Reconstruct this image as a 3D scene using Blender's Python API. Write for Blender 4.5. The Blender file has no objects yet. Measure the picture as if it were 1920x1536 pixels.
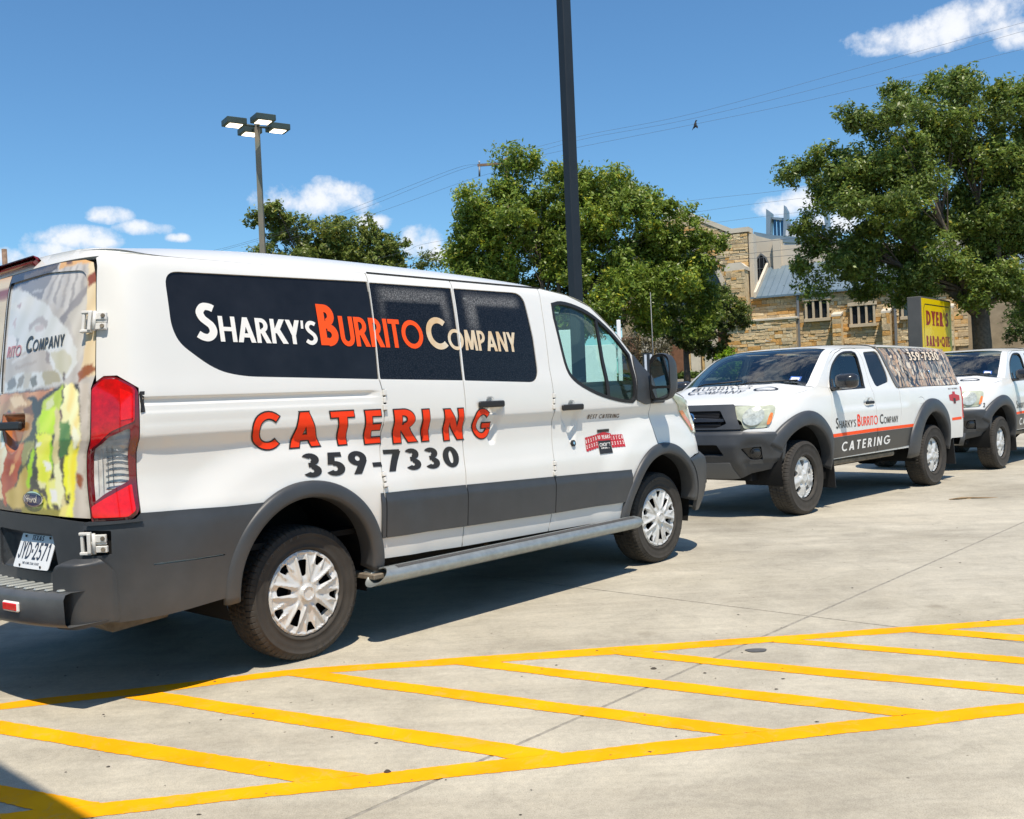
import bpy, math, random, bisect
import numpy as np
from mathutils import Vector, Matrix
from mathutils.geometry import delaunay_2d_cdt

# ---------------------------------------------------------------- camera, sky, sun, exposure
scene = bpy.context.scene
COL = scene.collection
cam_d = bpy.data.cameras.new('camera'); cam = bpy.data.objects.new('camera', cam_d); COL.objects.link(cam)
cam_d.sensor_width = 36.0; cam_d.lens = 34.263; cam_d.clip_start = .05; cam_d.clip_end = 6000
cam.matrix_world = Matrix(((.999075, .042992, 0, 0), (-.000505, .011726, -.999931, 0), (-.042989, .999007, .011736, 1.316), (0, 0, 0, 1)))
scene.camera = cam
SUN_DIR = Vector((.081, -.478, 1.0)).normalized()
sun_d = bpy.data.lights.new('sun', 'SUN'); sun_d.energy = 4.8; sun_d.angle = math.radians(.53); sun_d.color = (1.0, .90, .765)
sun = bpy.data.objects.new('sun', sun_d); COL.objects.link(sun)
sun.rotation_euler = SUN_DIR.to_track_quat('Z', 'Y').to_euler(); sun.location = (0, -20, 40)
world = bpy.data.worlds.new('World'); scene.world = world; world.use_nodes = True
wn = world.node_tree.nodes; wl = world.node_tree.links; wn.clear()
w_out = wn.new('ShaderNodeOutputWorld'); w_bg = wn.new('ShaderNodeBackground'); sky = wn.new('ShaderNodeTexSky')
sky.sky_type = 'NISHITA'; sky.sun_disc = False
sky.sun_elevation = math.asin(SUN_DIR.z); sky.sun_rotation = math.atan2(SUN_DIR.x, SUN_DIR.y)
sky.air_density = 1.15; sky.dust_density = .25; sky.ozone_density = 2.2; sky.altitude = 300
w_bg.inputs['Strength'].default_value = .105
scene.view_settings.view_transform = 'Standard'; scene.view_settings.look = 'None'
scene.view_settings.exposure = .22; scene.view_settings.gamma = 1
try: scene.view_settings.use_curve_mapping = False
except Exception: pass
scene.render.engine = 'CYCLES'
cy = scene.cycles; cy.max_bounces = 6; cy.diffuse_bounces = 3; cy.glossy_bounces = 3; cy.transmission_bounces = 3; cy.transparent_max_bounces = 10; cy.caustics_reflective = False; cy.caustics_refractive = False

CLOUDS = [((-0.1801, 0.9625, 0.2031), 0.0547, 0.0186), ((-0.1544, 0.9666, 0.2044), 0.0246, 0.0164), ((-0.2103, 0.9566, 0.2017), 0.0219, 0.0099), ((-0.1667, 0.963, 0.2116), 0.0219, 0.0099), ((-0.1354, 0.9739, 0.1823), 0.0246, 0.0077), ((-0.084, 0.9835, 0.1604), 0.0208, 0.0153), ((-0.0918, 0.9821, 0.1642), 0.0137, 0.012), ((-0.0687, 0.9866, 0.1478), 0.0192, 0.0077), ((-0.4012, 0.9011, 0.1648), 0.0411, 0.0109), ((-0.4171, 0.8933, 0.1676), 0.0153, 0.0088), ((-0.3786, 0.9114, 0.1615), 0.0192, 0.0055), ((-0.4186, 0.8951, 0.1533), 0.0274, 0.0099), ((-0.4485, 0.8815, 0.1477), 0.0164, 0.0088), ((-0.3673, 0.911, 0.1873), 0.0186, 0.0077), ((-0.3381, 0.9246, 0.1755), 0.0246, 0.0071), ((-0.3118, 0.9353, 0.1671), 0.0131, 0.0044), ((0.3761, 0.8744, 0.3065), 0.0602, 0.0142), ((0.3995, 0.8625, 0.3105), 0.0383, 0.0164), ((0.3477, 0.8881, 0.3007), 0.0219, 0.0077), ((0.4331, 0.8445, 0.315), 0.0274, 0.0153), ((0.4447, 0.8463, 0.2932), 0.0164, 0.0109), ((0.267, 0.948, 0.1732), 0.0274, 0.0099), ((0.286, 0.9414, 0.1788), 0.0219, 0.0131), ((0.3143, 0.9368, 0.1537), 0.0328, 0.012), ((0.4381, 0.8464, 0.3027), 0.0328, 0.0088)]
random.seed(4)
for k in range(16):                       # the same fair-weather clouds go on round the horizon, out of the picture
    a = math.radians(45+k*17.5+random.uniform(-5, 5)); e = random.uniform(.12, .42)
    for j in range(3):
        aa = a+random.uniform(-.06, .06); ee = e+random.uniform(-.015, .015)
        CLOUDS.append(((math.sin(aa)*math.cos(ee), math.cos(aa)*math.cos(ee), math.sin(ee)), random.uniform(.025, .06), random.uniform(.01, .018)))
CLOUDS += [((-.08, .58, .80), .26, .10), ((.12, .50, .86), .30, .09), ((-.35, .55, .76), .22, .08)]
for k in range(12):
    a = math.radians(k*31+8); e = .75+.45*((k*7) % 5)/5
    for j in range(2):
        aa = a+random.uniform(-.2, .2); ee = e+random.uniform(-.06, .06)
        CLOUDS.append(((math.sin(aa)*math.cos(ee), math.cos(aa)*math.cos(ee), math.sin(ee)), random.uniform(.08, .16), random.uniform(.03, .06)))
tc = wn.new('ShaderNodeTexCoord')
nz = wn.new('ShaderNodeTexNoise'); nz.inputs['Scale'].default_value = 26; nz.inputs['Detail'].default_value = 9; nz.inputs['Roughness'].default_value = .62
wl.new(tc.outputs['Generated'], nz.inputs['Vector'])
def wmath(op, a, b=None, c=None, clamp=False):
    n = wn.new('ShaderNodeMath'); n.operation = op; n.use_clamp = clamp
    for i, v in enumerate((a, b, c)):
        if v is None: continue
        if isinstance(v, (int, float)): n.inputs[i].default_value = v
        else: wl.new(v, n.inputs[i])
    return n.outputs[0]
def wdot(vec):
    n = wn.new('ShaderNodeVectorMath'); n.operation = 'DOT_PRODUCT'; wl.new(tc.outputs['Generated'], n.inputs[0]); n.inputs[1].default_value = vec
    return n.outputs['Value']
best = None
for c, a, b in CLOUDS:
    c = Vector(c); r = Vector((c.y, -c.x, 0)).normalized(); u = r.cross(c)
    front = wmath('GREATER_THAN', wdot(c), .5)
    q = wmath('ADD', wmath('POWER', wmath('ABSOLUTE', wdot(tuple(r/a))), 2.0), wmath('POWER', wmath('ABSOLUTE', wdot(tuple(u/b))), 2.0))
    m = wmath('MULTIPLY', wmath('SUBTRACT', 1.0, wmath('MULTIPLY', q, .6)), front)
    best = m if best is None else wmath('MAXIMUM', best, m)
nn = wmath('MULTIPLY', wmath('SUBTRACT', nz.outputs['Fac'], .5), 3.4)
dens = wmath('ADD', best, nn)
mask = wmath('SMOOTH_MIN', wmath('MULTIPLY', wmath('MAXIMUM', wmath('SUBTRACT', dens, .30), 0.0), 1.15), .92, .25)
mask = wmath('MULTIPLY', mask, wmath('GREATER_THAN', best, .0))
cr = wn.new('ShaderNodeValToRGB'); cr.color_ramp.elements[0].color = (6.4, 6.9, 7.9, 1); cr.color_ramp.elements[1].color = (9.0, 9.0, 9.0, 1)
wl.new(wmath('MULTIPLY', dens, .55), cr.inputs['Fac'])
tint = wn.new('ShaderNodeMix'); tint.data_type = 'RGBA'; tint.blend_type = 'MULTIPLY'; tint.inputs['Factor'].default_value = 1; wl.new(sky.outputs[0], tint.inputs['A']); tint.inputs['B'].default_value = (.63, .96, 1.17, 1)   # the camera's deeper blue
mx = wn.new('ShaderNodeMix'); mx.data_type = 'RGBA'; wl.new(mask, mx.inputs['Factor']); wl.new(tint.outputs['Result'], mx.inputs['A']); wl.new(cr.outputs[0], mx.inputs['B'])
wl.new(mx.outputs['Result'], w_bg.inputs['Color']); wl.new(w_bg.outputs[0], w_out.inputs[0])

# ---------------------------------------------------------------- materials
MATS = {}
def mat(name, col, rough=.6, metal=0.0, coat=0.0, spec=.5, bump=0.0, bscale=40, var=0.0, vscale=3.0, var2=None, emis=None, alpha=None, sub=None, coord='Object', dist=.01):
    """principled material with noise-driven colour variation and fine relief"""
    m = bpy.data.materials.new(name); m.use_nodes = True; nt = m.node_tree; n = nt.nodes; l = nt.links
    p = n['Principled BSDF']; p.inputs['Base Color'].default_value = (*col, 1); p.inputs['Roughness'].default_value = rough
    p.inputs['Metallic'].default_value = metal; p.inputs['Coat Weight'].default_value = coat; p.inputs['Specular IOR Level'].default_value = spec
    p.inputs['Coat Roughness'].default_value = .04
    if emis: p.inputs['Emission Color'].default_value = (*emis[:3], 1); p.inputs['Emission Strength'].default_value = emis[3]
    t = None
    if var or bump or var2:
        t = n.new('ShaderNodeTexCoord')
    if var or var2:
        z = n.new('ShaderNodeTexNoise'); z.inputs['Scale'].default_value = vscale; z.inputs['Detail'].default_value = 6; z.inputs['Roughness'].default_value = .6
        l.new(t.outputs[coord], z.inputs['Vector'])
        r = n.new('ShaderNodeValToRGB'); l.new(z.outputs['Fac'], r.inputs['Fac'])
        a, b = r.color_ramp.elements; a.position = .32; b.position = .68
        c2 = var2 if var2 else tuple(min(1, c*(1+var)) for c in col)
        a.color = (*tuple(c*(1-var) for c in col), 1); b.color = (*c2, 1)
        l.new(r.outputs[0], p.inputs['Base Color'])
    if bump:
        z = n.new('ShaderNodeTexNoise'); z.inputs['Scale'].default_value = bscale; z.inputs['Detail'].default_value = 5
        l.new(t.outputs[coord], z.inputs['Vector'])
        b = n.new('ShaderNodeBump'); b.inputs['Strength'].default_value = bump; b.inputs['Distance'].default_value = dist
        l.new(z.outputs['Fac'], b.inputs['Height']); l.new(b.outputs[0], p.inputs['Normal'])
    MATS[name] = m
    return m
def attr_mat(name, rough=.5, coat=0.0, attr='Col', trans=0.0):
    m = bpy.data.materials.new(name); m.use_nodes = True; n = m.node_tree.nodes; l = m.node_tree.links
    p = n['Principled BSDF']; a = n.new('ShaderNodeAttribute'); a.attribute_name = attr
    l.new(a.outputs['Color'], p.inputs['Base Color']); p.inputs['Roughness'].default_value = rough; p.inputs['Coat Weight'].default_value = coat
    if trans:
        tb = n.new('ShaderNodeBsdfTranslucent'); ms = n.new('ShaderNodeMixShader'); ms.inputs[0].default_value = trans
        l.new(a.outputs['Color'], tb.inputs['Color']); l.new(p.outputs[0], ms.inputs[1]); l.new(tb.outputs[0], ms.inputs[2])
        l.new(ms.outputs[0], n['Material Output'].inputs[0])
    MATS[name] = m
    return m
def glass_mat(name, tint, dark=0.0, refl=1.5):
    """thin tinted pane: sees through, mirrors at grazing angles"""
    m = bpy.data.materials.new(name); m.use_nodes = True; n = m.node_tree.nodes; l = m.node_tree.links; n.clear()
    o = n.new('ShaderNodeOutputMaterial'); tr = n.new('ShaderNodeBsdfTransparent'); tr.inputs[0].default_value = (*tint, 1)
    g = n.new('ShaderNodeBsdfGlossy'); g.inputs['Roughness'].default_value = .015; g.inputs[0].default_value = (1, 1, 1, 1)
    f = n.new('ShaderNodeFresnel'); ge = n.new('ShaderNodeNewGeometry'); mr = n.new('ShaderNodeMapRange'); mr.inputs[3].default_value = refl; mr.inputs[4].default_value = 1/refl; l.new(ge.outputs['Backfacing'], mr.inputs[0]); l.new(mr.outputs[0], f.inputs[0])
    s = n.new('ShaderNodeMixShader'); l.new(f.outputs[0], s.inputs[0]); l.new(tr.outputs[0], s.inputs[1]); l.new(g.outputs[0], s.inputs[2]); l.new(s.outputs[0], o.inputs[0])
    MATS[name] = m
    return m

# ---------------------------------------------------------------- object helpers
def tag(o, label=None, cat=None, group=None, kind=None):
    if label: o['label'] = label
    if cat: o['category'] = cat
    if group: o['group'] = group
    if kind: o['kind'] = kind
    return o
def empty(name, loc=(0, 0, 0), rz=0.0, label=None, cat=None, group=None, kind=None):
    o = bpy.data.objects.new(name, None); COL.objects.link(o); o.location = loc; o.rotation_euler = (0, 0, rz)
    o.empty_display_size = .2
    return tag(o, label, cat, group, kind)
def link(name, me, mats, parent=None, label=None, kind=None):
    if not isinstance(mats, (list, tuple)): mats = [mats]
    if not me.materials:
        for m in mats: me.materials.append(m)
    o = bpy.data.objects.new(name, me); COL.objects.link(o)
    if parent: o.parent = parent
    if label: o['label'] = label
    if kind: o['kind'] = kind
    return o
def mk(name, V, F, mats, parent=None, smooth=False, label=None, kind=None, fm=None, normals=None, cols=None):
    me = bpy.data.meshes.new(name); me.from_pydata([tuple(v) for v in V], [], [tuple(int(i) for i in f) for f in F])
    if smooth:
        me.polygons.foreach_set('use_smooth', [True]*len(me.polygons))
    if fm is not None: me.polygons.foreach_set('material_index', [int(x) for x in fm])
    me.update()
    if normals is not None:
        me.normals_split_custom_set_from_vertices([tuple(n) for n in normals])
    if cols is not None:
        ca = me.color_attributes.new('Col', 'FLOAT_COLOR', 'POINT')
        a = np.ones((len(V), 4), np.float32); a[:, :3] = cols
        ca.data.foreach_set('color', a.ravel())
    return link(name, me, mats, parent, label, kind)
class G:
    """collects simple shapes for one mesh"""
    def __init__(g): g.v = []; g.f = []; g.m = []; g.s = []
    def add(g, v, f, m=0, s=False):
        b = len(g.v); g.v += [tuple(p) for p in v]; g.f += [tuple(i+b for i in q) for q in f]; g.m += [m]*len(f); g.s += [s]*len(f)
        return g
    def box(g, c, sz, rz=0.0, m=0, bev=0.0, M=None):
        hx, hy, hz = sz[0]/2, sz[1]/2, sz[2]/2
        b = min(bev, hx*.9, hy*.9, hz*.9)
        if b <= 0:
            v = [Vector((x*hx, y*hy, z*hz)) for z in (-1, 1) for y in (-1, 1) for x in (-1, 1)]
            f = [(0, 2, 3, 1), (4, 5, 7, 6), (0, 1, 5, 4), (2, 6, 7, 3), (0, 4, 6, 2), (1, 3, 7, 5)]
        else:
            v = []; f = []
            for z in (-1, 1):
                for y in (-1, 1):
                    for x in (-1, 1):
                        v += [Vector((x*hx, y*(hy-b), z*(hz-b))), Vector((x*(hx-b), y*hy, z*(hz-b))), Vector((x*(hx-b), y*(hy-b), z*hz))]
            I = lambda x, y, z, k: ((z*4+y*2+x)*3+k)
            for x in (0, 1): f.append([I(x, 0, 0, 0), I(x, 1, 0, 0), I(x, 1, 1, 0), I(x, 0, 1, 0)][::(1 if x else -1)])
            for y in (0, 1): f.append([I(0, y, 0, 1), I(0, y, 1, 1), I(1, y, 1, 1), I(1, y, 0, 1)][::(1 if y else -1)])
            for z in (0, 1): f.append([I(0, 0, z, 2), I(1, 0, z, 2), I(1, 1, z, 2), I(0, 1, z, 2)][::(1 if z else -1)])
            for a in (0, 1):
                for c2 in (0, 1):
                    f.append([I(a, c2, 0, 0), I(a, c2, 1, 0), I(a, c2, 1, 1), I(a, c2, 0, 1)][::(1 if a == c2 else -1)])
                    f.append([I(a, 0, c2, 0), I(a, 0, c2, 2), I(a, 1, c2, 2), I(a, 1, c2, 0)][::(1 if a == c2 else -1)])
                    f.append([I(0, a, c2, 1), I(1, a, c2, 1), I(1, a, c2, 2), I(0, a, c2, 2)][::(1 if a == c2 else -1)])
                    for z in (0, 1):
                        f.append([I(a, c2, z, 0), I(a, c2, z, 1), I(a, c2, z, 2)][::(1 if (a+c2+z) % 2 == 1 else -1)])
        if M is None: M = Matrix.Translation(Vector(c)) @ Matrix.Rotation(rz, 4, 'Z')
        else: M = Matrix.Translation(Vector(c)) @ M
        return g.add([M @ p for p in v], f, m)
    def tube(g, pts, r, n=10, m=0, cap=True, s=True):
        pts = [Vector(p) for p in pts]; rs = r if isinstance(r, (list, tuple)) else [r]*len(pts)
        base = len(g.v); prev = None; N = len(pts)
        for i, p in enumerate(pts):
            d = (pts[min(i+1, N-1)]-pts[max(i-1, 0)]).normalized()
            if prev is None:
                a = d.orthogonal().normalized()
            else:
                a = (prev-d*prev.dot(d)).normalized()
            prev = a; b = d.cross(a)
            for k in range(n):
                t = 2*math.pi*k/n; g.v.append(tuple(p+(a*math.cos(t)+b*math.sin(t))*rs[i]))
        for i in range(N-1):
            for k in range(n):
                k2 = (k+1) % n
                g.f.append((base+i*n+k, base+i*n+k2, base+(i+1)*n+k2, base+(i+1)*n+k)); g.m.append(m); g.s.append(s)
        if cap:
            g.f.append(tuple(base+k for k in range(n))[::-1]); g.m.append(m); g.s.append(False)
            g.f.append(tuple(base+(N-1)*n+k for k in range(n))); g.m.append(m); g.s.append(False)
        return g
    def lathe(g, prof, n=48, M=None, m=0, s=True, close=False):
        """prof: (radius, axial) pairs, spun about the local Y axis"""
        base = len(g.v); M = M or Matrix()
        for (r, y) in prof:
            for k in range(n):
                t = 2*math.pi*k/n; g.v.append(tuple(M @ Vector((r*math.cos(t), y, r*math.sin(t)))))
        L = len(prof)
        for i in range(L-1 if not close else L):
            i2 = (i+1) % L
            for k in range(n):
                k2 = (k+1) % n
                g.f.append((base+i*n+k, base+i*n+k2, base+i2*n+k2, base+i2*n+k)); g.m.append(m); g.s.append(s)
        return g
    def prism(g, poly, d, m=0):
        """poly: list of 3D points (planar), d: extrusion vector"""
        n = len(poly); d = Vector(d); v = [Vector(p) for p in poly]; v += [p+d for p in v]
        f = [tuple(range(n))[::-1], tuple(range(n, 2*n))]+[(i, (i+1) % n, n+(i+1) % n, n+i) for i in range(n)]
        return g.add(v, f, m)
    def build(g, name, mats, parent=None, label=None, kind=None, smooth=None):
        me = bpy.data.meshes.new(name); me.from_pydata(g.v, [], g.f)
        me.polygons.foreach_set('use_smooth', g.s if smooth is None else [smooth]*len(g.f))
        me.polygons.foreach_set('material_index', g.m); me.update()
        return link(name, me, mats, parent, label, kind)
def copy_tree(o, parent=None):
    c = o.copy(); COL.objects.link(c); c.parent = parent
    for ch in list(o.children): copy_tree(ch, c)
    return c
def inpoly(P, poly):
    x, y = P[:, 0], P[:, 1]; c = np.zeros(len(P), bool); q = np.asarray(poly, float); n = len(q)
    for i in range(n):
        x0, y0 = q[i]; x1, y1 = q[(i+1) % n]
        if y0 == y1: continue
        k = ((y0 > y) != (y1 > y)) & (x < (x1-x0)*(y-y0)/(y1-y0)+x0)
        c ^= k
    return c
def resample(poly, h):
    out = []; n = len(poly)
    for i in range(n):
        a = poly[i]; b = poly[(i+1) % n]; L = math.hypot(b[0]-a[0], b[1]-a[1]); k = max(1, int(math.ceil(L/h)))
        for j in range(k): out.append((a[0]+(b[0]-a[0])*j/k, a[1]+(b[1]-a[1])*j/k))
    return out
def rnd(poly, r, n=4):
    """round the corners of a polygon; r may be a list"""
    out = []; N = len(poly)
    for i in range(N):
        p = Vector((*poly[i], 0)); a = Vector((*poly[i-1], 0)); b = Vector((*poly[(i+1) % N], 0)); rr = r[i] if isinstance(r, (list, tuple)) else r
        da = a-p; db = b-p
        if rr <= 0 or da.length < 1e-6 or db.length < 1e-6: out.append(tuple(poly[i])); continue
        ra = min(rr, da.length*.48); rb = min(rr, db.length*.48)
        A = p+da.normalized()*ra; B = p+db.normalized()*rb
        for k in range(n+1):
            t = k/n; q = A*(1-t)**2+p*2*t*(1-t)+B*t*t; out.append((q.x, q.y))
    return out
def smooth_line(pts, n=6, closed=False):
    """Catmull-Rom through points"""
    P = [np.array(p, float) for p in pts]; N = len(P); out = []
    rng = range(N) if closed else range(N-1)
    for i in rng:
        p1 = P[i]; p2 = P[(i+1) % N]; p0 = P[i-1] if (i > 0 or closed) else 2*p1-p2; p3 = P[(i+2) % N] if (i+2 < N or closed) else 2*p2-p1
        for k in range(n):
            t = k/n
            out.append(tuple(.5*((2*p1)+(-p0+p2)*t+(2*p0-5*p1+4*p2-p3)*t*t+(-p0+3*p1-3*p2+p3)*t**3)))
    if not closed: out.append(tuple(P[-1]))
    return out
def tri2d(polys, holes, h, grid=True, extra=None):
    """triangulate the union of polys minus holes, interior points every h"""
    loops = [resample(p, h) for p in polys]; hl = [resample(p, h) for p in holes]
    V = []; E = []
    for lp in loops+hl:
        b = len(V); V += lp; E += [(b+i, b+(i+1) % len(lp)) for i in range(len(lp))]
    A = np.array(V); nb = len(A)
    if grid:
        x0, y0 = A.min(0); x1, y1 = A.max(0)
        gx = np.arange(x0+h*.5, x1, h); gy = np.arange(y0+h*.5, y1, h)
        Q = np.array([(x+(h*.5 if j % 2 else 0), y) for j, y in enumerate(gy) for x in gx])
        if extra:
            ez = np.array(extra); Q = Q[np.abs(Q[:, 1][:, None]-ez[None]).min(1) > .013]
            Q = np.concatenate([Q, np.array([(x, y) for y in ez if y0 < y < y1 for x in np.arange(x0+h*.3, x1, h)])]) if ((ez > y0) & (ez < y1)).any() else Q
        if len(Q):
            ins = np.zeros(len(Q), bool)
            for p in polys: ins |= inpoly(Q, p)
            for p in holes: ins &= ~inpoly(Q, p)
            Q = Q[ins]
            if len(Q):
                keep = np.ones(len(Q), bool)
                for s in range(0, len(Q), 4000):
                    d = ((Q[s:s+4000, None, :]-A[None])**2).sum(-1).min(1); keep[s:s+4000] = d > (h*(.2 if extra else .45))**2
                V += [tuple(q) for q in Q[keep]]
    r = delaunay_2d_cdt([Vector(v) for v in V], E, [], 0, 1e-6)
    P = np.array([(v.x, v.y) for v in r[0]]); T = np.array([f for f in r[2] if len(f) == 3], int)
    c = P[T].mean(1); ins = np.zeros(len(T), bool)
    for p in polys: ins |= inpoly(c, p)
    for p in holes: ins &= ~inpoly(c, p)
    T = T[ins]
    used = np.unique(T); mp = -np.ones(len(P), int); mp[used] = np.arange(len(used)); P = P[used]; T = mp[T]
    # counter-clockwise
    a, b, c3 = P[T[:, 0]], P[T[:, 1]], P[T[:, 2]]
    cw = ((b-a)[:, 0]*(c3-a)[:, 1]-(b-a)[:, 1]*(c3-a)[:, 0]) < 0
    T[cw] = T[cw][:, ::-1]
    return P, T
def bound_edges(T):
    cnt = {}
    for t in T:
        for i in range(3):
            a, b = int(t[i]), int(t[(i+1) % 3]); cnt[(a, b)] = 1
    return [(a, b) for (a, b) in cnt if (b, a) not in cnt]
def drape(name, pos, polys, holes, m, parent=None, h=.03, depth=.015, flip=False, label=None, smooth=True, cols=None, kind=None, extra=None):
    """polygon(s) in (u, v) laid on the surface pos(u, v) -> (n,3); a rim of the given depth is turned inwards"""
    P, T = tri2d(polys, holes, h, extra=extra)
    X = pos(P[:, 0], P[:, 1]); e = .003
    n = np.cross(pos(P[:, 0]+e, P[:, 1])-pos(P[:, 0]-e, P[:, 1]), pos(P[:, 0], P[:, 1]+e)-pos(P[:, 0], P[:, 1]-e))
    ln = np.linalg.norm(n, axis=1); n = n/np.maximum(ln, 1e-12)[:, None]
    if flip: n = -n; T = T[:, ::-1]
    V = [X]; NN = [n]; F = T.tolist(); nv = len(X)
    if depth > 0:
        be = bound_edges(T)
        if be:
            idx = sorted(set([a for a, b in be]+[b for a, b in be])); mp = {a: i for i, a in enumerate(idx)}
            out = np.zeros((len(idx), 3))
            for a, b in be:
                d = X[b]-X[a]; o = np.cross(d, n[a]); l = np.linalg.norm(o)
                if l > 0: out[mp[a]] += o/l; out[mp[b]] += o/l
            out /= np.maximum(np.linalg.norm(out, axis=1), 1e-9)[:, None]
            top = X[idx]; bot = top-n[idx]*depth
            V += [top, bot]; NN += [out, out]; k = len(idx)
            for a, b in be: F.append((nv+mp[a], nv+k+mp[a], nv+k+mp[b], nv+mp[b]))
    V = np.concatenate(V); NN = np.concatenate(NN)
    cc = None
    if cols is not None:
        cc = cols(P[:, 0], P[:, 1]); 
        if len(V) > nv: cc = np.concatenate([cc, np.zeros((len(V)-nv, 3))+.03])
    return mk(name, V, F, m, parent, smooth=smooth, label=label, kind=kind, normals=NN if smooth else None, cols=cc)
def patch(name, fn, nu, nv, m, parent=None, label=None, flip=False, both=None, thick=0.0):
    """grid patch: fn(u, v in 0..1) -> point"""
    V = [Vector(fn(i/nu, j/nv)) for j in range(nv+1) for i in range(nu+1)]
    F = [(j*(nu+1)+i, j*(nu+1)+i+1, (j+1)*(nu+1)+i+1, (j+1)*(nu+1)+i) for j in range(nv) for i in range(nu)]
    if flip: F = [f[::-1] for f in F]
    return mk(name, V, F, m, parent, smooth=True, label=label)

# ---------------------------------------------------------------- body surfaces (smooth tables -> curved shells)
def _lim(m, a, b):
    if a*b <= 0: return 0.0
    k = 3*min(abs(a), abs(b))
    return max(-k, min(k, m))
class Curve:
    def __init__(s, tab):
        s.x = np.array([t[0] for t in tab], float); s.y = np.array([t[1] for t in tab], float); n = len(tab)
        d = np.diff(s.y)/np.diff(s.x); m = np.zeros(n); m[0] = d[0]; m[-1] = d[-1]
        for i in range(1, n-1): m[i] = _lim((s.y[i+1]-s.y[i-1])/(s.x[i+1]-s.x[i-1]), d[i-1], d[i])
        for i in range(n-1):
            if d[i] == 0: m[i] = m[i+1] = 0
        s.m = m
    def __call__(s, x):
        x = np.clip(np.asarray(x, float), s.x[0], s.x[-1]); i = np.clip(np.searchsorted(s.x, x, side='right')-1, 0, len(s.x)-2)
        h = s.x[i+1]-s.x[i]; t = (x-s.x[i])/h
        return (2*t**3-3*t*t+1)*s.y[i]+(t**3-2*t*t+t)*h*s.m[i]+(-2*t**3+3*t*t)*s.y[i+1]+(t**3-t*t)*h*s.m[i+1]
def sst(x, a, b):
    t = np.clip((np.asarray(x, float)-a)/(b-a), 0, 1)
    return t*t*(3-2*t)
class Corner:
    def __init__(s, A, W, p, n=3000):
        th = np.linspace(0, math.pi/2, n+1); s.u = np.sin(th)**(2/p); s.v = np.abs(np.cos(th))**(2/p); s.v[-1] = 0
        s.g = np.concatenate([[0], np.cumsum(np.hypot(np.diff(s.u*A), np.diff(s.v*W)))]); s.half = s.g[-1]
        # ... and on past the middle to the other side
        s.g = np.concatenate([s.g, 2*s.half-s.g[-2::-1]]); s.v = np.concatenate([s.v, -s.v[-2::-1]]); s.u = np.concatenate([s.u, s.u[-2::-1]])
    def at(s, g): return np.interp(g, s.g, s.u), np.interp(g, s.g, s.v)
class Body:
    """P(s, z): s runs along the side (s = X), round the rear corner (s < xr) and round the front corner (s > xf)"""
    def __init__(b, prof, xr, Rr, pr, xf, Lf, pf, feat):
        b.prof, b.xr, b.Rr, b.xf, b.Lf, b.feat = Curve(prof), xr, Curve(Rr), xf, Curve(Lf), feat
        b.cr = Corner(xr-float(b.Rr(1.0)), 1.0, pr); b.cf = Corner(float(b.Lf(1.0))-xf, .95, pf)
        b.smin = xr-b.cr.half; b.smax = xf+b.cf.half
    def _p(b, s, z):
        s = np.asarray(s, float); z = np.asarray(z, float); W = b.prof(z); f = b.feat(s, z)
        ur, vr = b.cr.at(b.xr-s); uf, vf = b.cf.at(s-b.xf); r = s < b.xr; q = s > b.xf
        X = np.where(r, b.xr-(b.xr-b.Rr(z))*ur-f*ur**2, np.where(q, b.xf+(b.Lf(z)-b.xf)*uf+f*uf**2, s))
        Y = np.where(r, W*vr+f*np.where(np.abs(vr) > .5, vr, vr*.5), np.where(q, W*vf+f*vf, W+f))
        return np.stack([X, Y, z+0*s], -1)
    def N(b, s, z):
        e = .004; a = b._p(s+e, z)-b._p(s-e, z); c = b._p(s, z+e)-b._p(s, z-e)
        n = np.cross(c, a); l = np.linalg.norm(n, axis=-1, keepdims=True)
        return n/np.maximum(l, 1e-12)
    def P(b, s, z, off=0.0, side=-1):
        p = b._p(s, z)
        if callable(off): off = off(s, z)
        off = np.asarray(off)
        if off.ndim or off != 0: p = p+b.N(s, z)*(off[..., None] if off.ndim else off)
        p = p*np.array([1, side, 1.0])
        return p
    def surf(b, off=0.0, side=-1):
        return lambda u, v: b.P(u, v, off, side)
    def pt(b, s, z, off=0.0, side=-1): return Vector(b.P(np.array([s]), np.array([z]), off, side)[0])
    def nrm(b, s, z, side=-1):
        n = b.N(np.array([s]), np.array([z]))[0]; return Vector((n[0], n[1]*side, n[2]))
    def frame(b, s, z, off=0.0, side=-1):
        """matrix: x along s, y up the surface, z outward"""
        o = b.pt(s, z, off, side); n = b.nrm(s, z, side); x = (b.pt(s+.01, z, off, side)-b.pt(s-.01, z, off, side)).normalized()
        y = n.cross(x).normalized()
        return Matrix(((x.x, y.x, n.x, o.x), (x.y, y.y, n.y, o.y), (x.z, y.z, n.z, o.z), (0, 0, 0, 1)))
VPROF = [(.30,.955),(.42,.985),(.55,1.0),(.80,1.018),(.87,1.016),(.95,1.002),(1.05,.992),(1.145,.995),(1.19,1.016),(1.215,1.028),(1.26,1.030),(1.40,1.022),(1.50,1.006),(1.75,.966),(1.95,.925),(2.03,.900),(2.08,.86)]
VRR = [(.30,-1.16),(.50,-1.19),(.95,-1.19),(1.2,-1.18),(1.45,-1.15),(1.75,-1.09),(1.95,-1.045),(2.05,-1.01),(2.1,-.97)]
VLF = [(.28,4.10),(.36,4.15),(.50,4.25),(.68,4.275),(.77,4.245),(.82,4.20),(1.0,4.22),(1.12,4.13),(1.22,4.00),(1.30,3.90),(1.45,3.78),(2.1,3.5)]
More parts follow.
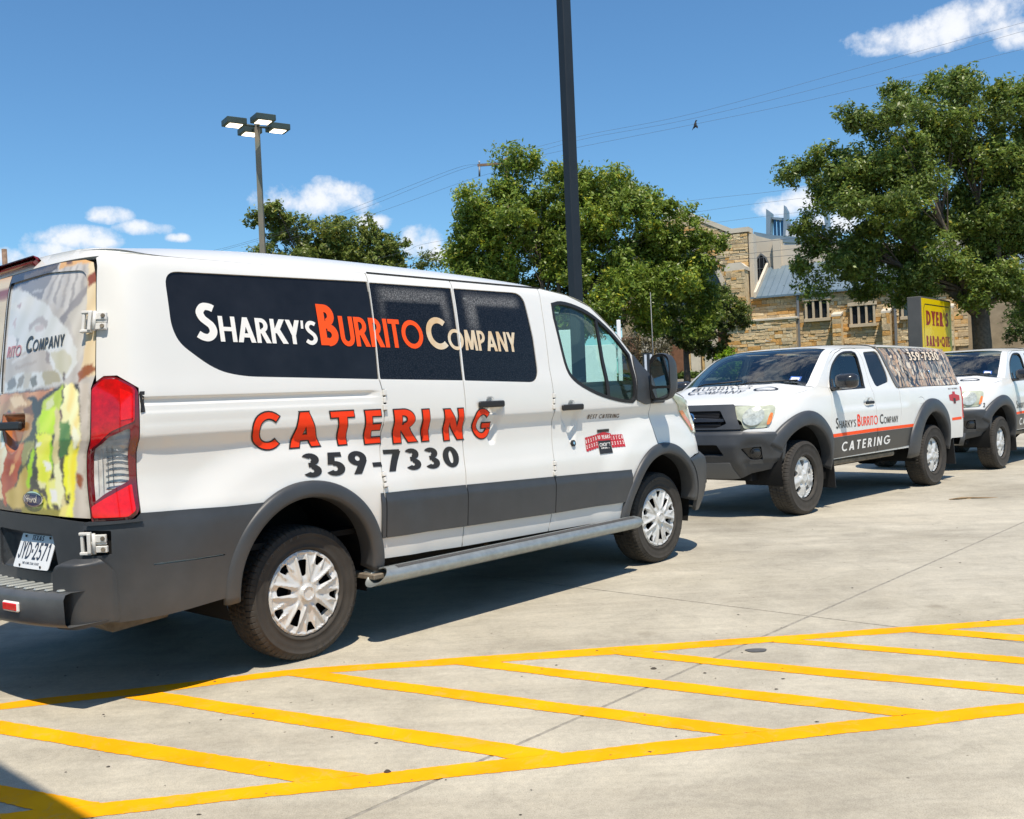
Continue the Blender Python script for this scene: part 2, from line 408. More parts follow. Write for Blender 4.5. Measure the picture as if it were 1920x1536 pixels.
def vfeat(s, z):
    f = 0.0
    e = sst(s, .505, .40)*sst(s, -.90, -.89)
    f = f-.016*e*sst(z, 1.394, 1.378)*(1-sst(z, 1.36, 1.352)*.45)*sst(z, 1.26, 1.30)
    f = f+.008*e*sst(z, 1.335, 1.322)*sst(z, 1.27, 1.30)
    for cx in (-.02, 3.29):
        d = np.hypot((s-cx)*.92, (z-.42))
        f = f+.026*sst(d, .84, .62)*sst(z, 1.19, 1.02)
    f = f-.075*(np.clip((s-2.0)/1.4, 0, 1.1))**2*sst(z, 1.36, 1.6)
    return f
VAN = Body(VPROF, -.72, VRR, 3.4, 3.30, VLF, 3.4, vfeat)
TPROF = [(.36,.86),(.46,.895),(.58,.915),(.80,.925),(1.0,.925),(1.10,.92),(1.20,.905),(1.245,.885),(1.30,.862),(1.5,.80),(1.66,.745),(1.72,.70)]
TRR = [(.3,-.86),(.5,-.93),(.8,-.95),(1.0,-.96),(1.24,-.95),(1.26,-.93),(1.5,-.82),(1.72,-.62)]
TLF = [(.36,3.86),(.48,3.95),(.60,4.03),(.80,4.08),(.90,4.06),(1.0,4.02),(1.12,3.93),(1.18,3.85),(1.25,3.6),(1.7,3.5)]
def tfeat(s, z):
    f = 0.0
    for cx in (0.0, 3.236):
        d = np.hypot((s-cx), (z-.42))
        f = f+.012*sst(d, .88, .60)*sst(z, 1.22, 1.05)
    f = f-.012*sst(z, 1.02, 1.08)*sst(z, .74, .95)*sst(s, .75, .95)*sst(s, 2.65, 2.4)
    return f
TRUCK = Body(TPROF, -.78, TRR, 3.6, 3.05, TLF, 2.9, tfeat)

# ---------------------------------------------------------------- lettering: geometric sans built from bars and arcs
def glyph(ch, w, ww=None):
    """cap height 1; returns (polys as list of point lists, advance).  Each stroke is a polygon."""
    q = w/2; S = []
    def V(x, a=0., b=1.): S.append([(x-q, a), (x+q, a), (x+q, b), (x-q, b)])
    def H(y, a, b): S.append([(a, y-q*.92), (b, y-q*.92), (b, y+q*.92), (a, y+q*.92)])
    def D(x0, y0, x1, y1, k=1.12): S.append([(x0-q*k, y0), (x0+q*k, y0), (x1+q*k, y1), (x1-q*k, y1)])
    def A(cx, cy, rx, ry, a0, a1, n=14):
        o = []; i = []
        for k in range(n+1):
            t = math.radians(a0+(a1-a0)*k/n); c, s = math.cos(t), math.sin(t)
            o.append((cx+rx*c, cy+ry*s)); i.append((cx+(rx-w)*c, cy+(ry-w*.95)*s))
        S.append(o+i[::-1])
    def K(pts, n=5, k=1.0, closed=False):
        P = smooth_line(pts, n, closed); L = []; R = []; N = len(P)
        for i, p in enumerate(P):
            a0 = P[i-1] if (i > 0 or closed) else p; b0 = P[(i+1) % N] if (i < N-1 or closed) else p
            dx, dy = b0[0]-a0[0], b0[1]-a0[1]; m = math.hypot(dx, dy) or 1; dx /= m; dy /= m
            L.append((p[0]-dy*q*k, p[1]+dx*q*k*.95)); R.append((p[0]+dy*q*k, p[1]-dx*q*k*.95))
        S.append(L+R[::-1])
    c = ch.upper(); a = .6
    if c == 'A': D(q*1.1, 0, .36, 1); D(.72-q*1.1, 0, .36, 1); H(.28, .17, .55); a = .72
    elif c == 'B': V(q); A(.22, .73, .27, .27, -90, 90); A(.24, .26, .31, .28, -90, 90); H(1-q*.92, q, .24); H(.5, q, .26); H(q*.92, q, .26); a = .56
    elif c == 'C': A(.5, .5, .5, .51, 48, 312, 20); a = .80
    elif c == 'D': V(q); A(.2, .5, .52, .5, -90, 90, 18); H(1-q*.92, q, .22); H(q*.92, q, .22); a = .73
    elif c == 'E': V(q); H(1-q*.92, q, .46); H(.5, q, .44); H(q*.92, q, .46); a = .48
    elif c == 'F': V(q); H(1-q*.92, q, .45); H(.52, q, .42); a = .46
    elif c == 'G': A(.5, .5, .5, .51, 45, 335, 20); H(.44, .52, .98); a = .98
    elif c == 'H': V(q); V(.66-q); H(.5, q, .66-q); a = .66
    elif c == 'I': V(q); a = w
    elif c == 'J': V(.36-q, .25, 1); A(.14, .24, .22, .25, 180, 360, 10); a = .36
    elif c == 'K': V(q); D(.16+q*.3, .42, .56-q*.5, 1, 1.35); D(.60-q*.2, 0, .26, .62, 1.35); a = .62
    elif c == 'L': V(q); H(q*.92, q, .43); a = .44
    elif c == 'M': D(q*1.05, 0, .17, 1, 1.0); D(.42, .04, .19, 1, 1.05); D(.42, .04, .65, 1, 1.05); D(.84-q*1.05, 0, .67, 1, 1.0); a = .84
    elif c == 'N': V(q); V(.68-q); D(.68-q*1.1, 0, q*1.1, 1, 1.15); a = .68
    elif c == 'O' or c == 'Q':
        A(.5, .5, .5, .51, 0, 360, 30); a = 1.0
        if c == 'Q': D(.86, -.02, .62, .34)
    elif c == 'P': V(q); A(.24, .70, .27, .30, -90, 90); H(1-q*.92, q, .26); H(.40+q*.5, q, .26); a = .52
    elif c == 'R': V(q); A(.24, .71, .27, .29, -90, 90); H(1-q*.92, q, .26); H(.42+q*.5, q, .26); D(.54-q*.6, 0, .27, .48, 1.2); a = .58
    elif c == 'S': K([(.49, .885-q*.25), (.40, 1-q-.0), (.27, 1.01-q), (.10+q*.9, .90-q*.4), (.03+q, .74), (.12+q*.6, .60), (.28, .51), (.42-q*.3, .41), (.53-q, .27), (.47-q*.9, .12+q*.35), (.27, q-.01), (.14, q+.01), (.03, .14+q*.35)]); a = .54
    elif c == 'T': V(.26); H(1-q*.92, 0, .52); a = .52
    elif c == 'U': V(q, .3, 1); V(.58-q, .3, 1); A(.29, .30, .29, .31, 180, 360, 14); a = .58
    elif c == 'V': D(.33, 0, q, 1); D(.33, 0, .66-q, 1); a = .66
    elif c == 'W': D(.25, 0, q, 1); D(.25, 0, .5, 1); D(.75, 0, .5, 1); D(.75, 0, 1-q, 1); a = 1.0
    elif c == 'X': D(q, 0, .6-q, 1); D(.6-q, 0, q, 1); a = .6
    elif c == 'Y': V(.31, 0, .48); D(.31, .38, q*1.1, 1, 1.15); D(.31, .38, .62-q*1.1, 1, 1.15); a = .62
    elif c == 'Z': H(1-q*.92, 0, .56); H(q*.92, 0, .56); D(q*1.4, q, .56-q*1.4, 1-q, 1.5); a = .56
    elif c == '0': A(.29, .5, .29, .51, 0, 360, 24); a = .58
    elif c == '1': V(.24); D(.08, .78, .22, .98); a = .36
    elif c == '2': K([(q*.7, .70), (.06+q*.7, .86), (.16+q*.5, .96-q*.4), (.27, 1.01-q), (.40-q*.3, .94-q*.3), (.50-q*.8, .80), (.49-q*.6, .66), (.40-q*.2, .50), (.12+q*.4, .10+q*.5)]); H(q*.92, 0, .54); a = .55
    elif c == '3': A(.25, .745, .245, .265, -92, 150, 12); A(.25, .27, .27, .28, -150, 92, 12); H(.515, .18, .27); a = .53
    elif c == '4': V(.42, 0, 1); H(.28, 0, .58); D(q*1.2, .3, .40, .98, 1.2); a = .6
    elif c == '5': A(.25, .31, .29, .32, -150, 112, 14); H(1-q*.92, .12, .50); D(.11+q*.4, .48, .17+q*.4, .97, .95); a = .55
    elif c == '6': A(.29, .31, .29, .32, 0, 360, 22); D(.12, .42, .38, 1, 1.1); a = .58
    elif c == '7': H(1-q*.92, 0, .54); D(.16, 0, .46, .92, 1.1); a = .55
    elif c == '8': A(.28, .75, .24, .26, 0, 360, 18); A(.28, .26, .28, .275, 0, 360, 20); a = .56
    elif c == '9': A(.29, .69, .29, .32, 0, 360, 22); D(.20, 0, .46, .58, 1.1); a = .58
    elif c == '-': H(.36, .02, .32); a = .34
    elif c == "'": D(.055, .66, .085, 1, .62); a = .12
    elif c == '.': S.append([(0, 0), (w, 0), (w, w), (0, w)]); a = w
    elif c == '*': S.append([(0, .4), (w*1.3, .4), (w*1.3, .4+w*1.3), (0, .4+w*1.3)]); a = w*1.3
    elif c == ' ': a = .28
    return S, a
def grow(poly, e):
    """offset a polygon outwards by e (mitred)"""
    n = len(poly); A = sum(poly[i][0]*poly[(i+1) % n][1]-poly[(i+1) % n][0]*poly[i][1] for i in range(n)); sg = 1 if A > 0 else -1; out = []
    for i in range(n):
        p = Vector(poly[i]); a = p-Vector(poly[i-1]); b = Vector(poly[(i+1) % n])-p
        if a.length < 1e-9 or b.length < 1e-9: out.append(tuple(p)); continue
        a.normalize(); b.normalize(); na = Vector((a.y, -a.x))*sg; nb = Vector((b.y, -b.x))*sg; m = (na+nb)
        if m.length < .3: m = na
        else: m = m/m.length/max(.45, m.normalized().dot(na))
        out.append((p.x+m.x*e, p.y+m.y*e))
    return out
def words(txt, size, w=.17, gap=.10, cap=None, cw=None, slant=0.0, xs=1.0, pos=None):
    """layout; lower-case letters are drawn as small capitals when cap is given. returns list of glyph poly lists + width"""
    x = 0; out = []
    for i, ch in enumerate(txt):
        small = cap is not None and not ch.isupper() and not (ch.isdigit() or ch in '-*')
        k = size*(cap if small else 1.0); wt = (cw if (cw and not small) else w)
        S, a = glyph(ch, wt)
        if pos: x = pos[i]
        out.append([[((p[0]*xs+p[1]*slant)*k+x, p[1]*k) for p in q] for q in S])
        x += (a*xs+gap)*k
    return out, x-gap*size*(cap if cap else 1)*1.0
def letters(name, pos, glyphs, place, m, parent, h=.03, flip=False, label=None, expand=0.0, depth=0.0):
    """place: (x, y) text coords -> (u, v) surface coords; one mesh for the word"""
    V = []; F = []; N = []
    for polys in glyphs:
        if not polys: continue
        pp = [grow(p, expand) if expand else p for p in polys]
        if h < 90: pp = [resample(p, h) for p in pp]
        P, T = tri2d(pp, [], h, grid=h < 90)
        if not len(T): continue
        u, v = place(P[:, 0], P[:, 1]); X = pos(u, v); e = .003
        n = np.cross(pos(u+e, v)-pos(u-e, v), pos(u, v+e)-pos(u, v-e)); n = n/np.maximum(np.linalg.norm(n, axis=1), 1e-12)[:, None]
        if flip: n = -n
        t0 = np.cross(X[T[:, 1]]-X[T[:, 0]], X[T[:, 2]]-X[T[:, 0]]); s = (t0*n[T[:, 0]]).sum(1) < 0
        T = T.copy(); T[s] = T[s][:, ::-1]
        b = len(V); V += X.tolist(); N += n.tolist(); F += (T+b).tolist()
    return mk(name, V, F, m, parent, smooth=True, label=label, normals=N)
# ================================================================ GROUND
def concrete_mat():
    m = bpy.data.materials.new('concrete'); m.use_nodes = True; nt = m.node_tree; n = nt.nodes; l = nt.links; p = n['Principled BSDF']
    geo = n.new('ShaderNodeNewGeometry')
    def noise(sc, det, ro=.6, dist=0.0, vec=None):
        z = n.new('ShaderNodeTexNoise'); z.inputs['Scale'].default_value = sc; z.inputs['Detail'].default_value = det; z.inputs['Roughness'].default_value = ro; z.inputs['Distortion'].default_value = dist
        l.new(vec or geo.outputs['Position'], z.inputs['Vector']); return z.outputs['Fac']
    def ramp(f, stops):
        r = n.new('ShaderNodeValToRGB'); e = r.color_ramp.elements
        while len(e) < len(stops): e.new(.5)
        for q, (pos, c) in zip(e, stops): q.position = pos; q.color = (*c, 1) if len(c) == 3 else c
        l.new(f, r.inputs['Fac']); return r.outputs[0]
    def mix(a, b, f, mode='MULTIPLY'):
        x = n.new('ShaderNodeMix'); x.data_type = 'RGBA'; x.blend_type = mode
        if isinstance(f, float): x.inputs['Factor'].default_value = f
        else: l.new(f, x.inputs['Factor'])
        l.new(a, x.inputs['A']); 
        if isinstance(b, tuple): x.inputs['B'].default_value = (*b, 1)
        else: l.new(b, x.inputs['B'])
        return x.outputs['Result']
    base = ramp(noise(.8, 8, .62, .4), [(.28, (.375, .347, .280)), (.50, (.470, .437, .355)), (.74, (.550, .512, .418))])
    patchy = ramp(noise(3.4, 7, .7, 1.5), [(.30, (.84, .84, .84)), (.52, (1, 1, 1)), (.78, (1.1, 1.09, 1.07))])
    c = mix(base, patchy, 1.0)
    mp = n.new('ShaderNodeMapping'); mp.inputs['Rotation'].default_value = (0, 0, -.84); mp.inputs['Scale'].default_value = (1.3, 14, 1); l.new(geo.outputs['Position'], mp.inputs['Vector'])
    c = mix(c, ramp(noise(1.6, 5, .6, .3, mp.outputs[0]), [(.3, (.93, .93, .93)), (.7, (1.05, 1.05, 1.05))]), 1.0)
    c = mix(c, ramp(noise(210, 3, .7), [(.28, (.62, .61, .60)), (.5, (1, 1, 1)), (.74, (1.22, 1.21, 1.19))]), 1.0)
    c = mix(c, ramp(noise(38, 5, .75), [(.30, (.86, .86, .86)), (.6, (1.04, 1.04, 1.04))]), 1.0)
    c = mix(c, ramp(noise(.33, 6, .7, .8), [(.36, (.80, .79, .77)), (.55, (1, 1, 1)), (.75, (1.08, 1.07, 1.05))]), 1.0)
    mp2 = n.new('ShaderNodeMapping'); mp2.inputs['Rotation'].default_value = (0, 0, -.84); mp2.inputs['Scale'].default_value = (.10, 1.9, 1); l.new(geo.outputs['Position'], mp2.inputs['Vector'])
    c = mix(c, ramp(noise(1.5, 4, .55, .6, mp2.outputs[0]), [(.38, (.935, .93, .925)), (.50, (1, 1, 1)), (.66, (1.03, 1.03, 1.025))]), 1.0)
    # oil drips, dark specks, pale scuffs
    v = n.new('ShaderNodeTexVoronoi'); v.inputs['Scale'].default_value = 5.2; v.inputs['Randomness'].default_value = 1; l.new(geo.outputs['Position'], v.inputs['Vector'])
    c = mix(c, ramp(v.outputs['Distance'], [(.022, (.20, .18, .16)), (.038, (1, 1, 1))]), .85)
    v2 = n.new('ShaderNodeTexVoronoi'); v2.inputs['Scale'].default_value = 1.1; l.new(geo.outputs['Position'], v2.inputs['Vector'])
    c = mix(c, ramp(v2.outputs['Distance'], [(.02, (.55, .52, .48)), (.09, (1, 1, 1))]), .55)
    c = mix(c, (.62, .60, .55), ramp(noise(6.5, 8, .8, 2.2), [(.66, (0, 0, 0)), (.80, (.55, .55, .55))]), 'MIX')
    l.new(c, p.inputs['Base Color']); p.inputs['Roughness'].default_value = .78; p.inputs['Specular IOR Level'].default_value = .35
    b = n.new('ShaderNodeBump'); b.inputs['Strength'].default_value = .35; b.inputs['Distance'].default_value = .004; l.new(noise(150, 6, .75), b.inputs['Height']); l.new(b.outputs[0], p.inputs['Normal'])
    return m
concrete = concrete_mat()
joint_m = mat('joint_filler', (.27, .25, .21), rough=.9, var=.3, vscale=20)
asphalt = mat('asphalt', (.075, .073, .070), rough=.9, var=.2, vscale=.8, bump=.4, bscale=60)
def paint_mat():
    m = mat('yellow_road_paint', (.88, .350, .002), rough=.85, spec=.1, var2=(.93, .42, .003), var=.10, vscale=2.6, bump=.25, bscale=140, dist=.003)
    nt = m.node_tree; n = nt.nodes; l = nt.links; p = n['Principled BSDF']; src = p.inputs['Base Color'].links[0].from_socket
    geo = n.new('ShaderNodeNewGeometry'); z = n.new('ShaderNodeTexNoise'); z.inputs['Scale'].default_value = 7; z.inputs['Detail'].default_value = 9; z.inputs['Roughness'].default_value = .8; z.inputs['Distortion'].default_value = 1.2; l.new(geo.outputs['Position'], z.inputs['Vector'])
    r = n.new('ShaderNodeValToRGB'); r.color_ramp.elements[0].position = .52; r.color_ramp.elements[0].color = (0, 0, 0, 1); r.color_ramp.elements[1].position = .80; r.color_ramp.elements[1].color = (.75, .75, .75, 1); l.new(z.outputs['Fac'], r.inputs[0])
    x = n.new('ShaderNodeMix'); x.data_type = 'RGBA'; l.new(r.outputs[0], x.inputs['Factor']); l.new(src, x.inputs['A']); x.inputs['B'].default_value = (.50, .33, .14, 1)
    v = n.new('ShaderNodeTexVoronoi'); v.inputs['Scale'].default_value = 5.2; l.new(geo.outputs['Position'], v.inputs['Vector'])
    r2 = n.new('ShaderNodeValToRGB'); r2.color_ramp.elements[0].position = .028; r2.color_ramp.elements[0].color = (.2, .15, .1, 1); r2.color_ramp.elements[1].position = .045; r2.color_ramp.elements[1].color = (1, 1, 1, 1); l.new(v.outputs['Distance'], r2.inputs[0])
    y = n.new('ShaderNodeMix'); y.data_type = 'RGBA'; y.blend_type = 'MULTIPLY'; y.inputs['Factor'].default_value = .9; l.new(x.outputs['Result'], y.inputs['A']); l.new(r2.outputs[0], y.inputs['B'])
    l.new(y.outputs['Result'], p.inputs['Base Color'])
    for k in n:
        if k.type == 'TEX_NOISE' and k.inputs['Scale'].default_value == 2.6: l.new(geo.outputs['Position'], k.inputs['Vector'])
    return m
yellow = paint_mat()
# parking lot: slabs laid square to the van, 9 m apart, joints 14 mm
VA = .8355; vc, vs = math.cos(VA), math.sin(VA)
lot = empty('parking_lot', (0, 0, 0), 0, 'pale concrete parking lot in big slabs with saw joints', None, None, 'structure')
g = G(); g.add([(-40, -25, -.002), (60, -25, -.002), (60, 29, -.002), (-40, 29, -.002)], [(0, 1, 2, 3)]); g.build('joint_filler', joint_m, lot)
def v2w(x, y): return (-1.82+x*vc-y*vs, 5.7097+x*vs+y*vc)
def clip_poly(P, y1):
    out = []
    for i in range(len(P)):
        a, b = P[i], P[(i+1) % len(P)]
        if a[1] <= y1: out.append(a)
        if (a[1] <= y1) != (b[1] <= y1):
            t = (y1-a[1])/(b[1]-a[1]); out.append((a[0]+(b[0]-a[0])*t, y1))
    return out
for i in range(-4, 6):
    for j in range(-5, 4):
        x0, y0 = 2.2+9*i, -2.68+9*j; q = .009
        P = [v2w(x0+q, y0+q), v2w(x0+9-q, y0+q), v2w(x0+9-q, y0+9-q), v2w(x0+q, y0+9-q)]
        cx = sum(p[0] for p in P)/4; cy = sum(p[1] for p in P)/4
        if cx < -30 or cx > 48 or cy < -20 or cy > 38: continue
        P = clip_poly(P, 29.0)
        if len(P) < 3: continue
        g = G(); g.prism([(x, y, -.10) for x, y in P], (0, 0, .10)); g.build('concrete_slab', concrete, lot)
# terrain beyond: street and lawn rising towards the church
def tz(y): return float(Curve([(29, 0), (38, .45), (46, 1.25), (58, 2.05), (75, 2.5), (200, 2.6)])(y))
ys = [28.9, 32, 36, 40, 44, 48, 52, 56, 60, 66, 75, 120, 400, 3000]
grass_m = mat('lawn', (.06, .10, .022), rough=.9, var2=(.12, .14, .035), var=.3, vscale=1.3, bump=.5, bscale=30, coord='Object')
g = G(); v = []
for y in ys: v += [(-3000 if y > 300 else -200, y, tz(y)-.02), (3000 if y > 300 else 200, y, tz(y)-.02)]
g.add(v, [(2*i, 2*i+1, 2*i+3, 2*i+2) for i in range(len(ys)-1)])
g.add([(-3000, -3000, -.16), (3000, -3000, -.16), (3000, 29, -.16), (-3000, 29, -.16)], [(0, 1, 2, 3)], m=1)
g.build('ground', [grass_m, asphalt], None, 'lawn rising gently behind the parking lot', 'structure')
road_y = [38, 40, 42, 44, 46, 48, 50, 52, 54]
g = G(); v = []
for y in road_y: v += [(-150, y, tz(y)+.0), (150, y, tz(y)+.0)]
g.add(v, [(2*i, 2*i+1, 2*i+3, 2*i+2) for i in range(len(road_y)-1)]); g.build('road', asphalt, None, 'dark asphalt street between the lot and the church', 'structure')
g = G(); v = []
for y in (53.98, 54.25): v += [(-150, y, tz(54)+.13), (150, y, tz(54)+.13)]
g.add(v+[(-150, 53.98, tz(54)-.1), (150, 53.98, tz(54)-.1)], [(0, 1, 3, 2), (4, 5, 1, 0)]); g.build('road_kerb', concrete, None, 'pale kerb along the far side of the street', 'structure')
g = G(); v = []
for y in (46.0, 46.35): v += [(-150, y, tz(y)+.006), (150, y, tz(y)+.006)]
g.add(v, [(0, 1, 3, 2)]); g.build('gutter_line', concrete, None, 'pale strip running along the street', 'structure')

# painted hatching
ST = {
'top': ([(-2.433, 4.508), (-2.264, 4.569), (-1.757, 4.695), (-1.45, 4.793), (-1.157, 4.88), (-0.623, 4.938), (-0.054, 4.998), (0.444, 5.045), (1.184, 5.115), (1.495, 5.140), (1.943, 5.194), (2.729, 5.278), (3.6, 5.36)], [(-2.385, 4.417), (-2.044, 4.500), (-1.721, 4.590), (-1.184, 4.765), (-0.899, 4.802), (-0.531, 4.831), (-0.054, 4.863), (0.432, 4.905), (0.635, 4.922), (1.185, 5.002), (1.449, 5.030), (1.946, 5.085), (2.663, 5.153), (3.6, 5.24)]),
'bot': ([(-2.4, 3.14), (-1.779, 3.240), (-1.432, 3.300), (-0.78, 3.415), (-0.576, 3.450), (-0.055, 3.545), (0.133, 3.580), (0.758, 3.693), (0.95, 3.728), (1.451, 3.822), (1.639, 3.852), (2.009, 3.91), (3.4, 4.12)], [(-2.4, 2.99), (-1.705, 3.122), (-1.454, 3.177), (-1.113, 3.250), (-0.579, 3.335), (-0.055, 3.424), (0.184, 3.469), (0.733, 3.562), (0.935, 3.603), (1.603, 3.721), (1.944, 3.782), (3.4, 4.00)]),
'd0': ([(-2.3, 3.70), (-1.905, 3.503), (-1.451, 3.294)], [(-2.2, 3.52), (-1.824, 3.348), (-1.659, 3.258)]),
'd1': ([(-2.9, 4.58), (-2.298, 4.252), (-1.274, 3.757), (-0.576, 3.448)], [(-2.8, 4.40), (-2.207, 4.077), (-1.269, 3.62), (-0.796, 3.405)]),
'd2': ([(-1.716, 4.582), (-0.746, 4.057), (-0.096, 3.71), (0.132, 3.58)], [(-1.88, 4.53), (-1.101, 4.110), (-0.383, 3.720), (-0.055, 3.535)]),
'd3': ([(-0.992, 4.807), (-0.054, 4.28), (0.492, 3.979), (0.968, 3.72)], [(-1.155, 4.771), (-0.055, 4.142), (0.375, 3.905), (0.756, 3.687)]),
'd4': ([(-0.175, 4.882), (0.625, 4.428), (1.189, 4.109), (1.639, 3.849)], [(-0.349, 4.855), (-0.054, 4.680), (0.756, 4.211), (1.449, 3.822)]),
'd5': ([(0.633, 4.928), (1.211, 4.605), (2.129, 4.110), (2.9, 3.70)], [(0.46, 4.910), (1.07, 4.545), (1.69, 4.215), (2.088, 4.000), (2.8, 3.60)]),
'd6': ([(1.433, 5.033), (2.342, 4.541), (3.2, 4.06)], [(1.271, 5.015), (1.869, 4.682), (2.297, 4.430), (3.1, 3.98)]),
'd7': ([(2.221, 5.120), (2.551, 4.94), (3.6, 4.36)], [(2.03, 5.09), (2.499, 4.815), (3.5, 4.25)]),
}
mark = empty('hatched_marking', (0, 0, 0), 0, 'yellow hatched no-parking marking painted on the concrete', None, None, 'structure')
random.seed(11)
for k, (name, (a, b)) in enumerate(ST.items()):
    z = .0014 if k < 2 else .0022
    if k >= 2:   # diagonals stop just inside the border lines
        pass
    P = smooth_line(a, 10)+smooth_line(b, 10)[::-1]
    P = resample(P, .018); P = [(x+random.uniform(-.003, .003)+.003*math.sin(i*.21), y+random.uniform(-.003, .003)+.003*math.sin(i*.13+1)) for i, (x, y) in enumerate(P)]
    if k == 1: z = .0018
    drape('painted_stripe', lambda u, v, z=z: np.stack([u, v, np.full(np.shape(u), z)], -1), [P], [], yellow, mark, h=.12, depth=.0, smooth=False)
# small litter
pebble_m = mat('debris', (.06, .05, .04), rough=.9, var=.4, vscale=60)
random.seed(5); g = G()
for k in range(230):
    x = random.uniform(-3, 5); y = random.uniform(2.2, 9); r = random.choice((.003, .004, .004, .005, .008)); n = 5
    if k % 3 == 0: x, y = random.uniform(-2.2, 2.5), random.uniform(2.6, 5)
    c = Vector((x, y, .002)); v = [c+Vector((r*math.cos(t)*random.uniform(.6, 1.6), r*math.sin(t)*random.uniform(.5, 1.1), 0)) for t in np.linspace(0, 2*math.pi, n, endpoint=False)]
    g.add(v+[c+Vector((0, 0, r*.35))], [(i, (i+1) % n, n) for i in range(n)])
g.build('gravel_specks', pebble_m, None, 'dark specks of grit scattered over the concrete', 'stuff')
def stone_lump(name, x, y, r, h, label, col, cat='pebble'):
    g = G(); n = 9; v = []
    for k, (s, zz) in enumerate(((1, 0), (.9, .5), (.5, 1))):
        v += [(x+r*s*math.cos(2*math.pi*i/n)*random.uniform(.85, 1.1)*1.3, y+r*s*math.sin(2*math.pi*i/n)*random.uniform(.8, 1.1), h*zz) for i in range(n)]
    g.add(v, [(k*n+i, k*n+(i+1) % n, (k+1)*n+(i+1) % n, (k+1)*n+i) for k in range(2) for i in range(n)]+[tuple(2*n+i for i in range(n))])
    return tag(g.build(name, col, None), label, cat)
stone_lump('pebble', -.50, 3.462, .011, .010, 'small brown pebble lying beside the lower yellow line', pebble_m)
stone_lump('pebble', .62, 4.62, .012, .007, 'flat dark crumb on the concrete near the joint between two stripes', pebble_m)
leaf_m = mat('dry_leaf', (.32, .22, .12), rough=.8, var=.3, vscale=30)
g = G(); P = [(4.72, 10.62), (4.80, 10.60), (4.95, 10.64), (5.12, 10.62), (5.28, 10.67), (5.30, 10.70), (5.1, 10.67), (4.9, 10.69)]
g.prism([(x, y, .003+.012*math.sin(i)) for i, (x, y) in enumerate(P)], (0, 0, .008)); tag(g.build('fallen_bark', leaf_m, None), 'curled strip of tan bark lying on the concrete in front of the pickups', 'bark')
stain_m = mat('oil_stain', (.10, .095, .085), rough=.45, var=.2, vscale=30)
drape('oil_stain', lambda u, v: np.stack([u, v, np.full(np.shape(u), .0035)], -1), [[(1.170+.052*math.cos(t)*(1+.12*math.sin(3*t)), 4.862+.040*math.sin(t)*(1+.15*math.cos(2*t))) for t in np.linspace(0, 2*math.pi, 30, endpoint=False)]], [], stain_m, None, h=.05, depth=0, smooth=False, label='small dark oil stain beside the joint', kind='structure')

# planting bed behind the van's tail
bed_m = mat('mulch', (.09, .06, .04), rough=.95, var2=(.22, .15, .10), var=.4, vscale=18, bump=1.0, bscale=40, dist=.03)
g = G(); a = Vector((-3.16, 6.62, 0)); b = Vector((-7.5, 2.5, 0)); d = (b-a).normalized(); nrm = Vector((d.y, -d.x, 0))
if nrm.y < 0: nrm = -nrm
# kerb runs up-left behind the van
a = Vector((-2.9, 6.95, 0)); b = Vector((-7.2, 2.3, 0)); d = (b-a).normalized(); nrm = Vector((d.y, -d.x, 0)); nrm = nrm if nrm.x < 0 else -nrm
kerb = G(); kerb.prism([a, a+nrm*.15, a+nrm*.15+Vector((0, 0, .02)), a+Vector((0, 0, .02))], b-a); 
kerb.v = [(x, y, z+(.10 if z > .01 else 0)) for x, y, z in kerb.v]
tag(kerb.build('planter_kerb', mat('kerb_concrete', (.22, .20, .17), rough=.9, var=.3, vscale=6), None, 'low concrete kerb behind the tail of the van', 'structure'))
g = G(); g.add([a+nrm*.15+Vector((0, 0, .07)), b+nrm*.15+Vector((0, 0, .07)), b+nrm*6+Vector((0, 0, .07)), a+nrm*6+Vector((0, 0, .07))], [(0, 1, 2, 3)]); g.build('planting_bed', bed_m, None, 'brown mulch bed beyond the kerb', 'structure')

# unseen canopy, added to cast the shadow in the lower left corner
black_post = mat('dark_post', (.03, .03, .03), rough=.7); stucco = mat('stucco', (.42, .36, .28), rough=.9, var=.1, vscale=4)
sh = empty('shadow_canopy', (0, 0, 0), 0, 'unseen flat-roofed canopy added to cast the shadow in the lower left corner', 'canopy')
H = 3.9; off_ = Vector((.081*H, -.478*H, H)); e0 = Vector((-1.461-.045, 3.151-.045, 0))+off_; dd = Vector((-.535, .50, 0)).normalized(); nn_ = Vector((-dd.y, dd.x, 0)); nn_ = nn_ if nn_.x < 0 and nn_.y < 0 else -nn_
g = G(); g.prism([e0+dd*-7, e0+dd*3.4, e0+dd*3.4+nn_*5, e0+dd*-7+nn_*5], (0, 0, .35)); g.build('roof_slab', stucco, sh)
for t, q in ((3.2, .3), (-6.6, .3), (3.2, 4.7), (-6.6, 4.7)):
    g = G(); c = e0+dd*t+nn_*q; g.box((c.x, c.y, H/2), (.3, .3, H), bev=.02); g.build('post', black_post, sh)

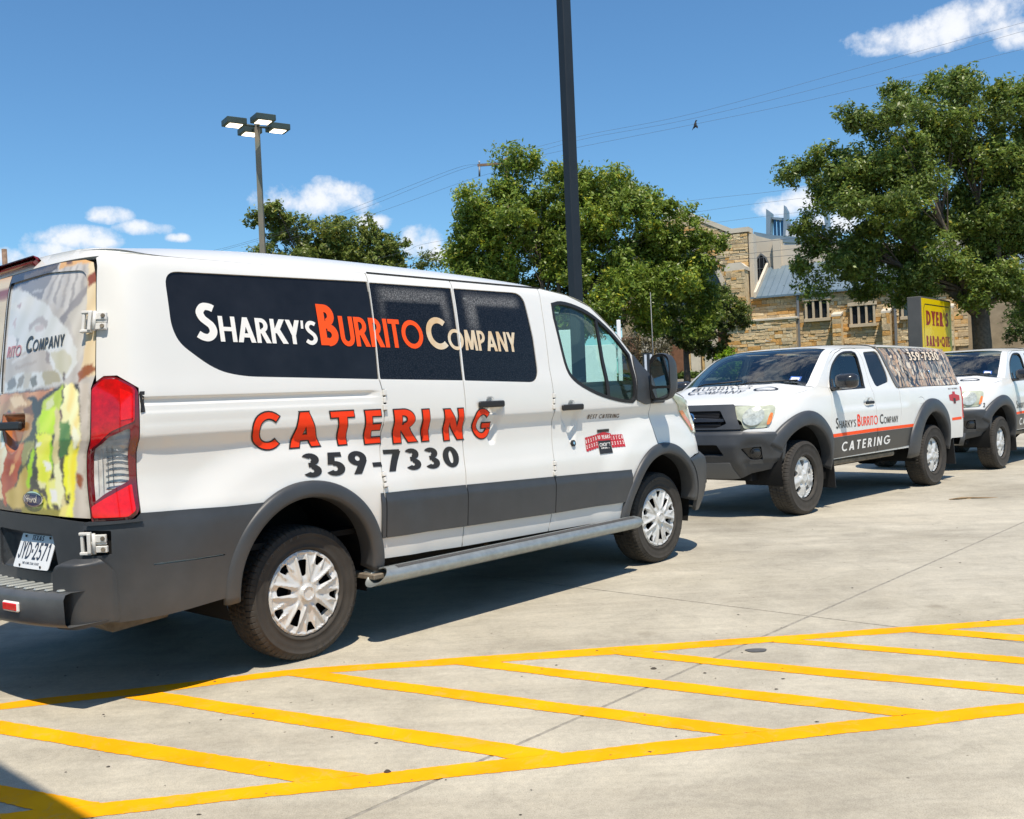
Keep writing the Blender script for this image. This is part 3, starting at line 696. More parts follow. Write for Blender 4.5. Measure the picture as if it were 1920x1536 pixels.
# ================================================================ TREES
leafs = {}
def leaf_material(name): 
    m = attr_mat(name, rough=.42, trans=.36); return m
oak_leaf = leaf_material('oak_leaves'); bark = mat('bark', (.12, .095, .075), rough=.9, var=.35, vscale=9, bump=.8, bscale=26, dist=.02)
def tree(name, base, h0, lobes, n_leaf, size, tint, label, cat='tree', trunk_r=.3, limbs=7, seed=1, sub=.95, dead=0, parent_kind=None, cl=1.0, bare=True, yell=.25):
    """lobes: (x, y, z, rx, ry, rz) ellipsoids.  Sub-clumps fill them, each clump carries leaf-sized faces"""
    rs = np.random.RandomState(seed); root = empty(name, base, 0, label, cat); B = Vector(base)
    vol = [a[3]*a[4]*a[5] for a in lobes]; tot = sum(vol)
    cl_c = []; 
    for a, vo in zip(lobes, vol):
        k = max(3, int(cl*vo/tot*150))
        for _ in range(k):
            d = rs.normal(size=3); d /= np.linalg.norm(d); r = rs.uniform(.35, 1.0)**(1/2.2)
            cl_c.append((np.array(a[:3])+d*r*np.array(a[3:]), rs.uniform(.55, 1.15)*sub, rs.uniform(-1, 1)))
    nc = len(cl_c); per = n_leaf//nc; V = np.zeros((nc*per*4, 3)); Cc = np.zeros((nc*per*4, 3)); ctr = np.mean([a[:3] for a in lobes], 0)
    i = 0
    for c, r, tn in cl_c:
        d = rs.normal(size=(per, 3)); d /= np.linalg.norm(d, axis=1)[:, None]
        # twigs: leaves gather along short shoots that point outwards
        k = max(4, per//26); tw = d[:k]; pick = rs.randint(0, k, per); t = rs.uniform(.35, 1.12, per)[:, None]
        up = np.array([0, 0, .35])
        pos = c+(tw[pick]+up*.4)*r*t*np.array([1, 1, .72])+rs.normal(size=(per, 3))*r*.11
        s = size*rs.uniform(.6, 1.35, per)[:, None]
        nrm = rs.normal(size=(per, 3))+np.array([0, 0, .9])+(tw[pick])*.5; nrm /= np.linalg.norm(nrm, axis=1)[:, None]
        a1 = np.cross(nrm, rs.normal(size=(per, 3))); a1 /= np.maximum(np.linalg.norm(a1, axis=1), 1e-6)[:, None]; b1 = np.cross(nrm, a1)
        Q = np.stack([pos-a1*s, pos-b1*s*.42+nrm*s*.12, pos+a1*s, pos+b1*s*.42+nrm*s*.12], 1).reshape(-1, 3)
        V[i:i+per*4] = Q
        base_c = np.array(tint)*(1+.18*tn)
        col = base_c[None]*rs.uniform(.75, 1.3, (per, 1))*(1+rs.normal(size=(per, 3))*.05); y = rs.uniform(size=(per, 1)) < yell*max(0, tn)*.5
        col = np.where(y, col*np.array([1.9, 1.35, .8]), col)
        Cc[i:i+per*4] = np.repeat(col, 4, 0); i += per*4
    V -= np.array(base)
    me = bpy.data.meshes.new('crown'); nf = nc*per
    me.vertices.add(nf*4); me.vertices.foreach_set('co', V.ravel().astype(np.float32)); me.loops.add(nf*4); me.loops.foreach_set('vertex_index', np.arange(nf*4, dtype=np.int32))
    me.polygons.add(nf); me.polygons.foreach_set('loop_start', np.arange(0, nf*4, 4, dtype=np.int32)); me.polygons.foreach_set('loop_total', np.full(nf, 4, np.int32)); me.update(calc_edges=True); me.validate()
    ca = me.color_attributes.new('Col', 'FLOAT_COLOR', 'POINT'); a4 = np.ones((nf*4, 4), np.float32); a4[:, :3] = np.clip(Cc, .003, 1); ca.data.foreach_set('color', a4.ravel())
    link('crown', me, oak_leaf, root)
    if trunk_r:
        g = G(); fork = Vector((0, 0, h0)); wob = lambda s: Vector((rs.normal()*s, rs.normal()*s, 0))
        g.tube([(0, 0, -.3), (trunk_r*.1, 0, h0*.3), tuple(fork*.65+wob(.05)), tuple(fork)], [trunk_r*1.25, trunk_r, trunk_r*.9, trunk_r*.85], 14); g.build('trunk', bark, root)
        order = rs.permutation(nc)
        for k in range(limbs):
            g = G(); a = lobes[k % len(lobes)]; tgt = Vector(np.array(a[:3])+rs.normal(size=3)*np.array(a[3:])*.25)-B
            mid = fork.lerp(tgt, .45)+Vector((rs.normal()*.3, rs.normal()*.3, .2)); g.tube([tuple(fork-Vector((0, 0, .3))), tuple(fork.lerp(mid, .5)+wob(.15)), tuple(mid), tuple(mid.lerp(tgt, .6)+wob(.2)), tuple(tgt)], [trunk_r*.50, trunk_r*.34, trunk_r*.22, trunk_r*.13, trunk_r*.05], 7)
            near = sorted(cl_c, key=lambda q: np.linalg.norm(q[0]-np.array(tgt+B)))[:6]
            for q in near:
                e = Vector(q[0])-B; m2 = mid.lerp(e, .5)+wob(.25); g.tube([tuple(mid), tuple(m2), tuple(e)], [trunk_r*.10, trunk_r*.06, trunk_r*.02], 5, cap=False)
            g.build('branch', bark, root)
    return root
ink = mat('black_ink', (.022, .018, .015), rough=.4)
MID = [(0.34, 40.16, 8.69, 2.09, 1.87, 1.65), (3.02, 40.69, 9.0, 2.34, 2.0, 1.67), (4.94, 40.33, 8.08, 1.88, 1.77, 1.66), (-1.02, 40.14, 7.76, 1.14, 1.07, 0.99), (6.87, 39.76, 6.38, 1.63, 1.52, 1.41), (1.14, 40.47, 6.72, 2.33, 1.88, 1.44), (4.33, 39.8, 5.41, 2.51, 2.02, 1.52), (6.94, 41.25, 4.78, 1.69, 1.52, 1.35), (2.43, 41.48, 4.54, 2.27, 1.7, 1.14), (0.67, 39.63, 10.41, 0.91, 0.85, 0.78), (3.97, 40.93, 10.01, 1.39, 1.1, 0.81), (-1.5, 40.09, 6.79, 0.88, 0.75, 0.61), (8.07, 40.22, 7.05, 0.57, 0.59, 0.62), (-.2, 40.6, 5.9, 1.5, 1.3, 1.0), (6.3, 40.2, 8.0, 1.3, 1.2, 1.0), (7.4, 40.4, 6.7, 1.2, 1.1, 1.0), (8.2, 40.6, 5.6, .9, .9, .9), (5.6, 40.9, 7.0, 1.5, 1.3, 1.2), (-1.7, 40.2, 5.6, 1.1, 1.0, .8), (2.2, 40.8, 7.6, 1.8, 1.5, 1.4)]
RIGHT = [(19.6, 36.4, 4.6, 1.9, 1.5, 1.1), (16.0, 35.2, 4.9, 1.6, 1.3, .8), (19.3, 35.2, 10.9, 1.3, 1.2, 1.1), (19.8, 36, 7.6, 1.8, 1.8, 1.9), (11.76, 35.73, 8.65, 1.37, 1.27, 1.17), (11.51, 36.71, 7.17, 1.0, 0.95, 0.9), (13.15, 34.4, 9.7, 1.69, 1.51, 1.32), (15.48, 35.37, 10.62, 1.84, 1.6, 1.36), (16.25, 34.87, 11.49, 0.76, 0.71, 0.65), (17.93, 34.7, 10.42, 1.42, 1.38, 1.33), (13.3, 35.0, 7.75, 2.3, 1.87, 1.44), (15.85, 35.51, 8.52, 2.33, 2.09, 1.85), (18.24, 35.67, 8.07, 1.76, 1.85, 1.95), (12.06, 36.12, 5.67, 1.78, 1.33, 0.89), (14.29, 35.74, 5.91, 2.15, 1.66, 1.17), (17.03, 36.59, 6.12, 2.2, 1.8, 1.4), (18.22, 35.05, 5.64, 1.53, 1.53, 1.53), (14.41, 37.21, 4.49, 1.02, 0.81, 0.61), (17.5, 34.49, 4.08, 1.04, 0.85, 0.66), (20.93, 36.55, 9.33, 2.0, 2.2, 2.4), (20.54, 35.74, 5.84, 1.76, 1.76, 1.76), (15.08, 36.19, 11.76, 0.79, 0.75, 0.71), (12.35, 34.85, 9.28, 0.95, 1.05, 1.14)]
LEFT = [(-14.37, 59.81, 12.28, 1.37, 1.24, 1.11), (-15.25, 58.58, 10.89, 0.83, 0.74, 0.64), (-12.01, 60.15, 11.75, 1.98, 1.48, 0.99), (-9.49, 59.81, 11.74, 1.9, 1.44, 0.98), (-7.41, 59.76, 10.67, 1.37, 1.11, 0.85), (-5.47, 59.49, 9.57, 1.47, 0.93, 0.39), (-13.36, 59.11, 12.92, 0.71, 0.58, 0.45), (-11.16, 60.36, 9.6, 4.96, 3.14, 1.32), (-15.22, 59.4, 9.33, 1.3, 1.3, 1.3)]
SMALL = [(9.19, 50.08, 4.17, 1.37, 1.04, 0.71), (10.8, 50.33, 5.3, 1.32, 1.21, 1.1), (8.2, 49.67, 4.95, 0.92, 0.87, 0.82), (9.67, 50.02, 6.0, 1.23, 1.05, 0.88), (11.96, 50.63, 4.95, 0.61, 0.61, 0.61), (10.39, 50.63, 3.82, 0.97, 0.9, 0.83)]
tree('oak_tree', (1.6, 40, .8), 3.2, MID, 185000, .092, (.205, .280, .042), 'broad oak tree behind the dark square pole, in front of the church gable', trunk_r=.32, limbs=9, seed=3, sub=.80, yell=.4, cl=1.5)
tree('oak_tree', (17.4, 36, .25), 3.6, RIGHT, 250000, .080, (.175, .240, .048), 'big dark oak tree standing over the yellow sign at the right', trunk_r=.36, limbs=9, seed=8, sub=.78, yell=.25, cl=1.7)
tree('oak_tree', (-12.0, 60, 2.0), 6.5, LEFT, 70000, .12, (.19, .235, .05), 'distant spreading tree whose top shows over the van roof at the left', trunk_r=.3, limbs=8, seed=5, sub=.85, yell=.3, cl=1.4)
tree('small_tree', (9.04, 50, 1.75), 1.7, SMALL, 42000, .080, (.13, .175, .04), 'small dark tree in front of the church entrance piers', trunk_r=.16, limbs=6, seed=12, sub=.5, yell=.5)
tree('dry_shrub', (6.4, 46, 1.25), 1.2, [(6.29, 46.0, 3.3, 1.25, 0.86, 0.75)], 5000, .06, (.13, .12, .07), 'thin greyish shrub with bare twigs left of the small tree', 'shrub', trunk_r=.05, limbs=5, seed=13, sub=.5)
tree('clipped_shrub', (10.8, 48, 1.4), .5, [(10.8, 48.0, 2.45, .68, .7, .78)], 9000, .05, (.26, .42, .02), 'bright yellow-green clipped shrub behind the pickup windscreen', 'shrub', trunk_r=.05, limbs=2, seed=14, sub=.28, cl=.6)
tree('light_tree', (28.0, 52, 1.8), 1.4, [(27.32, 52.0, 4.03, .85, .97, 1.08), (28.61, 52.0, 4.26, 1.14, 1.28, 1.42)], 12000, .07, (.10, .15, .035), 'lighter green tree at the right edge beyond the oak trunk', trunk_r=.12, limbs=3, seed=15, sub=.5)
# planting at the foot of the church
rs = np.random.RandomState(3); V = []; F = []; C = []
for k in range(2600):
    x = rs.uniform(6.0, 12.5); y = 54.7+rs.uniform(0, .9)-(x-9)*.12; z = tz(y)+rs.uniform(0, .5)*rs.uniform(.3, 1); s = .08
    d = rs.normal(size=3)*s; e = rs.normal(size=3)*s; b = len(V); p = np.array([x, y, z]); V += [p-d, p-e, p+d, p+e]; F.append((b, b+1, b+2, b+3)); C += [np.array([.10, .15, .03])*rs.uniform(.5, 1.5)]*4
mk('ground_cover', V, F, oak_leaf, None, label='low green ground cover before the church entrance', kind='stuff', cols=np.array(C))

# ================================================================ CHURCH
TH = math.atan2(-2.4, 4.4)
church = empty('church', (15.4, 62, 0), TH, 'tan rough-stone church with cream trim, arched window and metal roofs', 'church')
stone_ms = [mat('stone_%s' % n, c, rough=.92, var=.22, vscale=3.5, bump=.8, bscale=14, dist=.03) for n, c in (('buff', (.60, .44, .24)), ('cream', (.66, .53, .33)), ('ochre', (.58, .32, .10)), ('grey', (.50, .39, .24)), ('tan', (.62, .47, .27)), ('honey', (.62, .40, .17)))]
mortar = mat('mortar', (.36, .28, .18), rough=.95, var=.2, vscale=2)
lime = mat('cream_limestone', (.62, .55, .44), rough=.8, var=.10, vscale=1.5)
cream_st = mat('cream_stucco', (.60, .53, .42), rough=.85, var=.06, vscale=.8)
roof_m = mat('blue_grey_metal', (.20, .27, .32), rough=.38, metal=.4, var=.1, vscale=.7)
dark_win = mat('dark_window', (.015, .018, .025), rough=.12, coat=.5)
sky_win = mat('reflecting_window', (.05, .10, .16), rough=.05, metal=.6)
grey_pipe = mat('grey_pipe', (.20, .21, .22), rough=.5, metal=.3)
def cg(): return G()
g = cg(); g.prism([(-8.9, 0.3, 1.8), (0, 0.3, 1.8), (0, .3, 11.30), (-.98, .3, 11.25), (-4.46, .3, 13.05), (-7.95, .3, 11.25), (-8.9, .3, 11.3)], (0, .6, 0)); g.box((8.6, .45, 4.5), (17.4, .6, 5.1)); g.box((.80, -.32, 3.75), (4.3, .6, 3.4)); g.build('wall_core', mortar, church)
g = cg(); g.prism([(-4.46, -.12, 13.0), (-4.46, -.12, 13.30), (-.95, -.12, 11.52), (.12, -.12, 11.52), (.12, -.12, 11.22), (-1.02, -.12, 11.22)], (0, 1.1, 0)); g.prism([(-4.46, -.12, 13.0), (-7.9, -.12, 11.22), (-9.0, -.12, 11.22), (-9.0, -.12, 11.52), (-7.97, -.12, 11.52), (-4.46, -.12, 13.30)], (0, 1.1, 0)); g.build('gable_coping', lime, church)
# big pointed arch in the gable
ar = [(-4.46+3.0*math.cos(t), 6.2+4.4*math.sin(t)**1.1) for t in np.linspace(0, math.pi/2, 12)]
g = cg()
for sx in (1, -1):
    P = [(-4.46+sx*(x+4.46), z) for x, z in ar]; Q = [(-4.46+sx*(x+4.46)*1.10, 6.2+(z-6.2)*1.09) for x, z in ar]
    for i in range(11): g.prism([(P[i][0], -.10, P[i][1]), (P[i+1][0], -.10, P[i+1][1]), (Q[i+1][0], -.10, Q[i+1][1]), (Q[i][0], -.10, Q[i][1])], (0, .35, 0))
g.build('arch_trim', lime, church)
g = cg(); g.prism([(x, .18, z) for x, z in ar]+[(-8.92-x, .18, z) for x, z in ar[::-1]], (0, .05, 0)); g.build('arched_window', dark_win, church)
# cream clerestory wall stands back behind the lean-to roof
g = cg(); g.prism([(-.8, 3.3, 7.0), (-.8, 3.3, 11.62), (.85, 3.3, 11.0), (1.38, 3.3, 10.98), (1.38, 3.3, 10.62), (9, 3.3, 9.9), (17, 3.3, 9.9), (17, 3.3, 7.0)], (0, .5, 0)); g.build('clerestory_wall', cream_st, church)
g = cg(); g.prism([(.03, .15, 5.6), (.03, .15, 11.1), (.03, .9, 11.1), (.03, .9, 5.6)], (.30, 0, 0)); g.build('return_wall', cream_st, church)
for q_ in (((1.10, 3.2, 9.9), (.46, .5, 2.2)), ((4.6, 3.2, 9.6), (.46, .5, 1.2))): g = cg(); g.box(*q_); g.build('pilaster', cream_st, church)
g = cg(); g.prism([(-.5, 3.6, 11.75), (.85, 3.6, 11.35), (5, 3.6, 10.6), (5, 3.6, 10.3), (.85, 3.6, 10.9), (-.5, 3.6, 11.3)], (0, .5, 0)); g.build('nave_roof', roof_m, church)
W = [(-.36, 8.30), (-.36, 9.45), (-.22, 9.85), (.02, 10.10), (.28, 9.86), (.44, 9.45), (.46, 9.0), (.46, 8.30)]
g = cg(); g.prism([(x, 3.27, z) for x, z in W], (0, .02, 0)); wdo = g.build('arched_window', dark_win, church)
g = cg(); WO = grow(W, .10)
for i in range(len(W)-1): g.prism([(W[i][0], 3.20, W[i][1]), (W[i+1][0], 3.20, W[i+1][1]), (WO[i+1][0], 3.20, WO[i+1][1]), (WO[i][0], 3.20, WO[i][1])], (0, .1, 0))
for x in (-.10, .18): g.box((x, 3.24, 9.2), (.03, .03, 1.5))
g.box((.04, 3.24, 9.2), (.82, .03, .03)); g.build('frame', grey_pipe, wdo)
g = cg(); g.prism([(.33, -.30, 6.98), (.33, -.30, 7.32), (.33, 3.25, 9.55), (.33, 3.25, 9.20)], (.16, 0, 0)); g.build('raking_coping', lime, church)
# lean-to roof with standing seams
rf = empty('lean_to_roof'); rf.parent = church
nS = 0
x = .35
while x < 17:
    w = .42; g = cg(); g.add([(x, -.22, 7.02), (x+w-.03, -.22, 7.02), (x+w-.03, 3.28, 9.25), (x, 3.28, 9.25)], [(0, 1, 2, 3)]); g.add([(x+w-.03, -.22, 7.02), (x+w, -.22, 7.02), (x+w, -.22, 7.075), (x+w-.03, -.22, 7.075), (x+w-.03, 3.28, 9.25), (x+w, 3.28, 9.25), (x+w, 3.28, 9.305), (x+w-.03, 3.28, 9.305)], [(3, 2, 6, 7), (0, 3, 7, 4), (1, 5, 6, 2), (0, 1, 2, 3)])
    g.build('roof_panel', roof_m, rf); x += w
g = cg(); g.box((8.6, -.22, 6.98), (17.0, .12, .12)); g.build('gutter', roof_m, rf)
# annex coping, buttresses
g = cg(); g.box((.80, -.36, 5.52), (4.5, .80, .14), bev=.02); g.build('wall_coping', lime, church)
g = cg(); g.prism([(-1.30, -.95, 8.75), (.02, -.95, 8.75), (.02, -.95, 8.95), (-.25, -.95, 9.22), (-1.0, -.95, 9.22), (-1.30, -.95, 8.95)], (0, 1.2, 0)); g.build('buttress_cap', lime, church)
for x0, x1, zt in ((5.12, 5.62, 5.52), (7.95, 8.40, 5.50), (11.3, 11.8, 5.5)):
    g = cg(); g.prism([(x0-.03, -.80, zt), (x0-.03, .16, zt+.22), (x0-.03, .16, zt+.10), (x0-.03, -.80, zt-.12)], (x1-x0+.06, 0, 0)); g.build('buttress_cap', lime, church)
for x in (2.99, 8.62, 13.0):
    g = cg(); g.box((x, -.10, 4.5), (.15, .13, 5.0), bev=.02); g.build('rain_pipe', grey_pipe, church)
surround_m = mat('tan_limestone', (.50, .41, .28), rough=.85, var=.12, vscale=2)
def window_group(x0, z0, n, parent=church):
    w = .31; tot = n*w+(n+1)*.13; g = cg()
    g.box((x0+tot/2, -.02, z0+1.13), (tot+.22, .24, .22), bev=.01); g.box((x0+tot/2, -.02, z0-.16), (tot+.12, .26, .20), bev=.01)
    for k in range(n+1): g.box((x0+.065+k*(w+.13), .0, z0+.48), (.13, .20, 1.08), bev=.01)
    fr = g.build('window_surround', surround_m, parent)
    for k in range(n):
        g = cg(); g.box((x0+.13+w/2+k*(w+.13), .08, z0+.48), (w, .04, 1.08)); g.build('window_pane', dark_win, fr)
window_group(3.40, 5.48, 3); window_group(6.05, 4.95, 3); window_group(8.95, 5.20, 3)
g = cg(); g.box((1.05, -.60, 3.98), (.30, .06, .30)); g.build('vent_opening', dark_win, church)
g = cg(); g.box((1.05, -.64, 4.22), (.8, .10, .16), bev=.01); g.build('lintel', lime, church)
# stones, laid in courses
rs = np.random.RandomState(21); ST_L = []
def courses(x0, x1, z0, z1, y, keep=None, hm=.165, prot=.05):
    z = z0
    while z < z1-.04:
        h = min(hm*rs.uniform(.75, 1.7), z1-z); x = x0
        while x < x1-.03:
            w = min(rs.choice([.22, .32, .45, .6, .8])*rs.uniform(.8, 1.2), x1-x)
            if x1-x-w < .12: w = x1-x
            if keep is None or keep(x+w/2, z+h/2): ST_L.append((x, z, w, h, y, prot*rs.uniform(.2, 1.2)))
            x += w
        z += h
nowin = lambda x, z: not any(a < x < b and c < z < d for a, b, c, d in ((3.35, 4.85, 5.25, 6.70), (6.0, 7.5, 4.7, 6.2), (8.9, 10.4, 4.95, 6.45)))
courses(2.95, 12.5, 3.2, 6.95, .15, nowin); courses(-1.35, 2.95, 3.2, 5.45, -.62); courses(.06, 2.95, 5.60, 6.95, .15)
gz = lambda x, z: z < 11.2+max(0, (1.8*(1-abs(x+4.46)/3.5))) and (abs(x+4.46) > 3.15 or z > 6.2+4.7*math.sqrt(max(0, 1-((x+4.46)/3.2)**2))) and not (-1.25 < x and z < 8.8)
courses(-6.2, 0.0, 5.0, 13.0, 0.0, gz); courses(-1.22, -.03, 5.5, 8.75, -.9, hm=.2)
for a, b in ((5.12, 5.62), (7.95, 8.40), (11.3, 11.8)): courses(a, b, 3.2, 5.42, -.74, hm=.24)
g = cg(); g.box((-.62, -.40, 7.1), (1.15, .96, 3.4)); 
g.build('buttress_core', stone_ms[4], church)
for a, b in ((5.12, 5.62), (7.95, 8.40), (11.3, 11.8)): g = cg(); g.box(((a+b)/2, -.30, 3.7), (b-a-.02, .86, 3.5)); g.build('buttress_core', stone_ms[4], church)
idx = sorted(range(len(ST_L)), key=lambda i: -(ST_L[i][2]*ST_L[i][3]*(1 if (ST_L[i][0] > -3.4 and ST_L[i][1] > 3.4 and ST_L[i][0] < 10) else .15)))
unit = []
for k in range(6):
    for m_i in range(6):
        gq = G(); gq.box((0, 0, 0), (1, 1, 1), bev=.06); vv = [(x+rs.uniform(-.025, .025), y+(rs.uniform(-.12, .12) if y < -.3 else 0), z+rs.uniform(-.05, .05)) for x, y, z in gq.v]
        me = bpy.data.meshes.new('stone'); me.from_pydata(vv, [], gq.f); me.update(); me.materials.append(stone_ms[m_i]); unit.append(me)
rest = G()
probs = [.24, .20, .13, .13, .18, .12]
for n_i, i in enumerate(idx):
    x, z, w, h, y, pr = ST_L[i]; m_i = rs.choice(6, p=probs); gap = .012
    if n_i < 300:
        o = bpy.data.objects.new('stone', unit[rs.randint(6)*6+m_i]); COL.objects.link(o); o.parent = church
        o.location = (x+w/2, y-pr/2+.02, z+h/2); o.scale = (w-gap, .12+pr, h-gap)
    else:
        rest.box((x+w/2, y-pr/2+.02, z+h/2), (w-gap, .12+pr, h-gap), m=m_i, bev=.012)
rest.build('stonework', stone_ms, church, kind='stuff')
# lantern over the crossing
lan = empty('roof_lantern'); lan.parent = church
g = cg()
for P in ([(-.20, 13.5), (-.28, 11.3), (-.02, 11.3), (.12, 13.2)], [(1.02, 13.6), (.86, 11.3), (1.18, 11.3), (1.20, 13.2)], [(2.38, 13.3), (2.34, 11.3), (2.66, 11.3), (2.60, 13.0)], [(3.60, 13.2), (3.70, 11.3), (3.95, 11.3), (3.85, 13.0)]): g.prism([(x, 6.0, z+.1) for x, z in P], (0, .8, 0))
g.prism([(.10, 6.3, 13.05), (1.05, 6.3, 12.85), (1.05, 6.3, 12.65), (.10, 6.3, 12.9)], (0, 1.5, 0)); g.prism([(1.2, 6.3, 12.45), (2.4, 6.3, 12.2), (2.4, 6.3, 12.05), (1.2, 6.3, 12.3)], (0, 1.5, 0)); g.build('steel_fin', mat('lantern_steel', (.30, .36, .40), rough=.4, metal=.5), lan)
for a, b, zt in ((.12, .86, 12.9), (1.2, 2.34, 12.2), (2.66, 3.62, 12.1)):
    for k in range(3):
        xa = a+(b-a)*k/3; g = cg(); g.box((xa+(b-a)/6, 6.5, (zt+11.2)/2), ((b-a)/3-.06, .04, zt-11.2)); g.build('window_pane', sky_win, lan)
g = cg(); g.box((1.8, 7.0, 11.1), (4.6, 2.0, .5)); g.prism([(1.05, 5.8, 11.2), (1.15, 5.8, 12.0), (2.4, 5.8, 11.2)], (0, .3, 0)); g.build('base', mat('lantern_white', (.72, .73, .75), rough=.5), lan)
# entrance piers
g = cg(); g.box((-4.6, .1, 3.5), (8.5, .2, 3.2)); g.build('entrance_wall', mat('red_brick', (.20, .10, .06), rough=.9, var=.2, vscale=3), church)
for x in (-6.6, -5.62, -3.25, -2.35):
    g = cg(); g.box((x, -.9, 3.5), (.62, 1.1, 3.3), bev=.02); g.build('entrance_pier', lime, church)
    g = cg(); g.box((x-.40, -.9, 3.5), (.2, 1.0, 3.3), bev=.02); g.build('pier_flank', stone_ms[5], church)
g = cg(); g.box((-4.4, -2.2, 2.28), (2.6, .3, .34), bev=.02); g.build('low_wall', stone_ms[3], church)

# ================================================================ YELLOW SIGN
sy = mat('sign_yellow', (.88, .62, .002), rough=.3, coat=.2); s_gray = mat('sign_cabinet', (.085, .082, .080), rough=.5, var=.15, vscale=1.0); s_red = mat('sign_red', (.30, .02, .02), rough=.35)
sign = empty('roadside_sign', (13.98, 33, 0), math.atan2(2.6, 2.17), 'yellow barbecue sign with dark red letters in a grey cabinet under the oak', 'sign')
SWd = 3.35; st0, sb0 = 4.13, 1.55
g = G(); g.box((SWd/2, .23, (st0+sb0)/2), (SWd+.06, .46, st0-sb0+.08), bev=.02); g.build('cabinet', s_gray, sign)
g = G(); g.box((SWd/2, -.008, (st0+sb0)/2), (SWd-.04, .03, st0-sb0-.04)); g.build('sign_face', sy, sign)
g = G(); g.box((SWd*.3, .23, .75), (.2, .2, 1.6)); g.box((SWd*.7, .23, .75), (.2, .2, 1.6)); g.build('sign_post', s_gray, sign)
sp = lambda u, v: np.stack([u, np.full(np.shape(u), -.026), v], -1)
bo = [(.30, st0-.20), (SWd-.30, st0-.20), (SWd-.16, st0-.36), (SWd-.16, sb0+.2), (.16, sb0+.2), (.16, st0-.36)]
drape('sign_border', sp, [bo], [grow(bo, -.035)], ink, sign, h=.5, depth=0, smooth=False)
for txt, z0, hh, x0, x1 in (("DYER'S", 3.20, .50, .42, 2.95), ('BAR*B*QUE', 2.48, .36, .36, 3.05)):
    gl, W = words(txt, hh, w=.24, gap=.14)
    for q, polys in enumerate(gl):          # slab serifs
        if txt[q] in "'*": continue
        xs_ = [p[0] for s_ in polys for p in s_]; a, b = min(xs_), max(xs_); sh_ = hh*.10
        if txt[q] in 'DYERBAQU':
            polys.append([(a-hh*.05, 0 if txt[q] != 'Y' else 0), (a+hh*.34, 0), (a+hh*.34, sh_), (a-hh*.05, sh_)] if txt[q] not in 'YUQ' else [(((a+b)/2)-hh*.2, 0), (((a+b)/2)+hh*.2, 0), (((a+b)/2)+hh*.2, sh_), (((a+b)/2)-hh*.2, sh_)])
            if txt[q] in 'YUD': polys.append([(a-hh*.05, hh-sh_), (a+hh*.28, hh-sh_), (a+hh*.28, hh), (a-hh*.05, hh)])
            if txt[q] in 'YURA' and txt[q] != 'R': polys.append([(b-hh*.28, hh-sh_), (b+hh*.05, hh-sh_), (b+hh*.05, hh), (b-hh*.28, hh)]) if txt[q] != 'A' else None
            if txt[q] in 'RA': polys.append([(b-hh*.28, 0), (b+hh*.05, 0), (b+hh*.05, sh_), (b-hh*.28, sh_)])
    k = (x1-x0)/W; letters('sign_text', sp, gl, lambda x, y, x0=x0, z0=z0, k=k: (x0+x*k, z0+y), s_red, sign, h=99)

# ================================================================ POLES, LAMPS, WIRES
dark_pole = mat('dark_painted_steel', (.016, .022, .029), rough=.5, spec=.3, var=.12, vscale=2)
pole = empty('square_pole', (.985, 14, 0), .62, 'tall dark square steel pole rising behind the van roof', 'pole')
g = G(); g.box((0, 0, 5.2), (.150, .150, 10.4), bev=.008); g.build('shaft', dark_pole, pole)
g = G(); g.box((0, 0, .3), (.45, .45, .6), bev=.03); g.build('pole_footing', concrete, pole)
green = mat('green_lamp_housing', (.030, .050, .045), rough=.5, var=.15, vscale=5); gp_ = mat('faded_green_pole', (.12, .16, .13), rough=.6, var2=(.20, .16, .12), var=.2, vscale=1.6)
lampglow = mat('lit_diffuser', (.9, .85, .75), rough=.4, emis=(1.0, .86, .66, 3.2))
lp = empty('parking_lamp', (-6.20, 25, 0), 0, 'tall green lamp post carrying four square lit lamp heads', 'street lamp')
g = G(); g.add([(-.085, -.085, 0), (.085, -.085, 0), (.085, .085, 0), (-.085, .085, 0), (-.055, -.055, 8.61), (.055, -.055, 8.61), (.055, .055, 8.61), (-.055, .055, 8.61)], [(0, 1, 5, 4), (1, 2, 6, 5), (2, 3, 7, 6), (3, 0, 4, 7), (4, 5, 6, 7)]); g.build('pole', gp_, lp)
for k in range(4):
    t = math.radians(33+90*k); hx, hy = .56*math.cos(t)-.02, .62*math.sin(t)
    g = G(); g.box((hx, hy, 8.56), (.50, .50, .15), rz=.58, bev=.01); hd = g.build('lamp_head', green, lp)
    g = G(); g.box((hx, hy, 8.479), (.33, .33, .012), rz=.58); g.build('diffuser', lampglow, hd)
    g = G(); g.tube([(0, 0, 8.53), (hx*.6, hy*.6, 8.54)], .03, 6); g.build('arm', green, lp)
wood = mat('weathered_wood', (.20, .13, .09), rough=.9, var=.3, vscale=6)
up = empty('utility_pole', (.28, 49.6, .9), 0, 'wooden utility pole whose cross-arm shows left above the middle oak', 'pole')
g = G(); g.tube([(0, 0, 0), (0, 0, 12.6)], [.17, .12], 10); g.build('pole', wood, up)
g = G(); g.box((-.30, -.16, 12.28), (2.4, .10, .12), rz=-.1); g.build('cross_arm', wood, up)
ins = mat('insulator', (.45, .46, .48), rough=.3)
for x in (-1.40, -.15, .5):
    g = G(); g.lathe([(.0, 0), (.05, .0), (.03, .06), (.055, .08), (.03, .16), (.0, .18)], 10, M=Matrix.Translation((x, -.16+.1*-x, 12.34)) @ Matrix.Rotation(math.radians(90), 4, 'X')); g.build('insulator', ins, up)
g = G(); g.tube([(-1.4, -.1, 12.2), (-1.42, -.1, 11.7)], .05, 6); g.build('cut_out', grey_pipe, up)
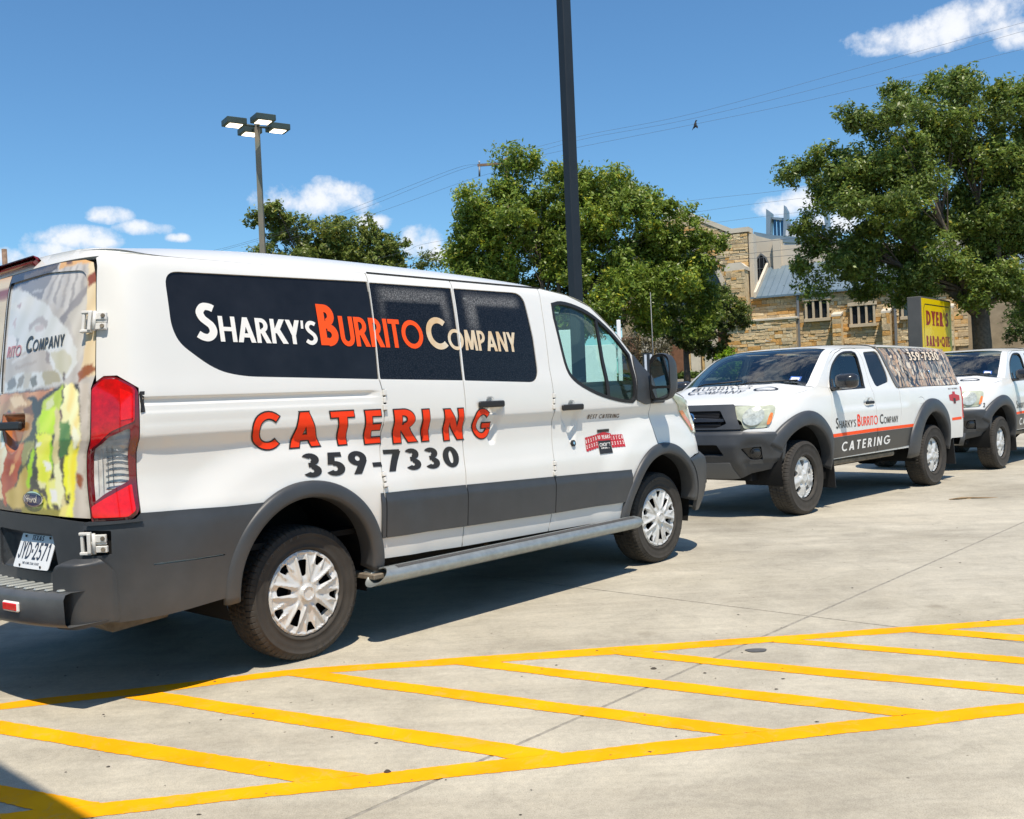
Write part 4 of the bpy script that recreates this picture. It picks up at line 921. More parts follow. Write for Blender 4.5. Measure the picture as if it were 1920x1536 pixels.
wires = [[[-17.22, 55.62, 10.34], [-14.95, 55.19, 10.69], [-9.45, 54.1, 11.85], [-2.84, 52.74, 13.72], [-1.2, 50.2, 13.4]], [[-17.23, 55.62, 10.16], [-8.87, 53.98, 11.8], [-2.32, 52.62, 13.68], [.1, 49.9, 13.4]], [[-16.6, 55.5, 9.88], [-8.15, 53.83, 11.51], [-2.35, 52.62, 12.99], [-0.16, 50.16, 13.0]], [[0.1, 49.6, 13.6], [4.24, 51.19, 14.87], [9.89, 49.88, 15.42], [17.45, 48.0, 16.71], [24.82, 46.0, 17.92]], [[0.72, 49.9, 13.5], [4.23, 51.19, 14.68], [9.88, 49.88, 15.17], [17.43, 48.0, 16.24], [24.81, 46.0, 17.52]], [[0.99, 51.91, 13.93], [4.22, 51.19, 14.31], [13.71, 48.94, 15.25], [19.79, 47.38, 16.02], [24.78, 46.0, 16.68]], [[-7.26, 53.62, 9.21], [-5.26, 53.21, 9.62], [-3.38, 52.82, 9.99], [8.13, 50.25, 10.92], [13.8, 48.88, 11.1], [17.24, 48.0, 11.37]], [[-6.07, 53.38, 8.86], [-3.32, 52.8, 9.36], [9.94, 49.81, 10.4], [14.03, 48.81, 10.6], [17.22, 48.0, 10.71]], [[-5.49, 53.25, 8.5], [-2.63, 52.65, 9.04], [12.24, 49.25, 9.85], [17.19, 48.0, 9.98]], [[6.96, 50.5, 8.43], [10.96, 49.55, 8.58], [14.45, 48.69, 8.67], [18.1, 47.75, 8.8]], [[6.94, 50.5, 7.91], [10.94, 49.55, 8.04], [14.06, 48.78, 8.14], [18.08, 47.75, 8.28]], [[6.93, 50.5, 7.63], [10.41, 49.67, 7.81], [13.92, 48.81, 7.83], [18.06, 47.75, 7.97]]]
wire_l = ['upper thin cable from the left edge up to the utility pole', 'second thin cable from the left up to the utility pole', 'lowest of three thin cables left of the utility pole', 'uppermost cable from the pole crossing towards the top right cloud', 'second cable from the pole crossing towards the top right cloud', 'third cable from the pole, just touching the right oak top', 'thin cable sloping up behind the middle oak to the right oak', 'middle cable passing above the church gable', 'cable grazing the church gable peak', 'thick cable crossing the church buttress, highest of three', 'thick cable crossing the church buttress, middle of three', 'thick cable crossing the church buttress, lowest of three']
cable = mat('cable', (.07, .085, .11), rough=.6)
for w, lab in zip(wires, wire_l):
    g = G(); P = smooth_line(w, 8); g.tube(P, .007 if 'thick' not in lab else .013, 4, cap=False); tag(g.build('power_line', cable, None), lab, 'cable', 'overhead cables')
g = G(); g.tube([(-25.6, 50, 1.8), (-25.62, 50, 10.05)], [.16, .13], 10); tag(g.build('wooden_post', wood, None), 'top of a brown wooden pole at the far left edge', 'pole')
g = G(); g.tube([(5.45, 37, .3), (5.43, 37, 5.1)], [.022, .014], 6); tag(g.build('thin_rod', grey_pipe, None), 'thin dark upright rod behind the van wing mirror', 'rod')
g = G(); g.box((3.385, 30, 1.9), (.12, .10, 3.35), bev=.01); tag(g.build('white_post', mat('white_board', (.75, .76, .77), rough=.5), None), 'plain white post top behind the van windscreen', 'post')
wb = mat('white_panel', (.80, .82, .82), rough=.6)  # two plain panels added to brighten the view through the van window
g = G(); g.box((2.78, 30, 1.95), (.98, .10, 1.76), bev=.01); tag(g.build('window_view_panel', wb, None), 'wide pale panel seen through the front window of the van', 'board')
g = G(); g.box((1.70, 30.2, 2.2), (.42, .10, 2.3), bev=.01); tag(g.build('window_view_panel', wb, None), 'narrow pale panel seen through the front window, left of the wide one', 'board')
sb_ = empty('sign_frame', (4.28, 30, 0), 0, 'dark framed board with two pale strips behind the wing mirror', 'sign')
g = G(); g.box((-.05, 0, 1.45), (.27, .06, 2.15)); g.build('frame', dark_pole, sb_)
for x in (-.115, .055):
    g = G(); g.box((x, -.035, 2.1), (.07, .02, .75)); g.build('panel', mat('pale_panel', (.45, .5, .58), rough=.5), sb_)
# bird
g = G(); g.tube([(7.93, 40, 12.02), (7.97, 40, 12.10), (8.0, 40, 12.20), (8.01, 40, 12.30)], [.015, .05, .055, .02], 8); g.tube([(8.01, 40, 12.28), (8.03, 39.98, 12.33), (8.08, 39.97, 12.33)], [.03, .032, .005], 8)
g.add([(7.97, 40, 12.2), (7.90, 40.1, 12.05), (7.86, 40.12, 11.95), (7.95, 40.03, 12.05)], [(0, 1, 2, 3)]); g.add([(8.0, 40, 12.2), (8.08, 39.92, 12.08), (8.07, 39.9, 11.98), (8.0, 39.98, 12.05)], [(0, 1, 2, 3)])
tag(g.build('bird', mat('bird_dark', (.02, .02, .022), rough=.8), None), 'tiny dark bird in the sky between the cables', 'bird')
# ================================================================ VEHICLES: shared materials
white = mat('white_paint', (.71, .715, .695), rough=.32, coat=.45, var=.02, vscale=1.5)
def dusty(m, lo, hi, amt, col=(.40, .34, .26)):
    nt = m.node_tree; n = nt.nodes; l = nt.links; p = n['Principled BSDF']; s = p.inputs['Base Color'].links[0].from_socket
    t = n.new('ShaderNodeTexCoord'); x = n.new('ShaderNodeSeparateXYZ'); l.new(t.outputs['Object'], x.inputs[0])
    r = n.new('ShaderNodeMapRange'); r.inputs[1].default_value = hi; r.inputs[2].default_value = lo; r.inputs[3].default_value = 0; r.inputs[4].default_value = amt; l.new(x.outputs['Z'], r.inputs[0])
    z = n.new('ShaderNodeTexNoise'); z.inputs['Scale'].default_value = 5; z.inputs['Detail'].default_value = 8; z.inputs['Roughness'].default_value = .7; l.new(t.outputs['Object'], z.inputs['Vector'])
    q = n.new('ShaderNodeMath'); q.operation = 'MULTIPLY'; l.new(r.outputs[0], q.inputs[0]); l.new(z.outputs['Fac'], q.inputs[1])
    k = n.new('ShaderNodeMix'); k.data_type = 'RGBA'; l.new(q.outputs[0], k.inputs['Factor']); l.new(s, k.inputs['A']); k.inputs['B'].default_value = (*col, 1); l.new(k.outputs['Result'], p.inputs['Base Color'])
dusty(white, .40, 1.0, .28)
plastic = mat('grey_plastic', (.040, .045, .052), rough=.46, spec=.5, bump=.12, bscale=260, var=.10, vscale=9, dist=.002)
dusty(plastic, .38, .75, .16)
black = mat('black_rubber', (.012, .012, .013), rough=.55)
shadow_black = mat('black_void', (.006, .006, .007), rough=.9, spec=.1)
liner = mat('liner_black', (.012, .012, .012), rough=.85, spec=.2)
vinyl = mat('black_vinyl', (.012, .013, .016), rough=.14, spec=.32, coat=0, var=.25, vscale=5)
tyre_m = mat('tyre_rubber', (.030, .028, .026), rough=.78, spec=.35, bump=.3, bscale=90, var=.22, vscale=11, dist=.002)
dusty(tyre_m, -.5, .6, .25, (.22, .18, .13))
tyre_txt = mat('tyre_lettering', (.055, .052, .050), rough=.7)
silver = mat('silver_paint', (.60, .60, .585), rough=.36, metal=.22, coat=.15, var=.03, vscale=7)
steel_dark = mat('brake_steel', (.12, .07, .05), rough=.6, metal=.5, var=.4, vscale=20)
chrome = mat('chrome', (.8, .8, .8), rough=.08, metal=1.0)
galv = mat('galvanised_tube', (.34, .37, .37), rough=.42, metal=.6, var=.14, vscale=20, bump=.15, bscale=80, dist=.002)
grip = mat('grit_tape', (.03, .03, .032), rough=.7, var2=(.10, .10, .10), var=.3, vscale=190, bump=.6, bscale=400, dist=.002)
red_lens = mat('red_lens', (.50, .002, .004), rough=.10, spec=.4, coat=.5, var=.30, vscale=30)
red_bright = mat('red_lens_bright', (.78, .004, .005), rough=.10, spec=.4, coat=.5, var=.15, vscale=30)
red_edge = mat('red_lens_edge', (.16, .004, .008), rough=.12, coat=1.0)
clear_lens = mat('clear_lens', (.80, .79, .76), rough=.16, coat=1.0, var2=(.52, .51, .49), var=.05, vscale=16)
amber = mat('amber_lens', (.75, .20, .03), rough=.18, coat=1.0, var=.2, vscale=30)
haze_lens = mat('yellowed_lens', (.44, .47, .36), rough=.25, coat=.7, var=.15, vscale=14)
mirror_m = mat('mirror_glass', (.85, .88, .9), rough=.02, metal=1.0)
glass = glass_mat('tinted_glass', (.60, .84, .80))
glass_dark = glass_mat('dark_glass', (.30, .42, .44), refl=1.6)
glass_ws = glass_mat('windscreen_glass', (.84, .95, .90), refl=1.9)
seat_m = mat('seat_cloth', (.16, .17, .17), rough=.85, var=.15, vscale=20)
dash_m = mat('dash_grey', (.30, .31, .29), rough=.6)
print_white = mat('white_vinyl', (.80, .79, .76), rough=.4)
print_cream = mat('aged_white_vinyl', (.72, .66, .52), rough=.45, var2=(.62, .42, .22), var=.05, vscale=7)
print_orange = mat('orange_vinyl', (.90, .085, .010), rough=.5, spec=.25)
print_red = mat('red_vinyl', (.86, .045, .006), rough=.5, spec=.25)
dark_red = mat('dark_red_vinyl', (.48, .02, .03), rough=.4)
grime = mat('dusty_metal', (.20, .17, .13), rough=.75, metal=.2, var=.4, vscale=9)

def pdist(P, poly):
    q = np.asarray(poly, float); r = np.roll(q, -1, 0); d = np.full(len(P), 9.9)
    for a, b in zip(q, r):
        ab = b-a; L = (ab**2).sum()
        if L < 1e-12: continue
        t = np.clip(((P-a)@ab)/L, 0, 1); d = np.minimum(d, np.linalg.norm(P-a-t[:, None]*ab, axis=1))
    return d
def dish(poly, depth, run):
    """offset that sinks from the outline to a smooth floor"""
    def f(s, z):
        d = pdist(np.stack([np.ravel(s), np.ravel(z)], -1), poly).reshape(np.shape(s))
        return -.001-depth*sst(d, 0, run)
    return f
ROWS = [1.11, 1.13, 1.147, 1.162, 1.178, 1.194, 1.208, 1.222, 1.245]
ROWS_Q = ROWS+[1.262, 1.28, 1.298, 1.312, 1.323, 1.336, 1.350, 1.357, 1.366, 1.378, 1.387, 1.396, 1.41]
def shell(body, name, outline, holes, m, parent, off=0.0, side=-1, h=.04, depth=.018, label=None, cols=None, kind=None, extra=None):
    return drape(name, body.surf(off, side), [outline], holes, m, parent, h=h, depth=depth, flip=(side > 0), label=label, cols=cols, kind=kind, extra=extra)
def arc_pts(cx, cz, r, a0, a1, n=22, fl=None):
    o = []
    for k in range(n+1):
        t = math.radians(a0+(a1-a0)*k/n); rr = r+(fl(math.degrees(t)) if fl else 0)
        o.append((cx+rr*math.cos(t), cz+rr*math.sin(t)))
    return o
def arch_trim(body, name, cx, cz, prof, a0, a1, m, parent, side=-1, n=46, fl=None, label=None, flo=None):
    """bent strip round a wheel opening; prof: (radius, offset) pairs; last ones turn inwards"""
    V = []; K = len(prof)
    r_in = min(r for r, o in prof); r_out = max(r for r, o in prof)
    for k in range(n+1):
        t = math.radians(a0+(a1-a0)*k/n); e = fl(math.degrees(t)) if fl else 0; e2 = flo(math.degrees(t)) if flo else 0
        for r, o in prof:
            rr = r+e+e2*max(0, (r-r_in)/(r_out-r_in))
            V.append(body.P(np.array([cx+rr*math.cos(t)]), np.array([cz+rr*math.sin(t)]), o, side)[0])
    F = []
    for k in range(n):
        for j in range(K-1):
            q = (k*K+j, k*K+j+1, (k+1)*K+j+1, (k+1)*K+j); F.append(q if side < 0 else q[::-1])
    F.append(tuple(range(K)) if side > 0 else tuple(range(K))[::-1]); F.append(tuple(n*K+j for j in range(K))[::(1 if side < 0 else -1)])
    return mk(name, V, F, m, parent, smooth=True, label=label)
def well(cx, cz, r, side, parent, y0=.95, y1=.50):
    """dark lining of a wheel opening"""
    g = G(); n = 20; v = []
    for k in range(n+1):
        t = math.radians(-20+220*k/n)
        v += [(cx+r*math.cos(t), side*y0, cz+r*math.sin(t)), (cx+r*math.cos(t), side*y1, cz+r*math.sin(t))]
    g.add(v, [(2*k, 2*k+1, 2*k+3, 2*k+2) for k in range(n)], s=True)
    c = [(cx+r*math.cos(math.radians(-20+220*k/n)), side*y1, cz+r*math.sin(math.radians(-20+220*k/n))) for k in range(n+1)]
    g.add(c, [tuple(range(n+1))])
    return g.build('wheel_well', liner, parent)

# ---------------------------------------------------------------- wheels
_cache = {}
def tyre_mesh(key, R, W, rim, nb):
    """tyre spun about Y, outer face at y = -W/2 .. profile with shoulder blocks cut by sipes"""
    if key in _cache: return _cache[key]
    h = W/2; sh = R-.010
    prof = [(rim-.004, -h+.035, 0), (rim+.004, -h+.020, 0), (rim+.012, -h+.012, 0), (rim+.02, -h+.008, 0), (rim+.0215, -h+.0105, 0), (rim+.045, -h+.002, 0), ((rim+R)/2, -h, 0), (R-.045, -h+.003, 0), (R-.043, -h+.0005, 0), (R-.036, -h+.001, 0), (R-.034, -h+.006, 0),
            (R-.026, -h+.008, 1), (R-.010, -h+.018, 1), (R-.003, -h+.032, 1), (R-.001, -h+.052, 1), (R-.009, -h+.054, 0), (R-.009, -h+.060, 0), (R, -h+.062, 2), (R+.001, -.022, 2), (R-.008, -.020, 0), (R-.008, -.013, 0), (R+.001, -.011, 2)]
    prof = prof+[(r, -y, k) for r, y, k in prof[::-1]]
    n = nb*4; V = []; F = []; FM = []
    for i, (r, y, k) in enumerate(prof):
        for j in range(n):
            ph = j % 4; jj = j+(i*.12 if False else 0)
            rr = r
            if k == 1 and ph == 0: rr -= .006 if r > R-.02 else .0035
            if k == 2 and ph == (2 if y < 0 else 1): rr -= .006
            t = 2*math.pi*(j+(-.9 if ph == 1 else (.9 if ph == 3 else 0))*(1 if k else 0)*.55)/n
            V.append((rr*math.cos(t), y, rr*math.sin(t)))
    for i in range(len(prof)-1):
        for j in range(n):
            j2 = (j+1) % n; F.append((i*n+j, i*n+j2, (i+1)*n+j2, (i+1)*n+j))
    me = bpy.data.meshes.new('tyre'); me.from_pydata(V, [], [f[::-1] for f in F])
    sm = [(prof[f[0]//n][2] == 0) for f in F]; me.polygons.foreach_set('use_smooth', sm); me.update(); me.materials.append(tyre_m)
    _cache[key] = me
    return me
def disc_mesh(key, R, holes, hf, m, h=.012, depth=.02):
    """wheel face: height field hf(x, y) over a disc with holes; face looks towards -Y"""
    if key in _cache: return _cache[key]
    out = [(R*math.cos(t), R*math.sin(t)) for t in np.linspace(0, 2*math.pi, 64, endpoint=False)]
    pos = lambda u, v: np.stack([u, -hf(u, v), v], -1)
    o = drape('hub_cap', pos, [out], holes, m, None, h=h, depth=depth)
    me = o.data; bpy.data.objects.remove(o); _cache[key] = me
    return me
def text_ring(txt, r0, hgt, a_mid, da, y, m, parent, w=.17):
    g = G(); k0 = -(len(txt)-1)/2
    for i, ch in enumerate(txt):
        a = math.radians(a_mid-(k0+i)*da); S, adv = glyph(ch, w)
        for poly in S:
            P = []
            for (px, py) in poly:
                rr = r0+py*hgt; tt = a-(px-adv/2)*hgt*.95/r0; P.append((rr*math.cos(tt), y, rr*math.sin(tt)))
            g.add(P, [tuple(range(len(P)))[::1]])
    return g.build('sidewall_lettering', m, parent, smooth=False)
def sector(r0, r1, a, wa0, wa1, n=4):
    """rounded trapezoid between radii r0 < r1 at angle a with half-widths wa0, wa1 (metres)"""
    P = [(r0, -wa0), (r0, wa0), (r1, wa1), (r1, -wa1)]
    P = rnd(P, min(wa0, wa1)*.8, n); c, s = math.cos(a), math.sin(a)
    return [(x*c-y*s, x*s+y*c) for x, y in P]
def van_wheel(parent, X, side, steer=0.0, spin=0.0):
    w = empty('wheel', (X, side*.848, .347)); w.parent = parent
    w.rotation_euler = (0, 0, (math.pi if side > 0 else 0)+steer)
    ti = link('tyre', tyre_mesh('van', .349, .235, .222, 66), tyre_m, w)
    R = .222; base = spin
    big = [sector(.092, .176, base+2*math.pi*(k)/5, .011, .026) for k in range(5)]
    small = [sector(.155, .202, base+2*math.pi*(k+.5)/5, .010, .027) for k in range(5)]
    def hf(x, y):
        r = np.hypot(x, y); a = np.arctan2(y, x)-base
        z = .018*(1-(r/R)**2)+.006
        rim = .010*np.exp(-((r-.212)/.006)**2); z = z+rim
        z = z+.020*sst(r, .048, .038)-.008*sst(r, .033, .026)
        A = np.cos(5*a)                       # ridges flank the wide openings
        d5 = np.abs(((a/(2*math.pi/5)+.5) % 1)-.5)*2*math.pi/5*r
        z = z+.013*np.exp(-((d5-.026-.06*(r-.08))/.0085)**2)*sst(r, .05, .09)*sst(r, .212, .195)
        z = z-.008*np.exp(-(d5/.014)**2)*sst(r, .07, .10)
        e5 = np.abs((a/(2*math.pi/5) % 1)-.5)*2*math.pi/5*r
        z = z+.009*np.exp(-((e5-.029)/.006)**2)*sst(r, .135, .16)*sst(r, .214, .2)
        z = z-.006*np.exp(-(e5/.012)**2)*sst(r, .06, .10)
        return z
    me = disc_mesh('vancap%.2f' % spin, R, big+small, hf, silver, h=.0085, depth=.022)
    c = link('hub_cap', me, silver, w); c.location = (0, -.088, 0)
    g = G(); g.lathe([(.0, -.06), (.16, -.06), (.205, -.045), (.215, -.08)], 32); g.lathe([(.0, -.075), (.085, -.075), (.085, -.05)], 24, m=1)
    for k in range(6):
        t = math.pi*k/3; g.tube([(.062*math.cos(t), -.07, .062*math.sin(t)), (.062*math.cos(t), -.085, .062*math.sin(t))], .012, 6, m=1)
    g.build('rim', [shadow_black, steel_dark], w)
    if side < 0:
        text_ring('YOKOHAMA', .293, .020, 128, 8.4, -.1188, tyre_txt, w)
        text_ring('YOKOHAMA', .293, .020, -52, 8.4, -.1188, tyre_txt, w)
    return w
def truck_wheel(parent, X, side, steer=0.0, spin=0.0):
    w = empty('wheel', (X, side*.800, .379)); w.parent = parent
    w.rotation_euler = (0, 0, (math.pi if side > 0 else 0)+steer)
    link('tyre', tyre_mesh('truck', .381, .245, .218, 60), tyre_m, w)
    R = .216
    holes = [sector(.112, .178, spin+2*math.pi*k/5, .022, .040) for k in range(5)]
    def hf(x, y):
        r = np.hypot(x, y); a = np.arctan2(y, x)-spin
        z = .012*sst(r, .20, .09)+.012*np.exp(-((r-.206)/.006)**2)-.006
        z = z+.024*sst(r, .088, .040)-.006*sst(r, .04, .03)
        b5 = np.abs((a/(2*math.pi/5) % 1)-.5)*2*math.pi/5*r
        z = z+.014*np.exp(-(b5/.028)**2)*sst(r, .05, .10)*sst(r, .2, .18)
        d5 = np.abs(((a/(2*math.pi/5)+.5) % 1)-.5)*2*math.pi/5*r
        z = z-.020*np.exp(-(d5/.016)**2)*np.exp(-((r-.070)/.018)**2)
        return z
    me = disc_mesh('truckcap', R, holes, hf, silver, h=.014, depth=.03)
    c = link('rim', me, silver, w); c.location = (0, -.075, 0)
    g = G(); g.lathe([(.0, -.02), (.16, -.02), (.205, -.03), (.212, -.075)], 24); g.lathe([(0, -.045), (.10, -.045), (.10, -.02)], 20, m=1)
    g.build('brake_disc', [shadow_black, steel_dark], w)
    return w
# ================================================================ THE VAN
van = empty('catering_van', (-1.8200, 5.7097, 0), .8355, 'white catering van with black windows, orange lettering and a food-print rear door', 'van')
ARC_R = (-.02, .44); ARC_F = (3.27, .43)
ff = lambda a: .07*float(sst(a, 150, 195))
WIN1 = rnd([(-.690, 1.979), (.533, 2.003), (.523, 1.756), (.497, 1.456), (-.35, 1.482), (-.50, 1.515), (-.665, 1.640), (-.694, 1.72)], [.07, .004, 0, .004, .08, .10, .05, .04], 6)
WIN2 = rnd([(.551, 2.000), (1.192, 2.003), (1.157, 1.438), (.516, 1.455)], .008)
WIN3 = rnd([(1.218, 2.003), (1.855, 2.006), (1.874, 1.70), (1.864, 1.414), (1.178, 1.437)], [.008, .09, .02, .10, .008], 6)
FWIN = smooth_line([(2.142, 1.945), (2.25, 1.962), (2.42, 1.938), (2.60, 1.878), (2.80, 1.758), (2.985, 1.600)], 3)+smooth_line([(2.99, 1.56), (2.965, 1.42), (2.935, 1.27)], 3)+smooth_line([(2.90, 1.250), (2.76, 1.262), (2.538, 1.305), (2.36, 1.363), (2.235, 1.425), (2.178, 1.50), (2.152, 1.65), (2.132, 1.85)], 3)
LAMP = rnd([(-1.112, .848), (-1.113, 1.440), (-1.060, 1.487), (-1.000, 1.487), (-.909, 1.430), (-.911, .875), (-.960, .843)], [.01, .02, .02, .03, .03, .03, .02], 4)
seam_r = [(.459, .46), (.482, .895), (.512, 1.10), (.518, 1.248), (.523, 1.366), (.508, 1.440), (.503, 1.456), (.542, 2.001), (.550, 2.058)]
seam_m = [(1.118, .433), (1.136, .642), (1.158, .995), (1.160, 1.333), (1.159, 1.437), (1.206, 2.001), (1.212, 2.058)]
seam_b = [(1.932, .42), (1.962, .546), (1.983, .776), (2.004, 1.078), (2.000, 1.22), (1.991, 1.506), (2.02, 1.9), (2.040, 2.052)]
seam_f = [(3.215, .905), (3.165, 1.05), (3.135, 1.20), (3.13, 1.262)]
mv = lambda L, d: [(x+d, y) for x, y in L]
GAP = .0035
def cup(cx, side, doorm, parent, w=.115, zt=1.262):
    """door handle: dished cup with a black pull bar"""
    c = rnd([(cx-w, zt+.012), (cx-.045, zt+.018), (cx-.030, zt+.070), (cx+.030, zt+.070), (cx+.045, zt+.018), (cx+w, zt+.012), (cx+w-.004, zt-.06), (cx+.075, zt-.235), (cx+.01, zt-.240), (cx-.035, zt-.12), (cx-w+.015, zt-.05)], .02, 3)
    return c
CUP1 = cup(1.378, -1, None, None); CUP2 = cup(2.180, -1, None, None, zt=1.215)
def handle(parent, cx, zt, side, poly):
    shell(VAN, 'handle_cup', poly, [], white, parent, off=dish(poly, .030, .045), side=side, h=.014, depth=.0)
    g = G(); M = VAN.frame(cx, zt+.022, .012, side)
    g.box((0, 0, 0), (.232, .040, .020), m=0, bev=.008, M=Matrix()); o = g.build('door_handle', black, parent); o.matrix_local = M if side < 0 else M
    return o
for side in (-1, 1):
    # ---- rear quarter panel
    out = [(-1.090, 2.056), (-1.124, 2.043), (-1.113, 2.0), (-1.104, 1.75), (-1.095, 1.47), (-1.060, 1.493), (-.998, 1.493), (-.903, 1.434), (-.904, .86), (-.904, .42), (-.56, .42)]+arc_pts(*ARC_R, .465, 183, -3, 26)+mv(seam_r, -GAP)
    q = shell(VAN, 'quarter_panel', out, [grow(WIN1, .004)], white, van, side=side, h=.03, extra=ROWS_Q)
    drape('window_glass', VAN.surf(-.008, side), [grow(WIN1, .008)], [], vinyl, q, h=.05, depth=0, flip=side > 0)
    # ---- the pair of side doors
    d1 = shell(VAN, 'side_door', mv(seam_r, GAP)+mv(seam_m, -GAP)[::-1], [grow(WIN2, .003)], white, van, side=side, h=.03, extra=ROWS, label='rear leaf of the side doors')
    holes = [grow(WIN3, .003)]+([CUP1] if True else [])
    d2 = shell(VAN, 'side_door', mv(seam_m, GAP)+mv(seam_b, -GAP)[::-1], holes, white, van, side=side, h=.03, extra=ROWS, label='front leaf of the side doors, with the handle')
    handle(d2, 1.378, 1.262, side, CUP1)
    # faded, crazed film across the tops of these two windows
    def film(u, v, k):
        if k == 2: a = sst(u, .57, .66)*sst(u, 1.17, 1.10)*sst(v, 1.985, 1.96); dark = sst(np.abs(u-.86)/.21+(np.clip(1.90-v, 0, 9))*-.6, 1.25, .95)*sst(v, 1.925, 1.90); low = sst(v, 1.66, 1.86)
        else: a = sst(u, 1.26, 1.33)*sst(u, 1.83, 1.74)*sst(v, 1.985, 1.96); dark = sst((1.56-u)/.20, 1.0, .8)*sst(v, 1.92, 1.895)*sst(u, 1.33, 1.40); low = sst(v, 1.66, 1.86)+.1*0
        f = np.clip(a*(1-dark)*low, 0, 1)[:, None]
        return np.array([[.013, .014, .017]])*(1-f)+np.array([[.15, .15, .15]])*f
    if 'film' not in MATS:
        fm_ = attr_mat('faded_film', rough=.2); fm_.node_tree.nodes['Principled BSDF'].inputs['Specular IOR Level'].default_value = .32; n_ = fm_.node_tree.nodes; l_ = fm_.node_tree.links
        p_ = n_['Principled BSDF']; a_ = [x for x in n_ if x.type == 'ATTRIBUTE'][0]; v_ = n_.new('ShaderNodeTexVoronoi'); v_.feature = 'DISTANCE_TO_EDGE'; v_.inputs['Scale'].default_value = 75
        t_ = n_.new('ShaderNodeTexCoord'); l_.new(t_.outputs['Object'], v_.inputs['Vector']); r_ = n_.new('ShaderNodeMapRange'); r_.inputs[1].default_value = 0; r_.inputs[2].default_value = .22; r_.inputs[3].default_value = .25; r_.inputs[4].default_value = 1.15
        l_.new(v_.outputs['Distance'], r_.inputs[0]); x_ = n_.new('ShaderNodeMix'); x_.data_type = 'RGBA'; x_.blend_type = 'MULTIPLY'; x_.inputs['Factor'].default_value = 1
        l_.new(a_.outputs['Color'], x_.inputs['A']); l_.new(r_.outputs[0], x_.inputs['B']); l_.new(x_.outputs['Result'], p_.inputs['Base Color']); MATS['film'] = fm_
    drape('window_glass', VAN.surf(-.007, side), [grow(WIN2, .006)], [], MATS['film'], d1, h=.025, depth=0, flip=side > 0, cols=lambda u, v: film(u, v, 2))
    drape('window_glass', VAN.surf(-.007, side), [grow(WIN3, .006)], [], MATS['film'], d2, h=.025, depth=0, flip=side > 0, cols=lambda u, v: film(u, v, 3))
    # ---- front door
    out = mv(seam_b, GAP)+[(2.33, 2.017), (2.58, 1.943), (2.83, 1.775), (3.03, 1.598), (3.19, 1.43), (3.25, 1.375), (3.20, 1.31)]+mv(seam_f, -GAP)[::-1]+arc_pts(*ARC_F, .465, 98, 183, 16, ff)
    fd = shell(VAN, 'front_door', out, [FWIN, CUP2], white, van, side=side, h=.03, extra=ROWS)
    handle(fd, 2.180, 1.215, side, CUP2)
    drape('window_glass', VAN.surf(-.014, side), [grow(FWIN, .006)], [], glass, fd, h=.06, depth=0, flip=side > 0)
    shell(VAN, 'window_seal', grow(FWIN, .010), [grow(FWIN, -.014)], black, fd, off=.0025, side=side, h=.03, depth=.02)
    shell(VAN, 'window_divider', [(2.615, 1.862), (2.640, 1.848), (2.625, 1.28), (2.592, 1.29)], [], black, fd, off=.001, side=side, h=.05, depth=.014)
    shell(VAN, 'mirror_gusset', rnd([(3.03, 1.605), (3.00, 1.50), (2.945, 1.262), (3.06, 1.225), (3.30, 1.245), (3.27, 1.35), (3.15, 1.47)], .012), [], plastic, fd, off=.012, side=side, h=.04, depth=.02)
    if side < 0:
        g = G(); g.tube([(0, 0, 0), (0, 0, .014)], .022, 20); g.tube([(0, 0, .012), (0, 0, .017)], .010, 14, m=1); o = g.build('key_cover', [black, chrome], fd); o.matrix_local = VAN.frame(2.213, .988, 0, side)
    # ---- front wing, reaching forward round the corner
    out = [(3.137, 1.268), (3.21, 1.312), (3.30, 1.352), (3.42, 1.330), (3.60, 1.297), (3.80, 1.262), (4.0, 1.232), (4.25, 1.200), (4.45, 1.175), (4.45, 1.02), (4.1, .965), (4.02, .815), (3.75, .805)]+arc_pts(*ARC_F, .465, 47, 98, 12)+[(3.222, .905)]+mv(seam_f, GAP)[1:-1]
    fe = shell(VAN, 'front_wing', out, [], white, van, side=side, h=.035)
    hl = rnd([(3.455, 1.297), (3.60, 1.190), (3.69, 1.06), (3.735, .985), (3.90, .962), (4.10, 1.03), (4.22, 1.10), (4.12, 1.17), (3.85, 1.235)], .02, 3)
    L = shell(VAN, 'headlight', hl, [], haze_lens, van, off=.010, side=side, h=.04, depth=.025)
    shell(VAN, 'turn_lens', rnd([(3.615, 1.165), (3.700, 1.04), (3.735, .993), (3.79, .99), (3.76, 1.08), (3.68, 1.17)], .01), [], amber, L, off=.013, side=side, h=.04, depth=.004)
    # ---- grey lower cladding
    def cl_off(top): return lambda s, z: .004+.013*sst(z, top(s)-.002, top(s)-.055)
    topf = lambda s: .838-.0285*(np.asarray(s)-0)
    def strip(a, b, za, zb, par, nm='cladding'):
        pts = [(s, float(topf(s))) for s in np.linspace(a, b, 5)]+[(b, zb), (a, za)]
        shell(VAN, nm, pts, [], plastic, par, off=cl_off(topf), side=side, h=.02, depth=.014)
    strip(.455, .478, .577, .577, q); strip(.487, 1.142, .577, .557, d1); strip(1.150, 1.975, .557, .538, d2); strip(1.985, 2.83, .538, .529, fd)
    # ---- wheel arches and wells
    ap = [(.497, .002), (.495, .014), (.486, .024), (.470, .029), (.432, .030), (.420, .026), (.412, .016), (.410, .0), (.412, -.09)]
    arch_trim(VAN, 'wheel_arch_trim', *ARC_R, ap, -4, 186, plastic, van, side)
    arch_trim(VAN, 'wheel_arch_trim', ARC_F[0], ARC_F[1], ap, 2, 184, plastic, van, side, fl=lambda a: .07*float(sst(a, 145, 190)))
    well(*ARC_R, .45, side, van); well(*ARC_F, .47, side, van)
